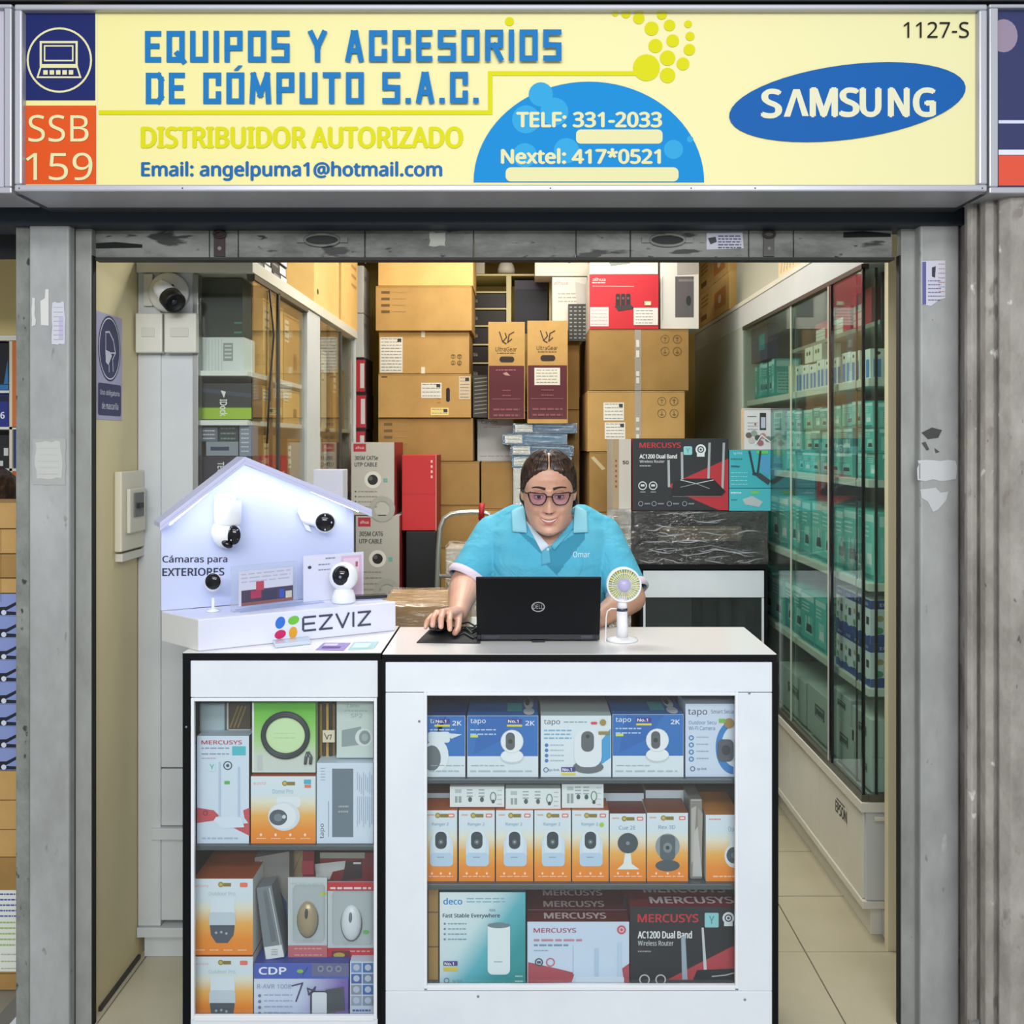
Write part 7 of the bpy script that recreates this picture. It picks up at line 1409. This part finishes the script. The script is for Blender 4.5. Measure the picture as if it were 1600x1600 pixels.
zlist = [-.122+.243*i/84 for i in range(85)]
hd = MB(); hd.ring_surface([[HW(*head_pt(2*PI*j/112, z)) for j in range(112)] for z in zlist], SKIN)
for s_ in (-1, 1):                           # ears
    hd.ball(HW(s_*.080, -.010, -.004), .008, .017, .030, SKIN, 16, 10, rot=Matrix.Rotation(.25, 3, 'X'))
body = MB()
body.v += hd.v; body.f += hd.f; body.m += [0]*len(hd.f); body.sm += [True]*len(hd.f); body.mats = [SKIN]
NB = Vector((0.083, 2.955, 1.30))
body.capsule(NB, HW(0, -.030, -.075), .066, .056, SKIN, 24)
body.capsule(NB+Vector((0, -.02, .01)), HW(0, .025, -.098), .055, .036, SKIN, 20)     # soft under-chin
def torso(rings, mb, grow=0.0):
    out = []
    for z, cx, cy, rx, ry in rings:
        out.append([Vector((cx+(rx+grow)*math.copysign(abs(math.cos(2*PI*j/48))**.9, math.cos(2*PI*j/48)), cy+(ry+grow)*math.copysign(abs(math.sin(2*PI*j/48))**.9, math.sin(2*PI*j/48)), z)) for j in range(48)])
    mb.ring_surface(out, SKIN)
TR = [(.78, .083, 3.06, .175, .130), (.86, .083, 3.06, .195, .150), (.96, .083, 3.04, .190, .150), (1.05, .083, 3.01, .188, .145), (1.13, .083, 2.985, .192, .146), (1.19, .083, 2.970, .197, .140), (1.25, .083, 2.965, .196, .118), (1.29, .083, 2.962, .180, .098), (1.32, .083, 2.960, .145, .080), (1.345, .083, 2.958, .105, .068), (1.365, .083, 2.955, .070, .058)]
torso(TR, body, -.012)
# arms; S = shoulder, E = elbow, K = wrist
SL = W(773, 838, 2.975); EL = W(727, 912, 2.90); KL = W(716, 958, 2.69)
SR = W(938, 838, 2.975); ER = W(985, 934, 2.87); KR = W(936, 966, 2.72)
def limb(mb, pts, rs, n=20):
    for a, b_, ra, rb in zip(pts[:-1], pts[1:], rs[:-1], rs[1:]): mb.capsule(a, b_, ra, rb, SKIN, n)
limb(body, [SL, EL, EL.lerp(KL, .35), KL], [.056, .046, .044, .027]); limb(body, [SR, ER, ER.lerp(KR, .35), KR], [.056, .046, .043, .027])
def fist(mb, K, kn, fingers, thumb, pr=.020):
    """palm as a flat fan of forms from the wrist to the knuckles, then five separate tapering fingers"""
    for k in kn: mb.capsule(K, k, .021, .0125, SKIN, 12)
    for a, b_ in zip(kn[:-1], kn[1:]): mb.capsule(a, b_, .0125, .0125, SKIN, 10)
def finger(mb, pts, r0, r1):
    n = len(pts)
    for i in range(n-1):
        ra = r0+(r1-r0)*i/(n-1); rb = r0+(r1-r0)*(i+1)/(n-1); mb.capsule(pts[i], pts[i+1], ra, rb, SKIN, 12)
kn = [W(684, 962, 2.600), W(690.5, 958, 2.592), W(697.5, 957, 2.588), W(705, 960, 2.592)]
fist(body, KL, kn, None, None)
hand = [[kn[0], W(675, 962, 2.568), W(668, 970, 2.542), W(665, 980, 2.530)],
        [kn[1], W(682, 957, 2.552), W(677, 966, 2.520), W(676, 977, 2.507)],
        [kn[2], W(692, 956, 2.545), W(689, 966, 2.508), W(689, 979, 2.496)],
        [kn[3], W(703, 960, 2.552), W(702, 970, 2.518), W(703, 983, 2.507)]]
for pts, r0 in zip(hand, (.0082, .0090, .0094, .0092)): finger(body, pts, r0, r0*.78)
finger(body, [KL.lerp(kn[3], .35)+Vector((.008, 0, -.004)), W(716, 972, 2.60), W(715, 983, 2.572), W(711, 989, 2.550)], .0115, .0085)
kr = [W(922, 968, 2.655), W(913, 967, 2.650), W(904, 968, 2.650), W(896, 971, 2.655)]
fist(body, KR, kr, None, None)
for i, k in enumerate(kr):
    finger(body, [k, k+Vector((-.012, -.026, .004)), k+Vector((-.018, -.045, -.008)), k+Vector((-.020, -.052, -.018))], .009, .0072)
finger(body, [KR.lerp(kr[3], .4), kr[3]+Vector((-.02, .02, -.012)), kr[3]+Vector((-.035, -.002, -.020))], .011, .0085)
vs, fs = remesh(body, .0024, 3, 'body')
mb = MB(); mb.add(vs, fs, SKIN, True); mb.build('body', wm)
# fingernails on the mouse hand
for i, pts in enumerate(hand):
    q = MB(); t = pts[-1]; q.ball(t+Vector((0, -.0066, .0025)), .0042, .0022, .0055, mat('#e3b3a6', .25), 10, 6); q.build('fingernail', wm)
# ---- face details
def on_face(x, z, o=0.0): return HW(x, face_f(x, z)+o, z)
for s_ in (-1, 1):
    ec = HW(s_*.031, .0665, .010); q = MB(); q.ball(ec, .0125, .0125, .0120, mat('#ece6e2', .2), 20, 14); e = q.build('eye', wm)
    look = Vector((0, -.93, -.36)).normalized(); q = MB(); q.lathe([(.0058, .0), (.0056, .0008), (.001, .0014)], ec+look*.0116, look, mat('#4a2c1c', .15), 20); q.build('iris', e)
    q = MB(); q.lathe([(.0027, .0), (.0024, .0006), (.0005, .0009)], ec+look*.0128, look, mat('#0a0808', .1), 14); q.build('pupil', e)
    # lids, closing the eye to a smiling slit
    for nm, za, zb_, up in (('eyelid', .0065, .0185, 1), ('eyelid', -.001, .0005, -1)):
        q = MB(); rows = []
        for r in range(5):
            row = []
            for k in range(13):
                u = -1+2*k/12; x = s_*.031+u*.0165
                if up > 0: z0 = .0115+.0035*(1-u*u); z1 = .023-.004*u*u; z = z0+(z1-z0)*r/4
                else: z0 = .0045-.002*(1-u*u); z1 = -.005+.003*u*u; z = z0+(z1-z0)*r/4
                rr = max(0, .0138**2-(u*.0165*.72)**2-((z-.010)*.9)**2)**.5
                row.append(HW(x, max(.0665+rr-.0006, face_f(x, z)-.0012), z))
            rows.append(row)
        q.ring_surface(rows, mat('#cd9880', .45), cap=False, closed=False); q.build(nm, wm)
    q = MB(); q.tube([HW(s_*.031+u*.0155, .0675+max(0, .0146**2-(u*.0155*.72)**2)**.5-.0006, .0115+.0035*(1-u*u)) for u in [-1+2*k/10 for k in range(11)]], [.0003]+[.0011]*9+[.0003], '#1c1210', 6); q.build('eyelash', wm)
    q = MB(); pts = []; rs = []
    for k in range(11):
        u = k/10; x = s_*(.012+.040*u); z = .0345+.0065*math.sin(u*2.2)-.006*u*u; pts.append(on_face(x, z, .0002)); rs.append(.0036*(1-.65*u)+.0003)
    q.tube(pts, rs, mat('#3a241b', .7), 8); q.build('eyebrow', wm)
# mouth: lips and teeth
def zmid(x): return -.0675+13.0*x*x
q = MB(); rows = []
for r in range(4): rows.append([HW(x, face_f(x, zmid(x))+.0012*math.sin(PI*r/3)+.0018, zmid(x)+(.0030-.0072*r/3)*(1-(x/.0245)**2)) for x in [-.024+.048*k/16 for k in range(17)]])
q.ring_surface(rows, mat('#f2ece4', .2), cap=False, closed=False); q.build('teeth', wm)
LIP = mat('#b8605a', .35)
for up in (1, -1):
    q = MB(); rows = []
    for r in range(5):
        row = []
        for k in range(21):
            x = -.0285+.057*k/20; tpr = max(0, 1-(x/.0288)**2); cup = 1-.25*math.exp(-(x/.004)**2) if up > 0 else 1
            zi = zmid(x)+(.0024 if up > 0 else -.0036)*tpr; zo = zmid(x)+((.0062*cup) if up > 0 else -.0098)*tpr; z = zi+(zo-zi)*r/4
            row.append(HW(x, face_f(x, z)+.0016+.0016*math.sin(PI*min(r, 4)/4.0)*tpr, z))
        rows.append(row)
    q.ring_surface(rows, LIP, cap=False, closed=False); q.build('lip', wm)
q = MB(); [q.ball(HW(s_*.0075, face_f(s_*.0075, -.0395)-.001, -.041), .0028, .002, .0018, '#6a3a2e', 8, 6) for s_ in (-1, 1)]; q.build('nostril', wm)
q = MB(); q.ball(HW(-.083, -.004, -.026), .003, .003, .003, mat('#d8c48a', .2, .8), 10, 6); q.build('earring', wm)
# ---- hair: combed back with a centre parting
HAIR, nt, b = nodemat('hair')
tc = nt.nodes.new('ShaderNodeTexCoord'); mp = nt.nodes.new('ShaderNodeMapping'); mp.inputs['Scale'].default_value = (1, .25, .25); nt.links.new(tc.outputs['Object'], mp.inputs[0])
n1 = nt.nodes.new('ShaderNodeTexNoise'); n1.inputs['Scale'].default_value = 150; n1.inputs['Detail'].default_value = 4; nt.links.new(mp.outputs[0], n1.inputs[0])
nt.links.new(ramp(nt, [(0.35, '#20130e'), (0.55, '#38241a'), (0.75, '#5c3f2c')], n1.outputs[0]), b.inputs['Base Color']); b.inputs['Roughness'].default_value = 0.38
def sm(e0, e1, x): t = max(0, min(1, (x-e0)/(e1-e0))); return t*t*(3-2*t)
def hairline(a):
    a = abs(a if a < PI else a-2*PI)
    for (a0, z0), (a1, z1) in zip(((0, .086), (.35, .080), (.75, .062), (1.05, .038), (1.30, .006), (1.50, -.012), (1.75, -.040), (2.2, -.070), (PI, -.085)), ((.35, .080), (.75, .062), (1.05, .038), (1.30, .006), (1.50, -.012), (1.75, -.040), (2.2, -.070), (PI, -.085), (4, -.085))):
        if a <= a1: return z0+(z1-z0)*(a-a0)/(a1-a0)
    return -.085
hb = MB(); rings = []
NZ, NA = 110, 200
for i in range(NZ):
    z = -.10+.2205*i/(NZ-1); ring = []
    for j in range(NA):
        a = 2*PI*j/NA; x, f_, zz_ = head_pt(a, z, 0, False)
        k = sm(-.010, .022, z-hairline(a)+.0008*math.sin(a*31)); part = 1-math.exp(-(x/.0026)**2)*(1 if f_ > -.06 else .0)*.85
        strand = .0011*math.sin(a*46+z*60)+.0008*math.sin(a*91+9*math.sin(z*40))
        vol = .0085+.003*sm(.02, .09, z)*min(1, abs(x)/.03)+strand
        off = -.007+(k*(vol+.007))*part+(-.0005)*(1-part)
        nx, nf, _ = head_pt(a, z, off, False)
        top = max(0, (z-.085)/.036); ring.append(HW(nx, nf, zz_+off*top*.8))
    rings.append(ring)
hb.ring_surface(rings, HAIR); hb.build('hair', wm)
q = MB()
for s_, x0 in ((1, .074), (-1, -.072)):   # locks behind the ears
    for k in range(7):
        q.tube([HW(s_*(.074-.001*k), -.008-.006*k, .012), HW(s_*(.083-.002*k), -.016-.008*k, -.02), HW(s_*(.084-.003*k+(0.004 if s_ > 0 else 0)), -.022-.010*k, -.048 if s_ > 0 else -.034), HW(s_*(.070-.003*k), -.040-.010*k, -.075)], [.005, .0075, .0065, .002], HAIR, 8)
q.ball(HW(0, -.115, -.01), .045, .035, .045, HAIR, 20, 12); q.build('hair_bun', wm)
# ---- glasses
GF = mat('#30161c', .25); gl = MB(); GZ = .0085
def lens(s_):
    prof = [(-.0255, .012), (-.020, .0175), (-.008, .0185), (.010, .0185), (.022, .0185), (.0285, .0165), (.0275, .006), (.022, -.010), (.014, -.0185), (-.002, -.0195), (-.014, -.017), (-.022, -.008), (-.0255, .002)]
    return [HW(s_*(.0345+x), .098-.010*max(0, x+.005)/.03, GZ+z) for x, z in prof]
for s_ in (-1, 1):
    L_ = lens(s_); gl.tube(L_+[L_[0]], .0019, GF, 8, False)
    gl.tube([L_[4], L_[5], L_[6]], .0027, GF, 8)
    gl.tube([HW(s_*.063, .089, GZ+.014), HW(s_*.074, .070, GZ+.012), HW(s_*.0805, .02, GZ+.008), HW(s_*.082, -.012, GZ+.002)], .0019, GF, 8)
gl.tube([HW(-.0095, .099, GZ+.006), HW(-.004, .102, GZ+.0095), HW(.004, .102, GZ+.0095), HW(.0095, .099, GZ+.006)], .0019, GF, 8)
ge = gl.build('glasses', wm, label='dark tortoise-brown glasses frame')
for s_ in (-1, 1):
    q = MB(); L_ = lens(s_); q.add(L_, [list(range(len(L_)))], glassmat('violet_reflection_lens', (.86, .78, .93, 1), .03, hazecol='#b9a0e0')); q.build('lens', ge)  # violet reflections put into the lens tint and diffuse colour
# ---- polo shirt
SH, nt, b = nodemat('turquoise_pique')
tc = nt.nodes.new('ShaderNodeTexCoord'); n1 = nt.nodes.new('ShaderNodeTexNoise'); n1.inputs['Scale'].default_value = 9; n1.inputs['Detail'].default_value = 3; nt.links.new(tc.outputs['Object'], n1.inputs[0])
nt.links.new(ramp(nt, [(0.3, '#4fb4d2'), (0.7, '#62c0da')], n1.outputs[0]), b.inputs['Base Color']); b.inputs['Roughness'].default_value = 0.85
n2 = nt.nodes.new('ShaderNodeTexNoise'); n2.inputs['Scale'].default_value = 11; n2.inputs['Detail'].default_value = 3; n2.inputs['Distortion'].default_value = 1.2; nt.links.new(tc.outputs['Object'], n2.inputs[0])
bp = nt.nodes.new('ShaderNodeBump'); bp.inputs['Strength'].default_value = 0.55; bp.inputs['Distance'].default_value = 0.02; nt.links.new(n2.outputs[0], bp.inputs['Height']); nt.links.new(bp.outputs[0], b.inputs['Normal'])
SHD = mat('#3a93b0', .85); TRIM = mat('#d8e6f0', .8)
sh_ = MB(); torso(TR[1:], sh_, .004)
for S_, E_, sgn in ((SL, EL, -1), (SR, ER, 1)):
    ct = S_.lerp(E_, .86); sh_.capsule(S_, ct, .068, .063, SKIN, 28)
    sh_.capsule(Vector((.083+sgn*.10, 2.965, 1.305)), S_+Vector((0, 0, -.004)), .058, .066, SKIN, 24)
    sh_.capsule(Vector((.083+sgn*.075, 2.90, 1.185)), Vector((.083+sgn*.07, 2.91, 1.15)), .062, .060, SKIN, 24)
vs, fs = remesh(sh_, .0036, 4, 'shirt')
def keep(c):
    dx = c.x-.083
    if c.z > 1.348 and math.hypot(dx, (c.y-2.955)) < .085: return False
    if c.y < 2.955 and c.z > 1.243+abs(dx)*1.10 and abs(dx) < .072: return False
    for S_, E_ in ((SL, EL), (SR, ER)):
        ax_ = (E_-S_).normalized()
        if (c-S_).dot(ax_) > (E_-S_).length*.90 and (c-S_).dot(ax_) < .30 and ((c-S_)-ax_*(c-S_).dot(ax_)).length < .09 and abs(c.x-.083) > .12: return False
    return c.z > .862
wv = {}
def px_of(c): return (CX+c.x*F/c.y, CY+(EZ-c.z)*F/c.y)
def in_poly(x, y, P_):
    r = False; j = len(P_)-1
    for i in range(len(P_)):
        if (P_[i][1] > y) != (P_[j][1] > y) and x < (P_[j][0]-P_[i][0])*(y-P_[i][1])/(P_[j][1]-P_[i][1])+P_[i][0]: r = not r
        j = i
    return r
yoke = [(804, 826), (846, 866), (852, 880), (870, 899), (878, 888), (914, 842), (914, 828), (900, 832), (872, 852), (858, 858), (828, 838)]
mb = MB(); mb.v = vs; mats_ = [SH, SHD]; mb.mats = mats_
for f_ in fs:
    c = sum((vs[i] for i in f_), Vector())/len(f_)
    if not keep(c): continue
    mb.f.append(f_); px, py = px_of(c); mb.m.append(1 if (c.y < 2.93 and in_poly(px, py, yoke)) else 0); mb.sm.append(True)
shirt = mb.build('polo_shirt', wm, label='turquoise polo shirt with white sleeve edges')
md = shirt.modifiers.new('thick', 'SOLIDIFY'); md.thickness = .002; md.offset = -1
# shirt surface lookup for trims
from mathutils.bvhtree import BVHTree
bvh = BVHTree.FromPolygons(vs, fs)
def shirt_pt(px, py, o=.002):
    d_ = (W(px, py, 1.0)-Vector((0, 0, EZ))).normalized(); hit = bvh.ray_cast(Vector((0, 0, EZ)), d_)
    if hit[0] is None: return W(px, py, 2.92)
    return hit[0]+hit[1]*o
def cloth(name, quad, m, th=.003, n=8, o=.003, parent=None, bulge=0.0):
    """cloth piece laid over the shirt inside a four-cornered outline"""
    mb = MB(); rows = []
    for i in range(n+1):
        t = i/n; row = []
        for j in range(n+1):
            s_ = j/n; a = [quad[0][k]*(1-s_)+quad[1][k]*s_ for k in (0, 1)]; b_ = [quad[3][k]*(1-s_)+quad[2][k]*s_ for k in (0, 1)]
            row.append(shirt_pt(a[0]*(1-t)+b_[0]*t, a[1]*(1-t)+b_[1]*t, o+bulge*math.sin(PI*s_)))
        rows.append(row)
    mb.ring_surface(rows, m, cap=False, closed=False); o_ = mb.build(name, parent or shirt); q = o_.modifiers.new('t', 'SOLIDIFY'); q.thickness = th; q.offset = 1
    return o_
COLR = mat('#8fcfe0', .8)
def strip(name, pts, m, w=None, parent=None):
    q = MB(); q.ring_surface(pts, m, cap=False, closed=False); o_ = q.build(name, parent or shirt); md = o_.modifiers.new('t', 'SOLIDIFY'); md.thickness = .003; md.offset = 0; return o_
for sgn in (-1, 1):                          # collar: band behind the neck, then the two front flaps
    inn = [Vector((.083+sgn*r*math.sin(a), 2.960-r*.92*math.cos(a), z)) for a, r, z in ((3.14, .066, 1.362), (2.6, .068, 1.362), (2.1, .070, 1.361), (1.6, .072, 1.358), (1.2, .075, 1.350), (.9, .080, 1.338))]
    out_ = [Vector((.083+sgn*r*math.sin(a), 2.960-r*1.0*math.cos(a), z)) for a, r, z in ((3.14, .090, 1.335), (2.6, .098, 1.332), (2.1, .104, 1.330), (1.6, .108, 1.326), (1.3, .112, 1.318), (1.1, .114, 1.306))]
    strip('collar', [inn, [a.lerp(b_, .5)+Vector((0, -.003, .008)) for a, b_ in zip(inn, out_)], out_], COLR)
cloth('collar', [(801, 801), (821, 793), (824, 834), (802, 832)], COLR, n=10, o=.010, th=.004)
cloth('collar', [(896, 793), (915, 801), (917, 833), (895, 834)], COLR, n=10, o=.010, th=.004)
cloth('placket', [(820, 812), (832, 824), (858, 853), (846, 862)], TRIM, n=8)
cloth('placket', [(846, 862), (858, 853), (861, 880), (846, 884)], mat('#5ab0cc', .8), n=6)
cloth('placket', [(908, 812), (896, 826), (860, 853), (866, 860)], mat('#5fb6cf', .8), n=8)
q = MB(); q.ball(shirt_pt(856, 859, .004), .005, .003, .005, mat('#b9dfe8', .3), 12, 8); q.build('button', shirt)
f = MB(); vv, ff = text_mesh('Omar', .0)
f.add([shirt_pt(895+26*a, 871-9*b_, .0025) for a, b_ in vv], ff, mat('#e2f2f6', .6)); f.build('embroidery', shirt, label='small white embroidered script')
for S_, E_ in ((SL, EL), (SR, ER)):         # white sleeve edges
    ax_ = (E_-S_).normalized(); c0 = S_+ax_*((E_-S_).length*.885); u = ax_.cross(Vector((0, 1, 0))).normalized(); v_ = ax_.cross(u); rings = []
    for h_, r_ in ((-.010, .0655), (-.004, .0675), (.004, .0680), (.012, .0670), (.013, .060)): rings.append([c0+ax_*h_+(u*math.cos(2*PI*k/40)+v_*math.sin(2*PI*k/40))*r_ for k in range(40)])
    q = MB(); q.ring_surface(rings, mat('#e6d9e6', .8), cap=False); q.build('sleeve_edge', shirt)
# ---- trousers and shoes (behind the counter)
tr = MB(); torso([(.72, .083, 3.07, .165, .125), (.80, .083, 3.065, .190, .145), (.87, .083, 3.06, .192, .148)], tr)
for sgn in (-1, 1): limb(tr, [Vector((.083+sgn*.09, 3.07, .80)), Vector((.083+sgn*.10, 3.06, .45)), Vector((.083+sgn*.11, 3.08, .07))], [.092, .068, .050], 20)
vs2, fs2 = remesh(tr, .010, 3, 'tr'); q = MB(); q.add(vs2, fs2, mat('#1f2430', .9), True); q.build('trousers', wm)
for sgn in (-1, 1):
    q = MB(); q.ball((.083+sgn*.115, 3.02, .042), .045, .125, .040, mat('#1a1a1c', .5), 20, 12); q.build('shoe', wm)
# ================================================================== PERSON IN THE NEXT STALL (only the hair shows)
np_ = thing('person', (-1.72, 3.20, 0), 'dark-haired head of a crouching person at left edge above cartons', 'person')
q = MB(); hc = W(2, 790, 3.17); hc.x -= .03
q.ball(hc, .078, .092, .11, SKIN, 24, 16); q.capsule(hc+Vector((0, .03, -.08)), hc+Vector((0, .05, -.2)), .05, .06, SKIN, 16); q.capsule(hc+Vector((-.16, .06, -.25)), hc+Vector((.16, .06, -.25)), .07, .07, SKIN, 16); q.capsule(hc+Vector((0, .07, -.28)), hc+Vector((0, .12, -.75)), .15, .17, SKIN, 20); q.ball(hc+Vector((0, .05, -1.1)), .2, .28, .22, SKIN, 20, 12)
vs3, fs3 = remesh(q, .008, 3, 'p2'); q = MB(); q.mats = [SKIN, mat('#4a4a52', .9)]; q.v = vs3
for f_ in fs3: q.f.append(f_); q.m.append(1 if vs3[f_[0]].z < hc.z-.17 else 0); q.sm.append(True)
q.build('body', np_)
q = MB(); rings = []
for i in range(24):
    th = PI*i/30; rings.append([hc+Vector((0, .010, .010))+Vector((.086*math.sin(th)*math.cos(2*PI*j/60), .100*math.sin(th)*math.sin(2*PI*j/60), .118*math.cos(th)))*(1+.02*math.sin(j*2.1+i)) for j in range(60)])
q.ring_surface(rings, HAIR); q.build('hair', np_)
